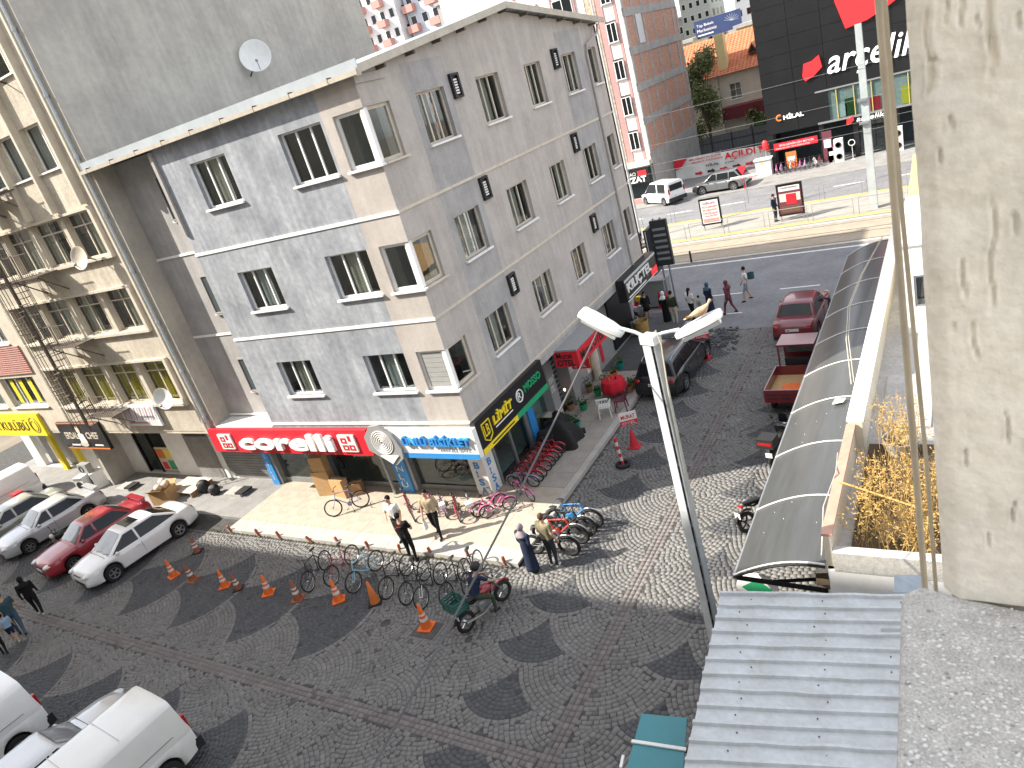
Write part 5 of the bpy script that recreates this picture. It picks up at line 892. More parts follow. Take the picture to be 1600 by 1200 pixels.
# ================================================================ people
SK = {}
for n_, c_ in dict(skin=(.50, .31, .22), hair_black=(.015, .012, .011), hair_brown=(.10, .06, .04), cl_olive=(.20, .18, .115), cl_charcoal=(.035, .037, .042), cl_navy=(.02, .03, .06), cl_black=(.012, .012, .013), cl_white=(.72, .72, .70), cl_tan=(.46, .36, .24), cl_slate=(.05, .07, .10), cl_teal=(.04, .085, .10), cl_denim=(.06, .10, .15), cl_maroon=(.14, .045, .06), cl_green=(.26, .40, .30), cl_sky=(.28, .42, .58), cl_khaki=(.05, .065, .04), cl_beige=(.50, .45, .38), cl_pink=(.6, .22, .26), cl_denimlt=(.20, .30, .40), cl_mauve=(.28, .24, .26), shoe_white=(.65, .65, .63), shoe_black=(.02, .02, .02), cl_red=(.5, .03, .03)).items(): D(n_, c_, .85, var=.1, scale=9, spec=.2)
def person(label, p, head, h=1.74, top='cl_white', bottom='cl_charcoal', shoes='shoe_black', sleeve='short', hair='hair_black', style='short', legs='long', stride=0., arms=None, pose='stand', z=0, dress=None, scarf=None, vox=.024, bulk=1.13, lean=0., skirt=None, name='person'):
    k = h/1.75; T = thing(name, label, 'person'); V = lambda x, y, z_: V3((x, y, z_))*k
    hipz = .92
    J = dict(hipL=V(-.09, 0, hipz), hipR=V(.09, 0, hipz), kneL=V(-.10, .5*stride+.03, .49), kneR=V(.10, -.35*stride+.03, .49), ankL=V(-.10, .9*stride-.02, .085), ankR=V(.10, -.95*stride-.02, .085+.10*min(1, stride*3)))
    l = lean; J.update(pel=V(0, 0, .95), wai=V(0, .03*0+l*.15, 1.08), che=V(0, l*.35, 1.30), shL=V(-.185*bulk, l*.45, 1.42), shR=V(.185*bulk, l*.45, 1.42), nek=V(0, l*.5, 1.49), hed=V(0, l*.6+.015, 1.635))
    A = dict(elL=V(-.25, -.03+l*.4-.25*stride, 1.14), wrL=V(-.26, .07+l*.4-.3*stride, .89), elR=V(.25, -.03+l*.4+.25*stride, 1.14), wrR=V(.26, .07+l*.4+.4*stride, .89))
    if arms: A.update({a: V(*b) for a, b in arms.items()})
    J.update(A)
    if pose == 'sit': J.update(kneL=V(-.16, .40, .92), kneR=V(.16, .40, .92), ankL=V(-.18, .38, .50), ankR=V(.18, .38, .50))
    if pose == 'ride': J.update(kneL=V(-.24, .38, .72), kneR=V(.26, .36, .70), ankL=V(-.26, .16, .36), ankR=V(.30, .30, .33), wai=V(0, .06, 1.08), che=V(0, .16, 1.28), shL=V(-.19, .22, 1.40), shR=V(.19, .22, 1.40), nek=V(0, .27, 1.47), hed=V(0, .33, 1.60), elL=V(-.30, .42, 1.20), elR=V(.30, .42, 1.20), wrL=V(-.30, .62, 1.08), wrR=V(.30, .62, 1.08))
    S = []
    def seg(a, b, ra, rb, tg): S.append((J[a] if isinstance(a, str) else a, J[b] if isinstance(b, str) else b, ra*k*bulk, rb*k*bulk, tg))
    f = V(0, .10, -.015)
    for s in 'LR':
        seg('hip'+s, 'kne'+s, .088, .058, 'leg_u'); seg('kne'+s, 'ank'+s, .057, .036, 'leg_l'); seg(J['ank'+s]+V(0, -.03, -.04), J['ank'+s]+V(0, .13, -.05), .04, .034, 'foot')
        seg('sh'+s, 'el'+s, .055, .042, 'arm_u'); seg('el'+s, 'wr'+s, .040, .027, 'arm_l'); d = (J['wr'+s]-J['el'+s]).normalized(); seg(J['wr'+s], J['wr'+s]+d*.08*k, .026, .030, 'hand')
        seg('che', 'sh'+s, .10, .06, 'top'); x = -.075 if s == 'L' else .075; seg(J['wai']+V(x, 0, 0), J['che']+V(x*1.2, 0, .03), .085, .10, 'top'); seg(J['pel']+V(x, 0, -.04), J['wai']+V(x*.95, 0, 0), .095, .085, 'top')
    seg('wai', 'che', .09, .11, 'top'); seg('che', 'nek', .08, .05, 'neck'); seg('nek', 'hed', .05, .05, 'neck')
    hd_ = J['hed']
    m = MB()
    for a, b, ra, rb, tg in S:
        m.path([a, b], [ra, rb], 10); m.ball(a, ra, 10, 6); m.ball(b, rb, 10, 6)
    m.ball(hd_, (.075*k, .092*k, .115*k), 14, 10); m.ball(hd_+V(0, .095, -.015), (.014*k, .02*k, .022*k), 8, 6)
    for s in (-1, 1): m.ball(hd_+V(s*.078, -.005, -.005), (.012*k, .022*k, .03*k), 8, 6)
    o = bpy.data.objects.new('tmp', m.mesh('tmp', 'skin')); COL.objects.link(o); md = o.modifiers.new('r', 'REMESH'); md.mode = 'VOXEL'; md.voxel_size = vox; sm = o.modifiers.new('s', 'SMOOTH'); sm.factor = .5; sm.iterations = 3
    dg = bpy.context.evaluated_depsgraph_get(); dg.update(); me = bpy.data.meshes.new_from_object(o.evaluated_get(dg)); bpy.data.objects.remove(o)
    mats = ['skin', top, bottom, shoes]; me.materials.clear()
    for q in mats: me.materials.append(MT(q))
    n = len(me.polygons); C = np.empty(n*3); me.polygons.foreach_get('center', C); C = C.reshape(-1, 3)
    best = np.full(n, 9.); mi = np.zeros(n, int)
    for a, b, ra, rb, tg in S + [(hd_, hd_+V(0, 0, .02), .1*k, .1*k, 'head')]:
        a_, b_ = np.array(a), np.array(b); d = b_-a_; t = np.clip(((C-a_)@d)/max(d@d, 1e-9), 0, 1); dist = np.linalg.norm(C-a_-t[:, None]*d, axis=1)-(ra+(rb-ra)*t)
        v = {'leg_u': 2, 'leg_l': 2 if legs == 'long' else 0, 'foot': 3, 'arm_u': 1, 'arm_l': 1 if sleeve == 'long' else 0, 'hand': 0, 'top': 1, 'neck': 0, 'head': 0}[tg]; vv = np.full(n, v)
        if tg == 'arm_u' and sleeve == 'short': vv[t > .72] = 0
        if tg == 'leg_u' and legs == 'shorts': vv[t > .85] = 0
        if tg == 'leg_u' and legs == 'bare': vv[t > .3] = 0
        if tg == 'top': vv[C[:, 2] < .96*k] = 2
        u = dist < best; best[u] = dist[u]; mi[u] = vv[u]
    me.polygons.foreach_set('material_index', mi); me.polygons.foreach_set('use_smooth', [True]*n)
    # hands with five fingers, eyes, brows and mouth joined to the same mesh
    e = MB()
    for s in 'LR':
        d = (J['wr'+s]-J['el'+s]).normalized(); sd = 1 if s == 'R' else -1; side = V3((0, 1, 0)) if abs(d.y) < .7 else V3((0, 0, 1)); side = (side-d*side.dot(d)).normalized(); nrm = d.cross(side); c = J['wr'+s]+d*.085*k
        for q, (off, ln) in enumerate(((-.024, .065), (-.008, .075), (.008, .07), (.022, .055))): a = c+side*off*k; e.path([a, a+d*ln*.5*k+nrm*.004*sd, a+d*ln*k-nrm*.016*sd*k], [.0085*k, .008*k, .006*k], 5)
        a = J['wr'+s]+d*.035*k+side*.024*k; e.path([a, a+(d*.03+side*.02)*k, a+(d*.06+side*.022)*k], [.010*k, .009*k, .007*k], 5)
    ff = MB()
    for s in (-1, 1): ff.ball(hd_+V(s*.03, .082, .012), (.013*k, .008*k, .007*k), 6, 4); ff.cb(hd_+V(s*.03, .088, .034), (.03*k, .008*k, .006*k))
    ff.cb(hd_+V(0, .086, -.05), (.04*k, .008*k, .008*k))
    b = bmesh.new(); b.from_mesh(me)
    for mb_, mi_ in ((e, 0), (ff, 4)):
        tm = mb_.mesh('t', 'skin'); n0 = len(b.faces); b.from_mesh(tm); b.faces.ensure_lookup_table()
        for q in b.faces[n0:]: q.material_index = mi_; q.smooth = True
        bpy.data.meshes.remove(tm)
    b.to_mesh(me); b.free(); me.materials.append(MT('hair_black'))
    bo = bpy.data.objects.new('body', me); COL.objects.link(bo); adopt(bo, T)
    def ell(nm, mat, rings, n=18):
        m = MB(); m.rings([[V3((cx_+rx_*math.cos(6.2832*i/n), cy_+ry_*math.sin(6.2832*i/n), z_))*k for i in range(n)] for (cx_, cy_, rx_, ry_, z_) in rings]); return m.build(nm, mat, T, smooth='all')
    if scarf:
        hx = hd_/k
        m = MB(); m.ball(hd_+V(0, -.012, .012), (.098*k, .112*k, .132*k), 14, 10); ob = m.build('headscarf', scarf, T, smooth='all')
        ell('scarf_drape', scarf, [(0, hx.y-.02, .07, .08, 1.56), (0, hx.y-.03, .10, .10, 1.50), (0, hx.y-.05, .19, .14, 1.42), (0, hx.y-.06, .20, .15, 1.36)])
        m = MB(); m.ball(hd_+V(0, .062, -.01), (.058*k, .05*k, .08*k), 10, 8); m.build('face', 'skin', T, smooth='all')
    elif style != 'helmet':
        m = MB(); m.ball(hd_+V(0, -.018, .028), (.086*k, .094*k, .105*k), 14, 10); m.build('hair', hair, T, smooth='all')
        if style == 'long': ell('hair_length', hair, [(0, hd_.y/k-.06, .07, .05, 1.66), (0, hd_.y/k-.085, .07, .035, 1.5), (0, hd_.y/k-.10, .045, .025, 1.32), (0, hd_.y/k-.10, .02, .015, 1.22)])
    else:
        m = MB(); m.ball(hd_+V(0, -.01, .03), (.125*k, .14*k, .13*k), 16, 10); m.build('helmet', 'trim_black', T, smooth='all')
    if dress: ell('dress', dress, [(0, 0, .15, .12, 1.30), (0, 0, .155, .125, 1.1), (0, 0, .185, .145, .95), (0, .02, .20, .17, .6), (0, .02, .22, .20+.25*stride, .2), (0, .02, .22, .2+.3*stride, .12)])
    if skirt: ell('skirt', skirt, [(0, 0, .15, .12, 1.06), (0, 0, .19, .15, .9), (0, 0, .22, .2, .62)])
    T.matrix_basis = TR(V3((p[0], p[1], z)), math.atan2(head[1], head[0])-math.pi/2); return T
def at(px, py, z=0): q = g(px, py, z); return (q.x, q.y)
def held(T, name, label, cat, mb, mat, smooth=True):            # something a person carries: its own thing, placed in that person's frame
    o = mb.build(name, mat, smooth=smooth); o.matrix_basis = T.matrix_basis.copy(); return tag(o, label, cat)
person('man in olive T-shirt and dark trousers looking at the electric bicycles', at(868, 884), (.15, 1), 1.76, 'cl_olive', 'cl_charcoal', 'shoe_white', hair='hair_brown', arms=dict(wrL=(-.2, .2, .95), elL=(-.27, .0, 1.14)))
person('woman in long navy coat and grey headscarf beside the man in olive', at(834, 893), (.3, 1), 1.60, 'cl_navy', 'cl_navy', sleeve='long', dress='cl_navy', scarf='cl_mauve', bulk=1.25)
P_ = person('man in black T-shirt with a red print standing at the bicycle row', at(648, 876), (-.15, 1), 1.78, 'cl_black', 'cl_black', arms=dict(elL=(-.26, .08, 1.14), wrL=(-.12, .26, 1.12), elR=(.26, .08, 1.14), wrR=(.12, .26, 1.12)))
m = MB(); m.grid(lambda s, v: V3((-.08+.16*s, -.135+.012*(2*s-1)**2, 1.33+.05*v)), 6, 1); q = m.build('shirt_print', 'cl_red', P_, fix=False)
person('man in white shirt facing the man in black T-shirt', at(632, 846, .13), (.1, -1), 1.76, 'cl_white', 'cl_charcoal', z=.13, arms=dict(elR=(.26, .08, 1.14), wrR=(.10, .26, 1.1)))
P_ = person('man in tan shirt and black cap walking with a carrier bag', at(688, 838, .13), (.35, -.9), 1.76, 'cl_tan', 'cl_black', z=.13, stride=.22, sleeve='short')
m = MB(); m.grid(lambda s, v: V3((.27+.05*math.cos(6.283*s)*(.5+.8*v), .16+.10*math.sin(6.283*s)*(.5+.8*v), .82-.34*v)), 12, 5); held(P_, 'carrier_bag', 'pale carrier bag held by the man in the tan shirt', 'bag', m, 'plastic_white')
# rider on his motorbike
RM = put(moto('ridden_motorbike', 'red and black motorbike ridden across the square', 'car_red', sport=False), (2.75, -5.1), (.3, .95))
person('motorbike rider in navy vest and helmet', (0, 0), (1, 0), 1.72, 'cl_navy', 'cl_khaki', 'shoe_black', pose='ride', style='helmet').matrix_basis = RM.matrix_basis @ TR(V3((-.18, 0, -.1)), -math.pi/2)
def crate(label, M, mat='plastic_dkgreen'):
    T = thing('plastic_crate', label, 'crate'); T.matrix_basis = M; m = MB(); m.bx(-.27, .27, -.2, .2, 0, .02); m.build('base', mat, T)
    for z in (.02, .11, .2, .28): m = MB(); m.bx(-.28, .28, -.21, -.19, z, z+.045); m.bx(-.28, .28, .19, .21, z, z+.045); m.bx(-.28, -.26, -.19, .19, z, z+.045); m.bx(.26, .28, -.19, .19, z, z+.045); m.build('rail', mat, T)
    for x, y in ((-.27, -.2), (.27, -.2), (-.27, .2), (.27, .2), (0, .2), (0, -.2)): m = MB(); m.bx(x-.02, x+.02, y-.012, y+.012, .0, .325); m.build('upright', mat, T)
crate('dark green crate carried behind the motorbike rider', RM.matrix_basis @ TR(V3((-.78, 0, .82)), math.pi/2))
# family on the left edge
person('woman all in black with black headscarf walking at the left', at(66, 960), (-.9, .45), 1.66, 'cl_black', 'cl_black', 'shoe_white', sleeve='long', scarf='cl_black', stride=.25, bulk=1.15)
person('man in dark blue T-shirt and jeans walking at the left edge', at(38, 992), (-.9, .4), 1.82, 'cl_teal', 'cl_denim', 'shoe_black', stride=.25)
person('child in light blue shirt and dark shorts walking at the left edge', at(28, 1003), (-.9, .4), 1.22, 'cl_sky', 'cl_navy', 'shoe_white', legs='shorts', stride=.18)
person('child in white shirt and black trousers at the left edge', at(10, 1022), (-.9, .4), 1.38, 'cl_white', 'cl_black', 'shoe_black', stride=.2)
# people at the avenue
VX = .03
person('girl in dark cardigan and skirt at the avenue corner', at(1014, 500), (.6, -.7), 1.5, 'cl_black', 'cl_black', 'shoe_white', sleeve='long', style='long', legs='bare', skirt='cl_black', vox=VX)
person('woman in black coat and white headscarf beside the man in green', at(1044, 505), (.2, 1), 1.62, 'cl_black', 'cl_black', sleeve='long', dress='cl_black', scarf='cl_white', vox=VX)
person('man in dark green shirt and beige trousers at the avenue corner', at(1057, 508), (.3, 1), 1.74, 'cl_khaki', 'cl_beige', vox=VX, sleeve='long')
person('girl with long black hair, white top and black trousers', at(1084, 500), (.5, .8), 1.62, 'cl_white', 'cl_black', style='long', vox=VX, stride=.1)
person('small child in pale green shirt behind the pigeon', at(1097, 497), (.6, .7), 1.15, 'cl_green', 'cl_denimlt', vox=VX)
person('woman in navy coat and blue patterned headscarf behind the pigeon', at(1112, 492), (.5, .8), 1.62, 'cl_navy', 'cl_navy', sleeve='long', dress='cl_navy', scarf='cl_denim', vox=VX)
person('woman in maroon hooded outfit striding along the avenue', at(1142, 491), (-.9, .3), 1.66, 'cl_maroon', 'cl_maroon', sleeve='long', scarf='cl_maroon', stride=.3, vox=VX)
P_ = person('boy in white T-shirt and denim shorts walking on the avenue', at(1169, 470), (-.6, -.2), 1.72, 'cl_white', 'cl_denimlt', 'shoe_black', legs='shorts', stride=.2, vox=VX)
m = MB(); m.grid(lambda s, v: V3((.2+.12*math.cos(6.283*s), -.3+.16*math.sin(6.283*s), 1.0+.3*v)), 12, 3); held(P_, 'shoulder_bag', 'green bag slung behind the boy in denim shorts', 'bag', m, 'cl_teal')
person('man in navy jacket leaning on the dark poster case', at(1213, 346, .16), (.9, -.3), 1.74, 'cl_navy', 'cl_charcoal', sleeve='long', vox=VX, z=.16)
for i, (px, py, c, lb) in enumerate(((990, 385, 'cl_tan', 'person in brown top seated on the platform bench, left one'), (1000, 383, 'cl_navy', 'person in navy top seated on the platform bench, right one'))): person(lb, at(px, py+3, .16), (.3, -1), 1.70, c, 'cl_white' if i == 0 else 'cl_charcoal', pose='sit', z=-.30, vox=VX)
q = g(995, 384, .16); m = MB(); m.bx(q.x-.9, q.x+.9, q.y-.15, q.y+.3, .50, .56); T = thing('platform_bench', 'grey bench on the tram platform under the two seated people', 'bench', (q.x, q.y, .16)); m.build('seat', 'grey_metal', T, world=True)
for x in (-.7, .7): m = MB(); m.bx(q.x+x-.04, q.x+x+.04, q.y-.1, q.y+.25, .16, .5); m.build('leg', 'grey_metal', T, world=True)
# ================================================================ cones, bollards, signs in the street
def cone(label, p, h=.72, mat='orange', lean=0, band=True, z=0, black=False):
    T = thing('traffic_cone', label, 'traffic cone', group='traffic cones fencing off the bicycles'); k = h/.72; m = MB()
    m.bx(-.19*k, .19*k, -.19*k, .19*k, 0, .035*k); m.build('base', 'rubber' if black else mat, T); m = MB(); m.lathe([(.145*k, .035*k), (.11*k, .2*k), (.03*k, h-.01), (.02*k, h)], 18); c = m.build('body', mat, T, smooth=40)
    if band:
        for a, b in ((.34, .46), (.56, .63)): r_ = lambda t: .145*k+(.028*k-.145*k)*t; m = MB(); m.lathe([(r_(a)*.98+.004, h*a), (r_(b)*.98+.004, h*b)], 18, caps=False); m.build('reflective_band', 'cone_white', c, smooth=40)
    T.matrix_basis = TR(V3((p[0], p[1], z)), random.random()*3, lean); return T
for (px, py, mt, hh_, bd, ln, bk, lb) in ((272, 900, 'orange', .72, True, 0, False, 'bright orange cone nearest the white sedan'), (302, 906, 'cone_dirty', .70, True, .05, False, 'dirty dark cone second from the white sedan'), (352, 916, 'orange', .68, True, -.05, False, 'orange cone third from the white sedan'), (373, 920, 'cone_dirty', .62, True, 0, True, 'dark red cone with white digit and black foot'), (420, 927, 'orange', .72, True, .06, False, 'orange cone fifth from the white sedan'), (466, 936, 'cone_dirty', .72, True, .04, False, 'dirty cone sixth from the white sedan'), (530, 938, 'orange', .74, True, -.08, False, 'faded orange cone in front of the dark red bicycle'), (587, 941, 'pot_orange', .76, False, 0, True, 'plain orange cone without bands before the light blue bicycle'), (667, 980, 'orange', .78, True, 0, False, 'bright orange cone standing on the drain cover'), (309, 862, 'cone_dirty', .66, True, 0, True, 'dark red cone with a black foot beside the rear of the white sedan')): cone(lb, at(px, py), hh_, mt, ln, bd, black=bk)
q = g(667, 984); m = MB(); m.bx(q.x-.38, q.x+.38, q.y-.3, q.y+.3, -.02, .006); T = tag(m.build('drain_cover', 'asphalt_dark'), 'dark iron drain cover under the bright orange cone', 'drain cover')
for i in range(8): m = MB(); m.bx(q.x-.34+.09*i, q.x-.30+.09*i, q.y-.26, q.y+.26, .0065, .014); m.build('bar', 'rusty_iron', T, world=True)
BP = [(362, 832), (405, 838), (438, 842), (488, 848), (530, 852), (577, 858), (626, 864), (676, 869), (733, 874), (790, 885)]
for i, p in enumerate(BP):
    T = thing('kerb_bollard', f'{ORD[i]} of the ten rusty red bollards along the kerb', 'bollard', group='bollards along the kerb'); m = MB(); m.lathe([(.05, 0), (.05, .28), (.04, .32), (.01, .33)], 12); m.build('post', 'bollard_red', T, smooth=40); m = MB(); m.lathe([(.10, 0), (.10, .015)], 12); m.build('foot', 'rusty_iron', T); q = g(*p); T.matrix_basis = TR(V3((q.x, q.y+.02, .0)), 0, random.gauss(.05, .12), random.gauss(-.12, .15))
# striped delineator and the two board signs on cones
T = thing('delineator_post', 'red and white striped post on a tyre in the side street', 'post', g(974, 728)); q = g(974, 728); m = MB(); m.torus(.2, .06, 20, 8, TR((q.x, q.y, .06))); m.build('tyre_foot', 'rubber', T, world=True, smooth='all')
for i in range(7): m = MB(); m.lathe([(.05, .08+.14*i), (.05, .22+.14*i)], 12, TR((q.x-.01*i, q.y, 0))); m.build('band', 'cone_red' if i % 2 == 0 else 'cone_white', T, world=True, smooth=40)
def signcone(label, px, py, s1, s2):
    q = g(px, py); T = thing('sign_cone', label, 'sign', q); m = MB(); m.bx(q.x-.2, q.x+.2, q.y-.2, q.y+.2, 0, .05); m.build('base', 'cone_red', T, world=True); m = MB(); m.lathe([(.16, .05), (.03, .7)], 16, TR((q.x, q.y, 0))); m.build('cone', 'cone_red', T, world=True, smooth=40); m = MB(); m.lathe([(.125, .22), (.085, .42)], 16, TR((q.x, q.y, 0)), caps=False); m.build('band', 'cone_white', T, world=True)
    m = MB(); m.tube((q.x, q.y, .6), (q.x, q.y, 1.0), .02); m.build('stem', 'grey_metal', T, world=True); u_ = V3((.85, .5, 0)).normalized(); O = V3((q.x, q.y, .85))-u_*.3; n_ = V3((u_.y, -u_.x, 0)); m = MB(); m.prism([O, O+u_*.6, O+u_*.6+V3((0, 0, .5)), O+V3((0, 0, .5))], -n_*.03); b = m.build('board', 'plastic_white', T, world=True)
    txt(b, s1, O+u_*.06+V3((0, 0, .27)), u_, Z_, .48, .14, 'red_sign', .008, bold=.02); m = MB(); m.prism([O+n_*.004+V3((0, 0, .01)), O+n_*.004+u_*.6+V3((0, 0, .01)), O+n_*.004+u_*.6+V3((0, 0, .2)), O+n_*.004+V3((0, 0, .2))], -n_*.003); m.build('red_strip', 'cone_red', b, world=True); txt(b, s2, O+n_*.005+u_*.06+V3((0, 0, .05)), u_, Z_, .48, .1, 'cone_white', .008)
signcone('red and white board sign on a cone beside the striped post', 992, 698, 'MURAT', 'OTEL'); signcone('red sign on a cone in front of the black estate car', 1103, 560, 'MURAT', 'OTEL')
# ================================================================ street lamp
lx, ly = 9.45, -6.5; q = dp(1015, 525, 11.3); lx, ly, lz = q.x, q.y, q.z
T = thing('street_lamp', 'grey lattice street lamp with two white lamp heads', 'street lamp', (lx, ly, 0))
ang = math.radians(-20); M = TR(V3((lx, ly, 0)), ang)
for x in (-.1, .1): m = MB(); m.bx(x-.014, x+.014, -.06, .06, 0, lz, 0, M); m.bx(x-.014 if x > 0 else x-.014, x+.05 if x < 0 else x+.014, -.064, -.06, 0, lz, 0, M); m.build('flange', 'galv', T, world=True)
m = MB(); m.bx(-.12, .045, -.08, -.066, 0, lz, 0, M); m.build('face_plate', 'lamp_pole', T, world=True); m = MB(); m.bx(-.08, .08, .045, .055, 0, lz, 0, M); m.build('web_plate', 'rusty_iron', T, world=True)
for i in range(int(lz/.42)): m = MB(); m.bx(-.085, .085, -.04, .04, .3+.42*i, .38+.42*i, 0, M); m.build('batten', 'galv', T, world=True)
m = MB(); m.bx(-.2, .2, -.22, .22, 0, .04, 0, M); m.build('base_plate', 'galv', T, world=True)
top_ = V3((lx, ly, lz)); hl_ = dp(940, 505, 11.6); hr_ = dp(1092, 508, 11.0)
def head(c, along, nm_up, LN=.95, WD=.40):
    a = V3(along).normalized(); s = a.cross(V3((0, 0, 1))).normalized(); u = s.cross(a); m = MB(); R = []
    for t, w, hgt in ((-.5, .78, .7), (-.46, .92, .9), (-.2, 1, 1), (.2, .86, .98), (.45, .62, .8), (.5, .5, .6)):
        P = [(-.5, -.2), (-.49, .3), (-.40, .52), (.40, .52), (.49, .3), (.5, -.2)]; R.append([c+a*(t*LN)+s*(x*WD*w)+u*(z*.15*hgt) for x, z in P])
    m.rings(R); h_ = m.build('lamp_head', 'lamp_white', T, world=True, smooth=30); m = MB(); m.rings([[c+a*(t*LN)+s*(x*WD*.8)+u*(z*.2-.05) for x, z in ((-.45, 0), (-.3, -.35), (.3, -.35), (.45, 0))] for t in (-.4, .4)]); m.build('lens', 'lamp_glass', h_, world=True); return h_
al = (hl_-top_).normalized(); ar = (hr_-top_).normalized()
head(hl_, -V3((al.x, al.y, al.z+.32)), 1, .78, .31); head(hr_, -V3((ar.x, ar.y, ar.z+.30)), 1, .78, .26)
m = MB(); m.path([top_+V3((0, 0, -.05)), top_+al*.25, hl_-al*.3], .03, 8); m.path([top_+V3((0, 0, -.05)), top_+ar*.2, hr_-ar*.3], .03, 8); m.build('arm', 'lamp_pole', T, world=True, smooth=True); m = MB(); m.bx(-.14, .14, -.1, .1, lz-.12, lz+.02, 0, M); m.build('head_clamp', 'lamp_pole', T, world=True)
m = MB(); m.path([top_+V3((.05, -.05, .02)), top_+V3((.15, -.08, .12)), top_+V3((.2, -.1, -.1)), top_+V3((.12, -.06, -1.2)), top_+V3((.1, -.06, -2.5))], .012, 5); m.build('lamp_cable', 'conduit', T, world=True)
# pigeon on the lamp head
bp_ = dp(1108, 519, 10.9)+V3((0, 0, .0)); pg = thing('pigeon', 'brown pigeon perched on the right lamp head', 'pigeon'); m = MB()
m.rings([[V3((x, ry*math.cos(a), z+rz_*math.sin(a))) for a in [6.2832*i/12 for i in range(12)]] for x, z, ry, rz_ in ((-.22, .015, .012, .006), (-.15, .035, .03, .012), (-.10, .055, .04, .032), (-.03, .075, .055, .052), (.04, .09, .055, .056), (.085, .125, .035, .035), (.10, .16, .026, .026), (.115, .185, .028, .027), (.135, .19, .018, .018), (.145, .19, .006, .006))]); bd = m.build('body', 'bird', pg, smooth='all')
m = MB(); m.path([(.14, 0, .188), (.168, 0, .18)], [.007, .002], 6); m.build('beak', 'trim_black', pg)
for s in (-1, 1): m = MB(); m.path([(0, s*.02, .03), (.01, s*.02, -.01)], .005, 5); m.build('leg', 'far_pink', pg); m = MB(); m.grid(lambda a, v: V3((.05-.24*a, s*(.052*(1-.6*a)+.004), .10-.055*a-.05*v*(1-.6*a))), 6, 2); m.build('wing', 'straw_brown', pg, smooth='all')
pg.matrix_basis = TR(hr_+V3((.06, .03, .115)), math.atan2(ar.y, ar.x)+.15, 0, 0, 1.25)
# overhead cable across the square
a = hl_+V3((-.1, .1, -.1)); b = dp(560, 1240, 8.2); P = [a+(b-a)*t+V3((0, 0, -.25*4*t*(1-t)*.4)) for t in [i/24 for i in range(25)]]; m = MB(); m.path(P, .017, 6); tag(m.build('overhead_cable', 'conduit_grey', smooth=True), 'thick grey cable sagging from the street lamp across the square', 'cable')
# ================================================================ things outside the shops
def carton(label, c, d, rz=0, z=0, mat='cardboard', open_=False):
    T = thing('cardboard_box', label, 'box'); m = MB(); x, y, h_ = d; 
    m.bx(-x/2, x/2, -y/2, y/2, 0, h_) if not open_ else (m.bx(-x/2, x/2, -y/2, -y/2+.01, 0, h_), m.bx(-x/2, x/2, y/2-.01, y/2, 0, h_), m.bx(-x/2, -x/2+.01, -y/2+.011, y/2-.011, 0, h_), m.bx(x/2-.01, x/2, -y/2+.011, y/2-.011, 0, h_), m.bx(-x/2+.011, x/2-.011, -y/2+.011, y/2-.011, 0, .01)); m.build('carton', mat, T)
    if not open_: m = MB(); m.bx(-x/2-.001, x/2+.001, -.03, .03, h_, h_+.003); m.build('tape', 'cream_trim', T)
    else:
        for s in (-1, 1): m = MB(); m.bx(-x/2, x/2, 0, .01, 0, .22, 0, TR(V3((0, s*y/2, h_)), 0, s*-.9)); m.build('flap', mat, T)
    T.matrix_basis = TR(V3((c[0], c[1], z)), rz); return T
q = at(500, 778, .13); carton('tall cardboard box leaning at the shop window', (-7.35, -.55), (.75, .3, 1.05), .2, .13); carton('cardboard box standing on the tall one', (-7.3, -.5), (.62, .32, .62), .15, 1.18); carton('flat wide cardboard box right of the tall one', (-6.55, -.6), (.75, .3, .75), -.15, .13); carton('small dark cardboard box at the shop window', (-5.9, -.4), (.45, .35, .5), .4, .13, 'cardboard_dark')
carton('open cardboard box of rubbish on the concrete pavement', at(262, 782, .11), (.95, .7, .65), .25, .11, open_=True); m = MB(); q = at(268, 772, .11)
for i in range(7): m.ball((q[0]+random.gauss(0, .22), q[1]+random.gauss(0, .16), .7+random.random()*.15), (.2, .17, .14), 9, 6)
tag(m.build('crumpled_packaging', 'cream_trim', smooth=True), 'crumpled yellow packaging spilling from the open box', 'rubbish')
for i, (px, py, s_, lb) in enumerate(((322, 768, .32, 'black rubbish bag in front of the grey door'), (338, 772, .26, 'smaller black rubbish bag beside the low panels'))):
    q = at(px, py, .11); m = MB(); m.ball((q[0], q[1], .11+s_*.85), (s_, s_*.85, s_), 14, 10)
    m.v = [(x+.03*math.sin(z*30+x*20), y+.03*math.sin(x*25+z*18), z) for x, y, z in m.v]; tag(m.build('rubbish_bag', 'trim_black', smooth=True), lb, 'bag')
T = thing('wooden_platform', 'low pale wooden platform by the rubbish bags', 'platform', (*at(300, 765, .11), .11)); q = at(300, 765, .11)
for i in range(6): m = MB(); m.bx(q[0]-.9, q[0]+.9, q[1]-.6+.2*i, q[1]-.42+.2*i, .35, .38); m.build('plank', 'far_cream', T, world=True)
m = MB(); m.bx(q[0]-.85, q[0]-.78, q[1]-.6, q[1]+.58, .11, .35); m.bx(q[0]+.78, q[0]+.85, q[1]-.6, q[1]+.58, .11, .35); m.build('leg', 'wood', T, world=True)
for px, py, lb in ((372, 770, 'flat dark panel lying before the roller shutter'), (200, 762, 'flat grey panel lying before the chef restaurant')): q = at(px, py, .11); T = thing('floor_panel', lb, 'panel', (*q, .11)); m = MB(); m.bx(q[0]-.55, q[0]+.55, q[1]-.3, q[1]+.3, .11, .22); m.build('slab', 'concrete', T, world=True); m = MB(); m.bx(q[0]+.2, q[0]+.7, q[1]-.28, q[1]+.28, .221, .3); m.build('black_mat', 'rubber', T, world=True)
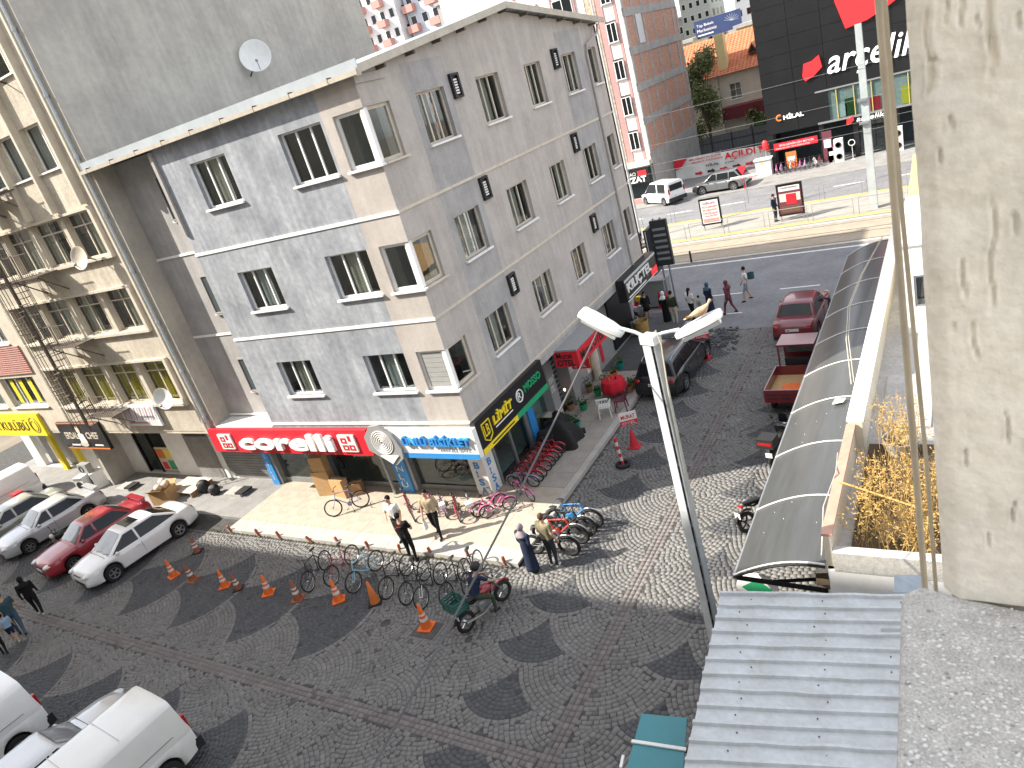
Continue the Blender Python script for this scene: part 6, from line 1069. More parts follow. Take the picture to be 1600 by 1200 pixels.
# old appliances
def appliance(label, c, rz, kind):
    T = thing('appliance', label, 'appliance'); m = MB(); m.bx(-.3, .3, -.3, .3, 0, .85); m.build('case', 'plastic_white', T); m = MB(); m.lathe([(.2, 0), (.2, .03), (.14, .04), (.01, .02)], 20, TR((0, -.3, .45), 0, math.pi/2)); m.build('door', 'trim_black', T, smooth=40); m = MB(); m.bx(-.28, .28, -.315, -.3, .72, .83); m.build('panel', 'sign_grey', T); T.matrix_basis = TR(V3((c[0], c[1], .11)), rz)
appliance('old white washing machine among scrap by the white wall', at(140, 765, .11), .2, 0); appliance('old washing machine with the black door, right of the scrap', at(160, 758, .11), -.3, 0)
T = thing('condenser_unit', 'old outdoor fan unit standing on the scrap machines', 'air conditioner'); q = at(150, 760, .11); m = MB(); m.bx(q[0]-.4, q[0]+.4, q[1]-.15, q[1]+.15, .97, 1.45); m.build('case', 'sign_grey', T); m = MB(); m.torus(.17, .02, 18, 6, TR((q[0]-.1, q[1]-.17, 1.2), 0, math.pi/2)); m.build('fan_ring', 'trim_black', T)
# black sheet over bikes, table, chairs, pots in front of the hotel
def sheetcover(label, c, rx_, ry_, h_, mat, z=.13):
    T = thing('cover_sheet', label, 'cover'); m = MB(); m.grid(lambda s, v: V3((rx_*(1.0+.1*math.sin(v*9))*(2*s-1), ry_*(2*v-1), h_*(1-max(abs(2*s-1), abs(2*v-1))**4)*(1+.12*math.sin(9*s+5*v)))), 20, 20); m.build('sheet', mat, T, smooth='all'); T.matrix_basis = TR(V3((c[0], c[1], z)), .1)
sheetcover('black sheet covering bicycles at the end of the red row', (.95, 3.35), .75, .55, .85, 'rubber'); sheetcover('black sheet over a heap beside the side column', (.5, 4.25), .5, .55, .7, 'rubber')
def table(label, c, cloth):
    T = thing('cafe_table', label, 'table', (*c, .13)); m = MB(); m.lathe([(.42, .70), (.42, .72)], 24, TR(V3((*c, .13)))); m.build('top', 'wood', T, world=True); m = MB(); m.tube((*c, .13), (*c, .83), .04); m.lathe([(.25, .0), (.25, .03)], 16, TR(V3((*c, .13)))); m.build('pedestal', 'grey_metal', T, world=True)
    if cloth: m = MB(); n = 40; m.rings([[V3((c[0]+r_*(1+w_*math.sin(8*a))*math.cos(a), c[1]+r_*(1+w_*math.sin(8*a))*math.sin(a), z)) for a in [6.2832*i/n for i in range(n)]] for r_, w_, z in ((.01, 0, .858), (.42, 0, .858), (.45, .02, .84), (.5, .06, .55), (.52, .08, .40))]); tag(m.build('tablecloth', cloth, smooth='all'), 'red cloth draped over the round table outside the hotel', 'tablecloth')
tc_ = at(963, 618, .13); table('round table under the red cloth outside the hotel', tc_, 'red_cloth')
for i in range(3): m = MB(); a = 2.1*i; m.lathe([(.03, 0), (.035, .1), (.02, .14)], 10, TR(V3((tc_[0]+.15*math.cos(a), tc_[1]+.15*math.sin(a), .86)))); tag(m.build('table_jar', 'pot_orange' if i else 'trim_black', smooth=True), ['dark jar on the red tablecloth', 'orange jar on the red tablecloth, nearer the wall', 'orange jar on the red tablecloth, nearer the street'][i], 'jar')
def chair(label, c, rz, mat):
    T = thing('plastic_chair', label, 'chair'); m = MB(); m.bx(-.22, .22, -.2, .22, .42, .45); m.build('seat', mat, T)
    for i in range(5): m = MB(); x = -.18+.09*i; m.bar((x, .22, .45), (x*1.1, .29, .82), .05, .015); m.build('back_slat', mat, T)
    m = MB(); m.bar((-.24, .29, .84), (.24, .29, .84), .03, .06); m.build('back_rail', mat, T)
    for x, y in ((-.2, -.18), (.2, -.18), (-.2, .2), (.2, .2)): m = MB(); m.bar((x, y, .42), (x*1.15, y*1.15, 0), .04, .04); m.build('leg', mat, T)
    for s in (-1, 1): m = MB(); m.path([(s*.23, .24, .66), (s*.25, 0, .66), (s*.24, -.16, .62), (s*.23, -.18, .45)], .018, 6); m.build('armrest', mat, T)
    T.matrix_basis = TR(V3((*c, .13)), rz)
chair('white plastic chair before the red table', at(948, 650, .13), math.pi*1.1, 'plastic_white'); chair('maroon plastic chair half hidden by the red table', at(972, 640, .13), -1.3, 'cl_maroon')
T = thing('side_table', 'small wooden table beside the black sheet', 'table', (*at(868, 668, .13), .13)); q = at(868, 668, .13); m = MB(); m.bx(q[0]-.35, q[0]+.35, q[1]-.3, q[1]+.3, .72, .76); m.build('top', 'far_cream', T, world=True)
for sx in (-.3, .3):
    for sy in (-.25, .25): m = MB(); m.bx(q[0]+sx-.03, q[0]+sx+.03, q[1]+sy-.03, q[1]+sy+.03, .13, .72); m.build('leg', 'wood', T, world=True)
def potplant(label, c, pot, h=.5, n=70, z=.13, r=.17):
    T = thing('potted_plant', label, 'potted plant', (*c, z)); m = MB(); m.lathe([(r*.7, 0), (r, .26), (r*1.06, .28), (r*.95, .28), (r*.9, .24)], 16, TR(V3((*c, z)))); m.build('pot', pot, T, world=True, smooth=40); m = MB(); m.lathe([(.01, .24), (r*.9, .24)], 12, TR(V3((*c, z)))); m.build('soil', 'soil', T, world=True); m = MB(); s = MB()
    for i in range(n):
        d = V3((random.gauss(0, 1), random.gauss(0, 1), random.uniform(.1, 1.4))).normalized(); p = V3((*c, z+.26))+V3((d.x*.26, d.y*.26, d.z*h))*random.uniform(.3, 1); e = V3((random.gauss(0, 1), random.gauss(0, 1), random.gauss(.2, .6))).normalized(); f = e.orthogonal().normalized(); L_ = random.uniform(.05, .11); m.face([p, p+e*L_*.5+f*L_*.28, p+e*L_, p+e*L_*.5-f*L_*.28])
        if i % 8 == 0: s.path([V3((*c, z+.2)), p], .004, 4)
    m.build('foliage', 'leaf', T, world=True, fix=False); s.build('stems', 'leaf_olive', T, world=True, fix=False)
for px, py, pm, h_, lb in ((970, 575, 'plastic_teal', .5, 'plant in teal pot farthest along the hotel pavement'), (960, 590, 'pot_orange', .4, 'plant in orange pot below the farthest teal pot'), (948, 602, 'plastic_teal', .38, 'dark plant in teal pot left of the red table'), (935, 618, 'green_sign', .3, 'plant in green pot before the hotel door'), (922, 612, 'wood', .5, 'bushy plant by the hotel column'), (984, 612, 'wood', .35, 'dark plant in brown pot right of the red table'), (990, 606, 'wood', .3, 'second dark plant in brown pot right of the red table'), (913, 640, 'green_sign', .35, 'plant in green pot beside the glowing bulb'), (893, 640, 'wood', .55, 'tall bushy plant by the near hotel column'), (902, 668, 'plastic_teal', .4, 'plant in teal pot in the middle of the pavement row'), (893, 678, 'pot_orange', .35, 'plant in orange pot beside the cable'), (889, 695, 'plastic_teal', .5, 'large plant in teal pot nearest the bicycle shop')): potplant(lb, at(px, py, .13), pm, h_)
m = MB(); m.bx(-.2, .2, -.15, .15, 0, .1); o = tag(m.build('black_bag', 'trim_black'), 'small black bag on the pavement beside the orange pot', 'bag'); o.location = (*at(907, 676, .13), .13); o.rotation_euler = (0, 0, .5)
T = thing('vase_stand', 'patterned tan cloth figure stand by the hotel wall', 'stand', (*at(936, 592, .13), .13)); q = at(936, 592, .13); m = MB(); m.lathe([(.22, .13), (.16, .5), (.2, .9), (.12, 1.3), (.16, 1.5), (.05, 1.6)], 14, TR(V3((*q, 0)))); m.build('body', 'cream_trim', T, world=True, smooth=True)
m = MB(); m.lathe([(.03, 0), (.05, .06), (.03, .1)], 10, TR(V3((*at(891, 641, .13), 1.0)))); tag(m.build('glowing_bulb', 'bulb', smooth=True), 'small glowing orange bulb among the plants near the near hotel column', 'lamp'); m = MB(); m.lathe([(.03, 0), (.05, .06), (.03, .1)], 10, TR(V3((*at(925, 603, .13), 1.0)))); tag(m.build('glowing_bulb', 'bulb', smooth=True), 'small glowing orange bulb among the plants before the hotel door', 'lamp')
# ================================================================ avenue corner: cabinet, sign mast, drums
q = at(1030, 482, .0); T = thing('utility_cabinet', 'grey utility cabinet at the avenue corner', 'cabinet', (*q, 0)); m = MB(); m.bx(-1.0, .5, 0, .75, .1, 1.45, 0, TR(V3((q[0], q[1], 0)), -.1)); m.build('case', 'cabinet', T, world=True); m = MB(); m.bx(-1.06, .56, -.06, .81, 1.45, 1.52, 0, TR(V3((q[0], q[1], 0)), -.1)); m.build('lid', 'sign_grey', T, world=True)
for px, py, lb in ((1001, 478, 'red plastic barrier left of the utility cabinet'), (1040, 480, 'red plastic barrier right of the utility cabinet')): q = at(px, py); T = thing('plastic_barrier', lb, 'barrier', (*q, 0)); m = MB(); m.rings([[V3((q[0]+x*w_, q[1]+y*w_, z)) for x, y in ((-.3, -.18), (.3, -.18), (.3, .18), (-.3, .18))] for w_, z in ((1, 0), (.9, .15), (.7, .8), (.6, .95))]); m.build('body', 'cone_red', T, world=True); m = MB(); m.bx(q[0]-.22, q[0]+.22, q[1]-.165, q[1]-.155, .4, .6); m.build('white_patch', 'cone_white', T, world=True)
q = at(1052, 478); T = thing('sign_mast', 'tall grey street sign with dark panel on twin posts', 'sign', (*q, 0)); 
for dx in (-.15, .2): m = MB(); m.tube((q[0]+dx, q[1], 0), (q[0]+dx, q[1], 4.6), .05); m.build('post', 'grey_metal', T, world=True)
m = MB(); m.bx(q[0]-.55, q[0]-.35, q[1]-.6, q[1]+.6, 1.9, 4.2); m.bx(q[0]-.34, q[0]+.5, q[1]-.1, q[1]+.1, 2.2, 4.5); m.build('panel', 'sign_dark', T, world=True); m = MB(); m.bx(q[0]-.46, q[0]-.42, q[1]-.615, q[1]-.601, 1.95, 4.15); m.build('light_strip', 'plastic_white', T, world=True); [MB().bx(q[0]-.25, q[0]+.4, q[1]-.112, q[1]-.101, 2.5+.3*i_, 2.62+.3*i_).build('worn_print', 'sign_grey', T, world=True) for i_ in range(6)]; m = MB(); m.path([(q[0]-.2, q[1], 3.3), (q[0]-1.2, q[1]-.4, 3.35), (q[0]-2.2, q[1]-1.4, 3.4)], .05, 8); m.build('stay_pipe', 'grey_metal', T, world=True)
for px, py, mt, lb, r_ in ((988, 520, 'galv', 'grey metal drum by the phone shop', .42), (1005, 522, 'straw', 'straw coloured basket beside the grey drum', .36)): q = at(px, py, .125); m = MB(); m.lathe([(r_*.85, 0), (r_, .7), (r_*.94, .7), (r_*.8, .05)], 18, TR(V3((*q, .125)))); tag(m.build('drum', mt, smooth=40), lb, 'drum')
q = at(985, 500, .125); T = thing('display_rack', 'cluttered display rack of toys under the phone shop sign', 'rack', (*q, .125))
for i in range(26): m = MB(); c = V3((q[0]+random.uniform(-.8, .5), q[1]+random.uniform(-.9, .9), .2+random.random()*1.1)); m.cb(c, (.2, .2, .24)); m.build('boxed_toy', random.choice(['cl_pink', 'far_blue', 'plastic_white', 'yellow_sign', 'cl_red', 'cl_sky', 'trim_black']), T, world=True)
m = MB(); m.bx(q[0]-.9, q[0]+.6, q[1]-1, q[1]+1, .125, .2); m.bx(q[0]-.9, q[0]-.85, q[1]-1, q[1]+1, .2, 1.6); m.build('frame', 'black_metal', T, world=True)
# ================================================================ far side of the avenue
# black store
XK = .5; YK = 46.5
bs = thing('black_store', 'black panelled electronics store across the avenue', 'building', (8, 50, 0))
m = MB(); m.bx(XK, 30, YK+.15, YK+16, 3.0, 18); m.bx(XK, 30, YK+3, YK+16, 0, 3); m.build('core', 'panel_black', bs, world=True)
for i in range(11):
    for j in range(13):
        x0, z0 = XK+2.3*i, 3.05+1.15*j
        if x0 > 14: continue
        if 3.2 < z0+.5 < 5.3 and x0+1 > 4.2: continue
        m = MB(); m.bx(x0+.012, min(x0+2.288, 30), YK, YK+.14, z0+.01, z0+1.14); m.build('panel', 'panel_black', bs, world=True)
for j in range(13):
    for i in range(6): m = MB(); y0 = YK+.16+2.5*i; m.bx(XK-.13, XK-.002, y0, y0+2.48, 3.05+1.15*j, 4.19+1.15*j); m.build('panel', 'panel_black', bs, world=True)
m = MB(); m.bx(XK-.1, XK+.3, YK, YK+16, 0, 3.04); m.build('side_base', 'panel_black', bs, world=True)
# first floor show window
m = MB(); m.bx(4.5, 14, YK+.12, YK+.145, 3.2, 5.5); m.build('show_window_back', 'interior', bs, world=True)
for i in range(8): m = MB(); m.bx(4.5+1.2*i, 4.5+1.2*i+1.14, YK+.02, YK+.04, 3.2, 5.4); m.build('show_pane', 'shop_glass', bs, world=True); m = MB(); m.bx(4.5+1.2*i+1.14, 4.5+1.2*(i+1), YK, YK+.1, 3.2, 5.4); m.build('mullion', 'yellow_dim', bs, world=True)
m = MB(); m.bx(4.2, 14, YK-.05, YK+.2, 3.05, 3.2); m.bx(4.2, 14, YK-.02, YK+.2, 5.4, 5.52); m.build('window_frame', 'grey_metal', bs, world=True)
for i, x in enumerate((5.6, 6.2, 7.9, 10)): m = MB(); m.bx(x, x+.7, YK+.06, YK+.115, 3.25, 4.2+.3*(i % 2)); m.build('display_item', ['plastic_white', 'leaf', 'red_sign', 'yellow_sign'][i], bs, world=True)
# ground floor shop front
m = MB(); m.bx(XK, 30, YK+2.9, YK+3, 0, 3); m.build('shop_back', 'dark_room', bs, world=True)
for i, x in enumerate((.6, 4.2, 6.6, 9.4, 12.5)): m = MB(); m.bx(x, x+.35, YK+.1, YK+.6, .05, 3.04); m.build('column', 'panel_black', bs, world=True)
for i in range(4): m = MB(); m.bx(6.9+.6*i, 6.9+.6*i+.56, YK+.5, YK+.52, .1, 2.9); m.build('door_pane', 'shop_glass', bs, world=True)
T, b = board('store_banner', 'red and white banner over the shop front of the black store', (.75, YK-.1, 1.75), X_, Z_, 3.3, .55, .05, 'red_sign'); txt(T, 'BÖLGENİN EN BÜYÜK', (1.2, YK-.1, 2.02), X_, Z_, 2.6, .2, 'white_paint', .01); txt(T, 'ARÇELİK MAĞAZASI', (.85, YK-.1, 1.8), X_, Z_, 2.6, .15, 'white_paint', .01)
def logo(T, x, z, s):
    m = MB(); P = [(0, .35), (.12, 1.0), (.55, 1.05), (.95, 1.28), (1.05, .62), (.62, .28), (.12, .08)]; m.prism([(x+a*s, YK-.02, z+b_*s) for a, b_ in P][::-1], (0, -.12, 0)); m.build('logo_flag', 'red_lit', T, world=True)
T = thing('store_sign', 'large white lettering with red flag on the black store', 'sign', (7, YK, 6.5)); logo(T, 3.5, 6.35, 1.35); txt(T, 'arçelik', (5.25, YK-.02, 6.15), X_, Z_, 6.2, 2.1, 'white_lit', .12, bold=.008, shear=.3)
T = thing('store_flag', 'huge red flag emblem at the top of the black store', 'sign', (7.5, YK, 9.6)); m = MB(); P = [(6.75, 9.35), (6.2, 11.3), (6.2, 13), (10.6, 13), (10.6, 10.6), (9.6, 10.1), (8.2, 9.55)]; m.prism([(a, YK-.02, b_) for a, b_ in P], (0, -.12, 0)); m.build('emblem', 'red_lit', T, world=True)
T = thing('store_sign', 'small white HİLAL lettering with orange crescent on the black store', 'sign', (2, YK, 4.3)); txt(T, 'HİLAL', (1.75, YK-.02, 4.0), X_, Z_, 1.5, .42, 'white_lit', .06, bold=.03); m = MB(); m.torus(.2, .07, 14, 6, TR((1.45, YK-.06, 4.2), 0, math.pi/2), a0=1, a1=5.4); m.build('crescent', 'pot_orange', T, world=True)
T = thing('store_sign', 'small lettering with red flag above the store entrance', 'sign', (7, YK, 2.7)); logo(T, 6.2, 2.55, .5); txt(T, 'arçelik', (6.9, YK-.02, 2.62), X_, Z_, 1.9, .42, 'white_lit', .05, shear=.2)
for x, z0, lb in ((5.55, .08, 'white washing machine stacked below another outside the store'), (5.55, .95, 'white washing machine stacked on top outside the store'), (9.6, .08, 'lower white dryer beside the store doors'), (9.6, .95, 'upper white dryer beside the store doors')):
    T = thing('washing_machine', lb, 'washing machine', (x, YK-.5, z0)); m = MB(); m.bx(x-.32, x+.32, YK-.75, YK-.15, z0, z0+.84); m.build('case', 'plastic_white', T, world=True); m = MB(); m.torus(.19, .04, 18, 6, TR((x, YK-.76, z0+.42), 0, math.pi/2)); m.build('door_ring', 'trim_black', T, world=True); m = MB(); m.lathe([(.01, 0), (.17, 0)], 16, TR((x, YK-.765, z0+.42), 0, math.pi/2)); m.build('door_glass', 'car_glass', T, world=True)
for x, w_, h_, mt, lb in ((2.0, .8, 1.5, 'pot_orange', 'orange poster stand at the store front'), (4.75, .7, 2.5, 'cl_maroon', 'maroon poster column at the store front'), (5.0, .6, 1.2, 'far_pink', 'pink poster board before the washing machines'), (11.2, .8, 2.2, 'cl_maroon', 'maroon display right of the store doors')): T = thing('poster_stand', lb, 'sign', (x, YK-.6, .08)); m = MB(); m.bx(x-w_/2, x+w_/2, YK-.32, YK-.26, .2, h_); m.build('panel', mt, T, world=True); m = MB(); m.bx(x-w_*.35, x+w_*.35, YK-.325, YK-.321, h_*.5, h_*.75); m.build('print', 'plastic_white', T, world=True); m = MB(); m.bx(x-.25, x+.25, YK-.4, YK-.1, .08, .2); m.build('foot', 'grey_metal', T, world=True)
m = MB(); m.lathe([(.15, 0), (.02, .05), (.02, 1.1)], 10, TR((6.5, YK-.7, .08))); m.torus(.22, .03, 16, 6, TR((6.5, YK-.75, 1.35), 0, math.pi/2)); tag(m.build('pedestal_fan', 'plastic_white', smooth=True), 'white pedestal fan outside the store', 'fan')
T = thing('white_kiosk', 'white kiosk cabinet with yellow mark beside the banner', 'cabinet', (0, 46, 0)); m = MB(); m.bx(-.7, .5, 45.6, 46.3, .08, 1.35); m.build('case', 'plastic_white', T, world=True); m = MB(); m.bx(-.8, .6, 45.5, 46.4, 1.35, 1.45); m.build('lid', 'far_white', T, world=True); m = MB(); m.prism([(-.3, 45.595, 1.05), (.0, 45.595, 1.05), (-.15, 45.595, 1.28)], (0, -.01, 0)); m.build('warning_mark', 'yellow_sign', T, world=True)
T = thing('red_totem', 'red bollard lamp on a thin post beside the black store', 'post', (.2, 46, 0)); m = MB(); m.tube((.1, 46.4, .08), (.1, 46.4, 2.0), .05); m.build('post', 'grey_metal', T, world=True); m = MB(); m.lathe([(.02, 2.0), (.2, 2.05), (.22, 2.6), (.1, 2.75)], 14, TR((.1, 46.4, 0))); m.build('head', 'red_lit', T, world=True, smooth=40)
# banner and fence
T = thing('street_banner', 'long white banner announcing an opening in front of the vacant lot', 'banner', (-4.8, 51, 0)); yb = 51
m = MB(); m.grid(lambda s, v: V3((-9.15+8.75*s, yb+.12*math.sin(s*21)+.05*math.sin(v*5), .05+(1.95-.3*s)*v)), 40, 6); m.build('cloth', 'plastic_white', T, world=True, smooth='all', fix=False)
txt(T, 'AÇILDI !', (-4.45, yb-.16, 1.0), X_, Z_, 3.2, .72, 'red_sign', .02, bold=.03); txt(T, 'BÖLGENİN EN BÜYÜK', (-7.6, yb-.16, 1.62), X_, Z_, 2.9, .22, 'red_sign', .02); txt(T, 'ARÇELİK MAĞAZASI', (-7.5, yb-.16, 1.32), X_, Z_, 2.9, .22, 'red_sign', .02); txt(T, 'HİLAL', (-6.2, yb-.16, .85), X_, Z_, 1.2, .25, 'black_paint', .02, bold=.03); txt(T, 'arçelik', (-4.5, yb-.16, .78), X_, Z_, .9, .18, 'black_paint', .02)
for i in range(6): x = -7.3+1.15*i; m = MB(); m.prism([(x, yb-.17, .30), (x+.45, yb-.17, .30), (x+.45, yb-.17, .2), (x+.72, yb-.17, .4), (x+.45, yb-.17, .6), (x+.45, yb-.17, .5), (x, yb-.17, .5)], (0, .01, 0)); m.build('arrow', 'red_sign' if i % 2 == 0 else 'black_paint', T, world=True)
for P in ([(-9.1, 1.95), (-9.1, 1.0), (-8.4, 1.3), (-7.8, 1.93)], [(-1.6, 1.7), (-.45, 1.68), (-.45, .9), (-.95, 1.25)]): m = MB(); m.prism([(a, yb-.165, b_) for a, b_ in P], (0, .01, 0)); m.build('red_flag_print', 'red_sign', T, world=True)
for x in (-9.2, -4.8, -.35): m = MB(); m.tube((x, yb+.2, 0), (x, yb+.2, 2.05), .04); m.build('post', 'grey_metal', T, world=True)
T = thing('hoarding_fence', 'grey sheet metal hoarding behind the white banner', 'fence', (-7, 62, 0))
for i in range(46): m = MB(); x = -10.6+.19*i; m.bx(x, x+.175, 62, 62.03+.02*(i % 2), 0, 1.9); m.build('sheet', 'fence_grey', T, world=True)
for i in range(5): m = MB(); x = -10.6+2.1*i; m.bx(x-.05, x+.05, 61.9, 61.99, 0, 2.0); m.build('post', 'sign_dark', T, world=True)
m = MB(); m.bx(-10.6, -1.8, 61.95, 61.995, 1.2, 1.26); m.build('rail', 'sign_dark', T, world=True)
# building with bare brick party wall
bb = thing('brick_building', 'pink trimmed apartment block with a bare brick and concrete party wall', 'building', (-14, 53, 0)); XW = -9.3
m = MB(); m.bx(-26, XW-.12, 46.1, 60.2, 0, 24); m.bx(XW-.119, XW-.05, 46.3, 60.2, 0, 24); m.build('core', 'concrete', bb, world=True)
ZB = [3.45, 6.45, 9.2, 12.1, 15.1, 18.1, 21.1]; YC = [46.1, 48.2, 50.6, 53.1, 56.2, 58.9, 60.2]
for z in ZB: m = MB(); m.bx(XW-.05, XW+.05, 46.1, 60.2, z-.32, z+.32); m.build('ring_beam', 'concrete', bb, world=True)
for y in YC:
    for i in range(len(ZB)-1): m = MB(); w_ = .16 if y not in (46.1, 60.2) else .25; m.bx(XW-.05, XW+.04, y-w_, y+w_, ZB[i]+.321, ZB[i+1]-.321); m.build('concrete_post', 'concrete', bb, world=True)
for i in range(len(ZB)-1):
    for j in range(len(YC)-1): m = MB(); m.bx(XW-.05, XW-.005+random.uniform(-.01, .02), YC[j]+.17, YC[j+1]-.17, ZB[i]+.322, ZB[i+1]-.322); m.build('brick_infill', 'brick_courses', bb, world=True)
m = MB(); m.bx(XW-.05, XW+.03, 46.1, 60.2, 0, ZB[0]-.33); m.build('base_wall', 'concrete', bb, world=True); m = MB(); m.bx(XW+.03, XW+.06, 48.6, 50.0, 12.5, 14.8); m.build('patched_panel', 'far_white', bb, world=True)
# street front of that block: strips of rosy plaster, window columns
for x0, x1, mt in ((-26, -12.4, 'far_pinkwhite'), (-12.35, -11.5, 'stone_mosaic'), (-11.45, -10.9, 'pink_trim'), (-10.0, -9.75, 'pink_trim'), (-9.7, -9.36, 'far_pinkwhite')): m = MB(); m.bx(x0, x1, 45.9, 46.09, 3.3, 24); m.build('front_strip', mt, bb, world=True)
for i in range(7):
    z0 = 3.7+2.95*i
    for a, b_ in ((-10.88, -10.02), (-15.2, -13.4), (-18.5, -16.8)): window(bb, V3((0, 45.9, 0)), uA, nA, a, b_, z0+.6, z0+2.1, mull=(.5,), depth=-.06, glass='car_glass', sill='far_white')
    m = MB(); m.bx(-10.88, -10.02, 45.95, 46.08, z0-.7, z0+.55); m.build('spandrel', 'far_pinkwhite', bb, world=True)
    for x in (-15.4, -13.3, -18.7, -16.7): m = MB(); m.bx(x, x+.12, 45.78, 45.895, z0+.3, z0+2.4); m.build('window_trim', 'pink_trim', bb, world=True)
m = MB(); m.bx(-26, XW, 45.2, 46.1, 2.9, 3.3); m.build('canopy_slab', 'far_cream', bb, world=True); m = MB(); m.bx(-26, XW-.3, 46.0, 46.09, 0, 2.9); m.build('shop_front', 'dark_room', bb, world=True)
T, b = board('shop_sign_nevzat', 'black shop sign with white lettering under the brick building', (-13.5, 45.1, 1.5), X_, Z_, 4.0, 1.25, .15, 'sign_black'); txt(T, 'NEVZAT', (-12.6, 45.1, 1.62), X_, Z_, 2.8, .5, 'white_lit', .03, bold=.03); txt(T, 'PASTIRMACI', (-12.6, 45.1, 2.25), X_, Z_, 1.9, .28, 'white_paint', .03); m = MB(); m.bx(-10.5, -9.7, 45.06, 45.09, 2.2, 2.6); m.build('red_tab', 'red_lit', T, world=True)
# orange roofed house
oh = thing('orange_roof_house', 'cream house with orange tiled roof and yellow chimney behind the hoarding', 'building', (-5, 70, 0)); YH = 66
w = MB(); facade(w, V3((0, YH, 0)), uA, nA, -12.5, 2, 0, 7.4, [(-9.3, -8.2, 4.1, 5.9), (-6.9, -5.7, 4.6, 6.2)], .2); w.build('front_wall', 'far_cream', oh, world=True)
for h in ((-9.3, -8.2, 4.1, 5.9), (-6.9, -5.7, 4.6, 6.2)): window(oh, V3((0, YH, 0)), uA, nA, *h, mull=(.5,), trans=.6)
m = MB(); A_ = V3((-13, YH-.6, 7.3)); m.grid(lambda s, v: A_+V3((15.5*s, 6.5*v, 3.6*v+.03*math.sin(s*260))), 260, 1); rf_ = m.build('tiled_roof', 'tile_orange', oh, world=True, fix=False)
for j in range(22): m = MB(); t = j/22; m.bar((-13, YH-.6+6.5*t, 7.32+3.6*t), (2.4, YH-.6+6.5*t, 7.32+3.6*t), .05, .05); m.build('tile_course', 'tile_orange', rf_, world=True)
m = MB(); m.bx(-7.75, -6.85, YH+.2, YH+1.2, 7.4, 11.2); m.build('chimney', 'far_yellow', oh, world=True); 
for x in (-9.0, -4.3): m = MB(); m.prism([(x-.6, YH+1.0, 8.6), (x+.6, YH+1.0, 8.6), (x, YH+1.0, 9.6)], (0, 1.6, 0)); m.build('dormer', 'tile_orange', oh, world=True); m = MB(); m.prism([(x-.45, YH+.99, 8.66), (x+.45, YH+.99, 8.66), (x, YH+.99, 9.42)], (0, -.02, 0)); m.build('dormer_glass', 'car_glass', oh, world=True)
m = MB(); m.tube((-7.9, YH-.1, 7.2), (-7.9, YH-.1, 0), .06); m.build('downpipe', 'far_grey', oh, world=True); m = MB(); m.bx(-7.5, -2, YH-2.0, YH-.05, 2.9, 4.1); m.build('porch_roof', 'porch_red', oh, world=True); m = MB(); m.bx(-12.5, 2, YH+.3, YH+10, 0, 7.3); m.build('core', 'far_cream', oh, world=True)
# tree
def tree(label, c, h, r, leaf, n, trunk_h):
    T = thing('street_tree', label, 'tree', c); c = V3(c); m = MB(); m.path([c, c+V3((.1, 0, trunk_h*.5)), c+V3((0, .1, trunk_h))], [.22, .17, .13], 8); tr = m.build('trunk', 'bark', T, world=True); m = MB(); ends = []
    for i in range(16): a = random.uniform(0, 6.28); b_ = random.uniform(.2, 1.2); q = c+V3((r*.75*math.cos(a)*random.uniform(.3, 1), r*.75*math.sin(a)*random.uniform(.3, 1), trunk_h+(h-trunk_h)*random.uniform(.0, .95))); s_ = c+V3((0, .1, trunk_h*random.uniform(.45, 1))); m.path([s_, (s_+q)/2+V3((0, 0, .3)), q], [.07, .05, .02], 5); ends.append(q)
    m.build('limbs', 'bark', tr, world=True); m = [MB(), MB()]
    for i in range(n):
        e = random.choice(ends); p = e+V3((random.gauss(0, .42), random.gauss(0, .42), random.gauss(0, .5)))*(r/1.9); d = V3((random.gauss(0, 1), random.gauss(0, 1), random.gauss(-.2, .7))).normalized(); f = d.orthogonal().normalized(); L_ = random.uniform(.18, .36); m[random.random() < .35].face([p, p+d*L_*.5+f*L_*.3, p+d*L_, p+d*L_*.5-f*L_*.3])
    m[0].build('crown', leaf, T, world=True, fix=False); m[1].build('crown_light', 'leaf_light', T, world=True, fix=False)
tree('tall olive green tree beside the brick party wall', (-8.7, 62.5, 0), 11.0, 1.7, 'leaf_olive', 8500, 2.6); tree('small dark tree in the yard behind the hoarding', (-3.6, 64, 0), 3.4, 1.3, 'leaf', 1200, 1.2)
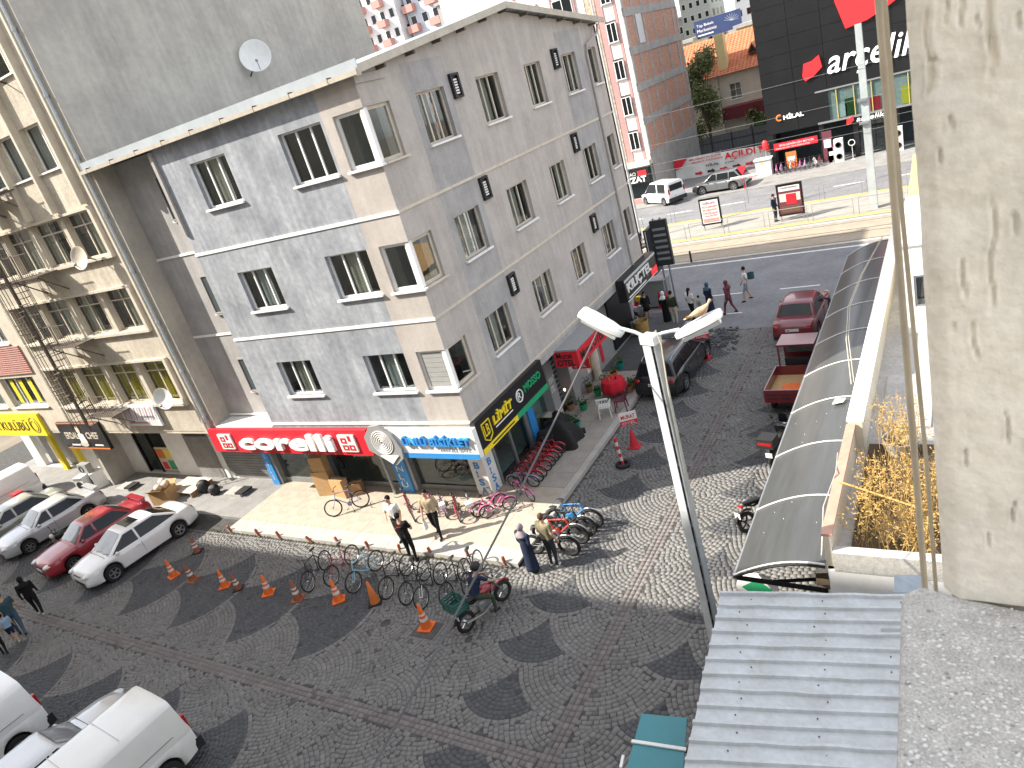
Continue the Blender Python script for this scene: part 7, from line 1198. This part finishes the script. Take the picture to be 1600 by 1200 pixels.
# billboard and far houses
T, b = board('billboard', 'dark blue billboard above the orange roof', (-16.2, 90, 11.0), X_, Z_, 6.1, 2.2, .3, 'bill_blue', 'billboard'); txt(T, 'Tüp Bebek', (-15.9, 90, 12.3), X_, Z_, 2.3, .42, 'white_paint', .03); txt(T, 'Merkezimiz', (-15.9, 90, 11.75), X_, Z_, 2.6, .38, 'white_paint', .03); m = MB(); m.bx(-15.9, -13.8, 89.97, 90, 11.3, 11.45); m.build('fine_print', 'white_paint', T, world=True)
for i in range(9): m = MB(); a = .35*i; m.bar((-11.3, 89.98, 12.1), (-11.3+1.0*math.cos(a), 89.98, 12.1+.85*math.sin(a)), .03, .03); m.build('ray', 'far_blue', T, world=True)
def block(label, x0, x1, y0, d, z1, mat, nx, ny, z0=0, balc=None, roof=None, win='car_glass', zs=None, name='far_building'):
    T = thing(name, label, 'building', ((x0+x1)/2, y0+d/2, 0)); m = MB(); m.bx(x0, x1, y0, y0+d, 0, z1); m.build('wall', mat, T, world=True); dx = (x1-x0)/nx; zs = zs or z0+3; dz = (z1-zs-.6)/max(1, ny)
    for j in range(ny):
        for i in range(nx):
            a, c_ = x0+dx*(i+.25), zs+dz*(j+.25)
            m = MB(); m.bx(a, a+dx*.5, y0-.04, y0+.02, c_, c_+dz*.5); f = m.build('window', 'far_white', T, world=True); m = MB(); m.bx(a+dx*.04, a+dx*.46, y0-.06, y0-.041, c_+dz*.04, c_+dz*.46); m.build('pane', win, f, world=True)
            if balc and i % 2 == 0: m = MB(); m.bx(a-dx*.2, a+dx*.7, y0-1.2, y0-.01, c_-dz*.32, c_+dz*.05); m.build('balcony', balc, T, world=True)
    # side face windows
    for j in range(ny):
        for i in range(3): y = y0+d*(.15+.28*i); c_ = zs+dz*(j+.25); m = MB(); m.bx(x1-.02, x1+.04, y, y+d*.12, c_, c_+dz*.5); m.build('window', win, T, world=True)
    if roof: m = MB(); A = [(x0-.6, y0-.8, z1), (x1+.6, y0-.8, z1), (x1+.6, y0+d+.8, z1), (x0-.6, y0+d+.8, z1)]; r_ = [((x0+x1)/2-(x1-x0)*.2, y0+d/2, z1+3), ((x0+x1)/2+(x1-x0)*.2, y0+d/2, z1+3)]; m.face([A[0], A[1], r_[1], r_[0]]); m.face([A[1], A[2], r_[1]]); m.face([A[2], A[3], r_[0], r_[1]]); m.face([A[3], A[0], r_[0]]); m.build('roof', roof, T, world=True)
    else: m = MB(); m.bx(x0-.3, x1+.3, y0-.3, y0+d+.3, z1, z1+.4); m.build('roof_slab', 'far_grey', T, world=True)
    return T
block('white apartment block with rose balconies seen over the grey roof', -74, -66, 95, 12, 34, 'far_white', 4, 10, balc='far_pink', roof='tile_orange'); block('pale blue apartment block right of the rose balconies', -65.5, -58.5, 97, 12, 32, 'far_blue', 3, 9, balc='far_pink')
block('low orange roofed block at the left of the roof gap', -90, -75, 100, 12, 31.5, 'far_cream', 4, 8, balc='far_pink', roof='tile_orange'); block('unfinished grey concrete block on the roof horizon', -58, -44, 95, 12, 27.2, 'far_grey', 5, 7, win='dark_room')
block('cream block between unfinished block and gable', -46, -30, 110, 10, 28.5, 'far_cream', 5, 7)
block('white apartment block right of the billboard', -17.5, -12, 120, 14, 19, 'far_white', 4, 5, z0=4); block('grey green apartment block above the billboard', -28, -22.8, 125, 10, 18, 'far_greygreen', 4, 5, z0=4); block('cream house below the billboard', -18.5, -16.3, 88, 8, 11.0, 'far_cream', 2, 3); block('pale yellow hall behind the orange roof', -9.5, 6, 84, 14, 11.0, 'far_yellow', 6, 2)
block('distant white block on the skyline between billboard and store', -12, 2, 150, 12, 15, 'far_white', 7, 4); block('distant grey block on the skyline left of the billboard', -36, -28, 140, 12, 15, 'far_grey', 4, 4); block('distant pinkish block on the skyline', -22, -17.5, 150, 12, 18, 'far_pinkwhite', 3, 5)
block('low roofs behind the corner building', -40, -20, 75, 10, 12, 'far_cream', 6, 3, roof='tile_orange')
block('pale pink block behind the unfinished concrete block', -66, -52, 125, 10, 36, 'far_pinkwhite', 6, 9, balc='far_white', roof='tile_orange'); block('grey slab block at the far left of the roof gap', -100, -90, 110, 10, 36, 'far_blue', 5, 9)
m = MB(); P = []
m.grid(lambda s, v: V3((-260+520*s, 170+260*v, -1+9*v+14*v*math.sin(3.1*s)+5*math.sin(9*s+2*v)*v)), 60, 20); struct('far_hills', m, 'earth', smooth='all', fix=False)
# ================================================================ tram stop
def case(label, px, w_, h_, pm, words):
    q = g(*px, .16); T = thing('poster_case', label, 'sign', q); x, y = q.x, q.y; m = MB(); m.bx(x, x+w_, y, y+.14, .5, .5+h_); m.build('frame', 'black_metal', T, world=True); m = MB(); m.bx(x+.1, x+w_-.1, y-.012, y-.001, .62, .38+h_); p_ = m.build('poster', pm[0], T, world=True)
    for i_, (a, b_, c, d, mt) in enumerate(pm[1]): m = MB(); m.bx(x+w_*a, x+w_*b_, y-.016-.003*i_, y-.0125, .5+h_*c, .5+h_*d); m.build('print', mt, p_, world=True)
    for (s, a, b_, c, d, mt) in words: txt(p_, s, (x+w_*a, y-.03, .5+h_*c), X_, Z_, w_*(b_-a), h_*(d-c), mt, .006)
    for xx in (x+.08, x+w_-.14): m = MB(); m.bx(xx, xx+.06, y+.03, y+.1, .16, .5); m.build('leg', 'grey_metal', T, world=True)
case('poster case with pale red and blue poster on the platform', (1099, 361), 1.35, 1.75, ('plastic_white', [(.12, .88, .78, .9, 'far_blue'), (.12, .88, .1, .25, 'far_pink')]), [('HİLAL', .2, .8, .8, .88, 'red_sign'), ('BÖLGENİN', .15, .85, .66, .75, 'red_sign'), ('EN BÜYÜK', .15, .85, .54, .63, 'red_sign'), ('MAĞAZASI', .15, .85, .42, .51, 'red_sign'), ('AÇILDI', .2, .8, .3, .39, 'red_sign')])
case('poster case with dark food poster on the platform', (1219, 347), 1.5, 1.95, ('cl_maroon', [(.1, .9, .78, .93, 'plastic_white'), (.1, .9, .45, .7, 'far_cream'), (.35, .75, .35, .68, 'red_sign'), (.15, .85, .1, .3, 'rust')]), [('KAZANDIRAN', .16, .84, .86, .91, 'black_paint')])
for yr, lb in ((29.0, 'near'), (33.9, 'far')):
    for i in range(11):
        x = -14+2.5*i
        if yr == 33.9 and i in (5,): continue
        T = thing('platform_railing', f'{(ORD+["eleventh"])[i] if i < 9 else ["tenth", "eleventh"][i-9]} steel railing panel along the {lb} edge of the tram platform', 'railing', (x, yr, .16), group='railings of the tram platform'); m = MB(); m.path([(x, yr, .16), (x, yr, 1.15), (x+2.2, yr, 1.15), (x+2.2, yr, .16)], .025, 6); m.build('hoop', 'grey_metal', T, world=True); m = MB(); m.tube((x, yr, .65), (x+2.2, yr, .65), .012, n=5); m.build('mid_rail', 'grey_metal', T, world=True)
q = g(1366, 325, .16); T = thing('catenary_pole', 'tall pale steel tram pole in front of the black store', 'pole', q); m = MB(); 
hp = yp(1345, 36, q.y).z
m.rings([[V3((q.x+x*w_, q.y+y*w_, z)) for x, y in ((-.17, -.17), (.17, -.17), (.17, .17), (-.17, .17))] for w_, z in ((1.25, .16), (.95, hp))]); m.build('shaft', 'pole_steel', T, world=True)
for z in (hp*.62, hp*.5): m = MB(); m.cb((q.x-.1, q.y-.25, z), (.5, .2, .12)); m.build('bracket', 'grey_metal', T, world=True)
for i, z in enumerate((hp*.63, hp*.51, hp*.46, hp*.8)): m = MB(); m.path([(-40+4*k, q.y-.3, z-.0025*0+.02*math.sin(k)) for k in range(27)], .012, 4); tag(m.build('tram_wire', 'grey_metal'), ['second highest', 'third highest', 'lowest', 'highest'][i]+' tram wire running across the front of the black store', 'wire')
q = g(1003, 376, .16); T = thing('platform_lamp', 'slender grey lamp post on the tram platform beside the corner building', 'pole', q); zt_ = yp(972, 0, q.y).z+2; m = MB(); m.path([q, (q.x, q.y, zt_)], [.09, .06], 8); m.build('post', 'pole_steel', T, world=True)
q = g(1170, 318, .16); T = thing('stop_sign_bar', 'white and red stop name bar on a thin post', 'sign', q); m = MB(); m.tube((q.x, q.y, .16), (q.x, q.y, 2.2), .03); m.build('post', 'grey_metal', T, world=True); m = MB(); m.bx(q.x-1.0, q.x+1.0, q.y-.05, q.y-.02, 2.0, 2.2); b = m.build('bar', 'plastic_white', T, world=True); m = MB(); m.bx(q.x-.95, q.x+.95, q.y-.056, q.y-.051, 2.02, 2.06); m.build('red_line', 'red_sign', b, world=True)
q = g(1148, 300); T = thing('road_sign', 'red and white triangle road sign beside the grey hatchback', 'sign', q); m = MB(); m.tube((q.x+.8, q.y, 0), (q.x+.8, q.y, 1.6), .03); m.build('post', 'cone_red', T, world=True); m = MB(); m.prism([(q.x+.4, q.y-.05, 1.9), (q.x+1.2, q.y-.05, 1.9), (q.x+.8, q.y-.05, 1.2)], (0, .02, 0)); m.build('plate', 'cone_red', T, world=True)
q = g(1127, 455-46); q = g(1081, 412); m = MB(); m.lathe([(.06, 0), (.06, .75), (.02, .8)], 10, TR(V3((q.x, q.y, 0)))); tag(m.build('road_post', 'trim_black'), 'short black post at the tram kerb', 'post')
# red construction barriers by the van
q = at(990, 322); m = MB(); m.bx(q[0]-1.2, q[0]+1.0, q[1], q[1]+.4, .0, .5); tag(m.build('road_barrier', 'far_pink'), 'red and white road barrier left of the white people carrier', 'barrier')
m = MB(); m.bx(11.2, 12.4, 30.0, 30.6, .1, 2.2); T = tag(m.build('shelter_box', 'tile_orange'), 'orange red cabinet seen beside the conduit across the avenue', 'cabinet')

# broken setts lying loose at the end of the cobbles
m = MB()
for i in range(150):
    q = g(random.uniform(1098, 1152), random.uniform(512, 548)); s_ = random.uniform(.03, .075); m.bx(-s_, s_, -s_*.8, s_*.8, -.02, s_*.5, 0, TR(V3((q.x, q.y, .02)), random.random()*3, random.gauss(0, .3), random.gauss(0, .3)))
tag(m.build('loose_setts', 'asphalt_dark'), 'dark patch of broken loose setts where the cobbles meet the avenue', 'rubble', kind='stuff')
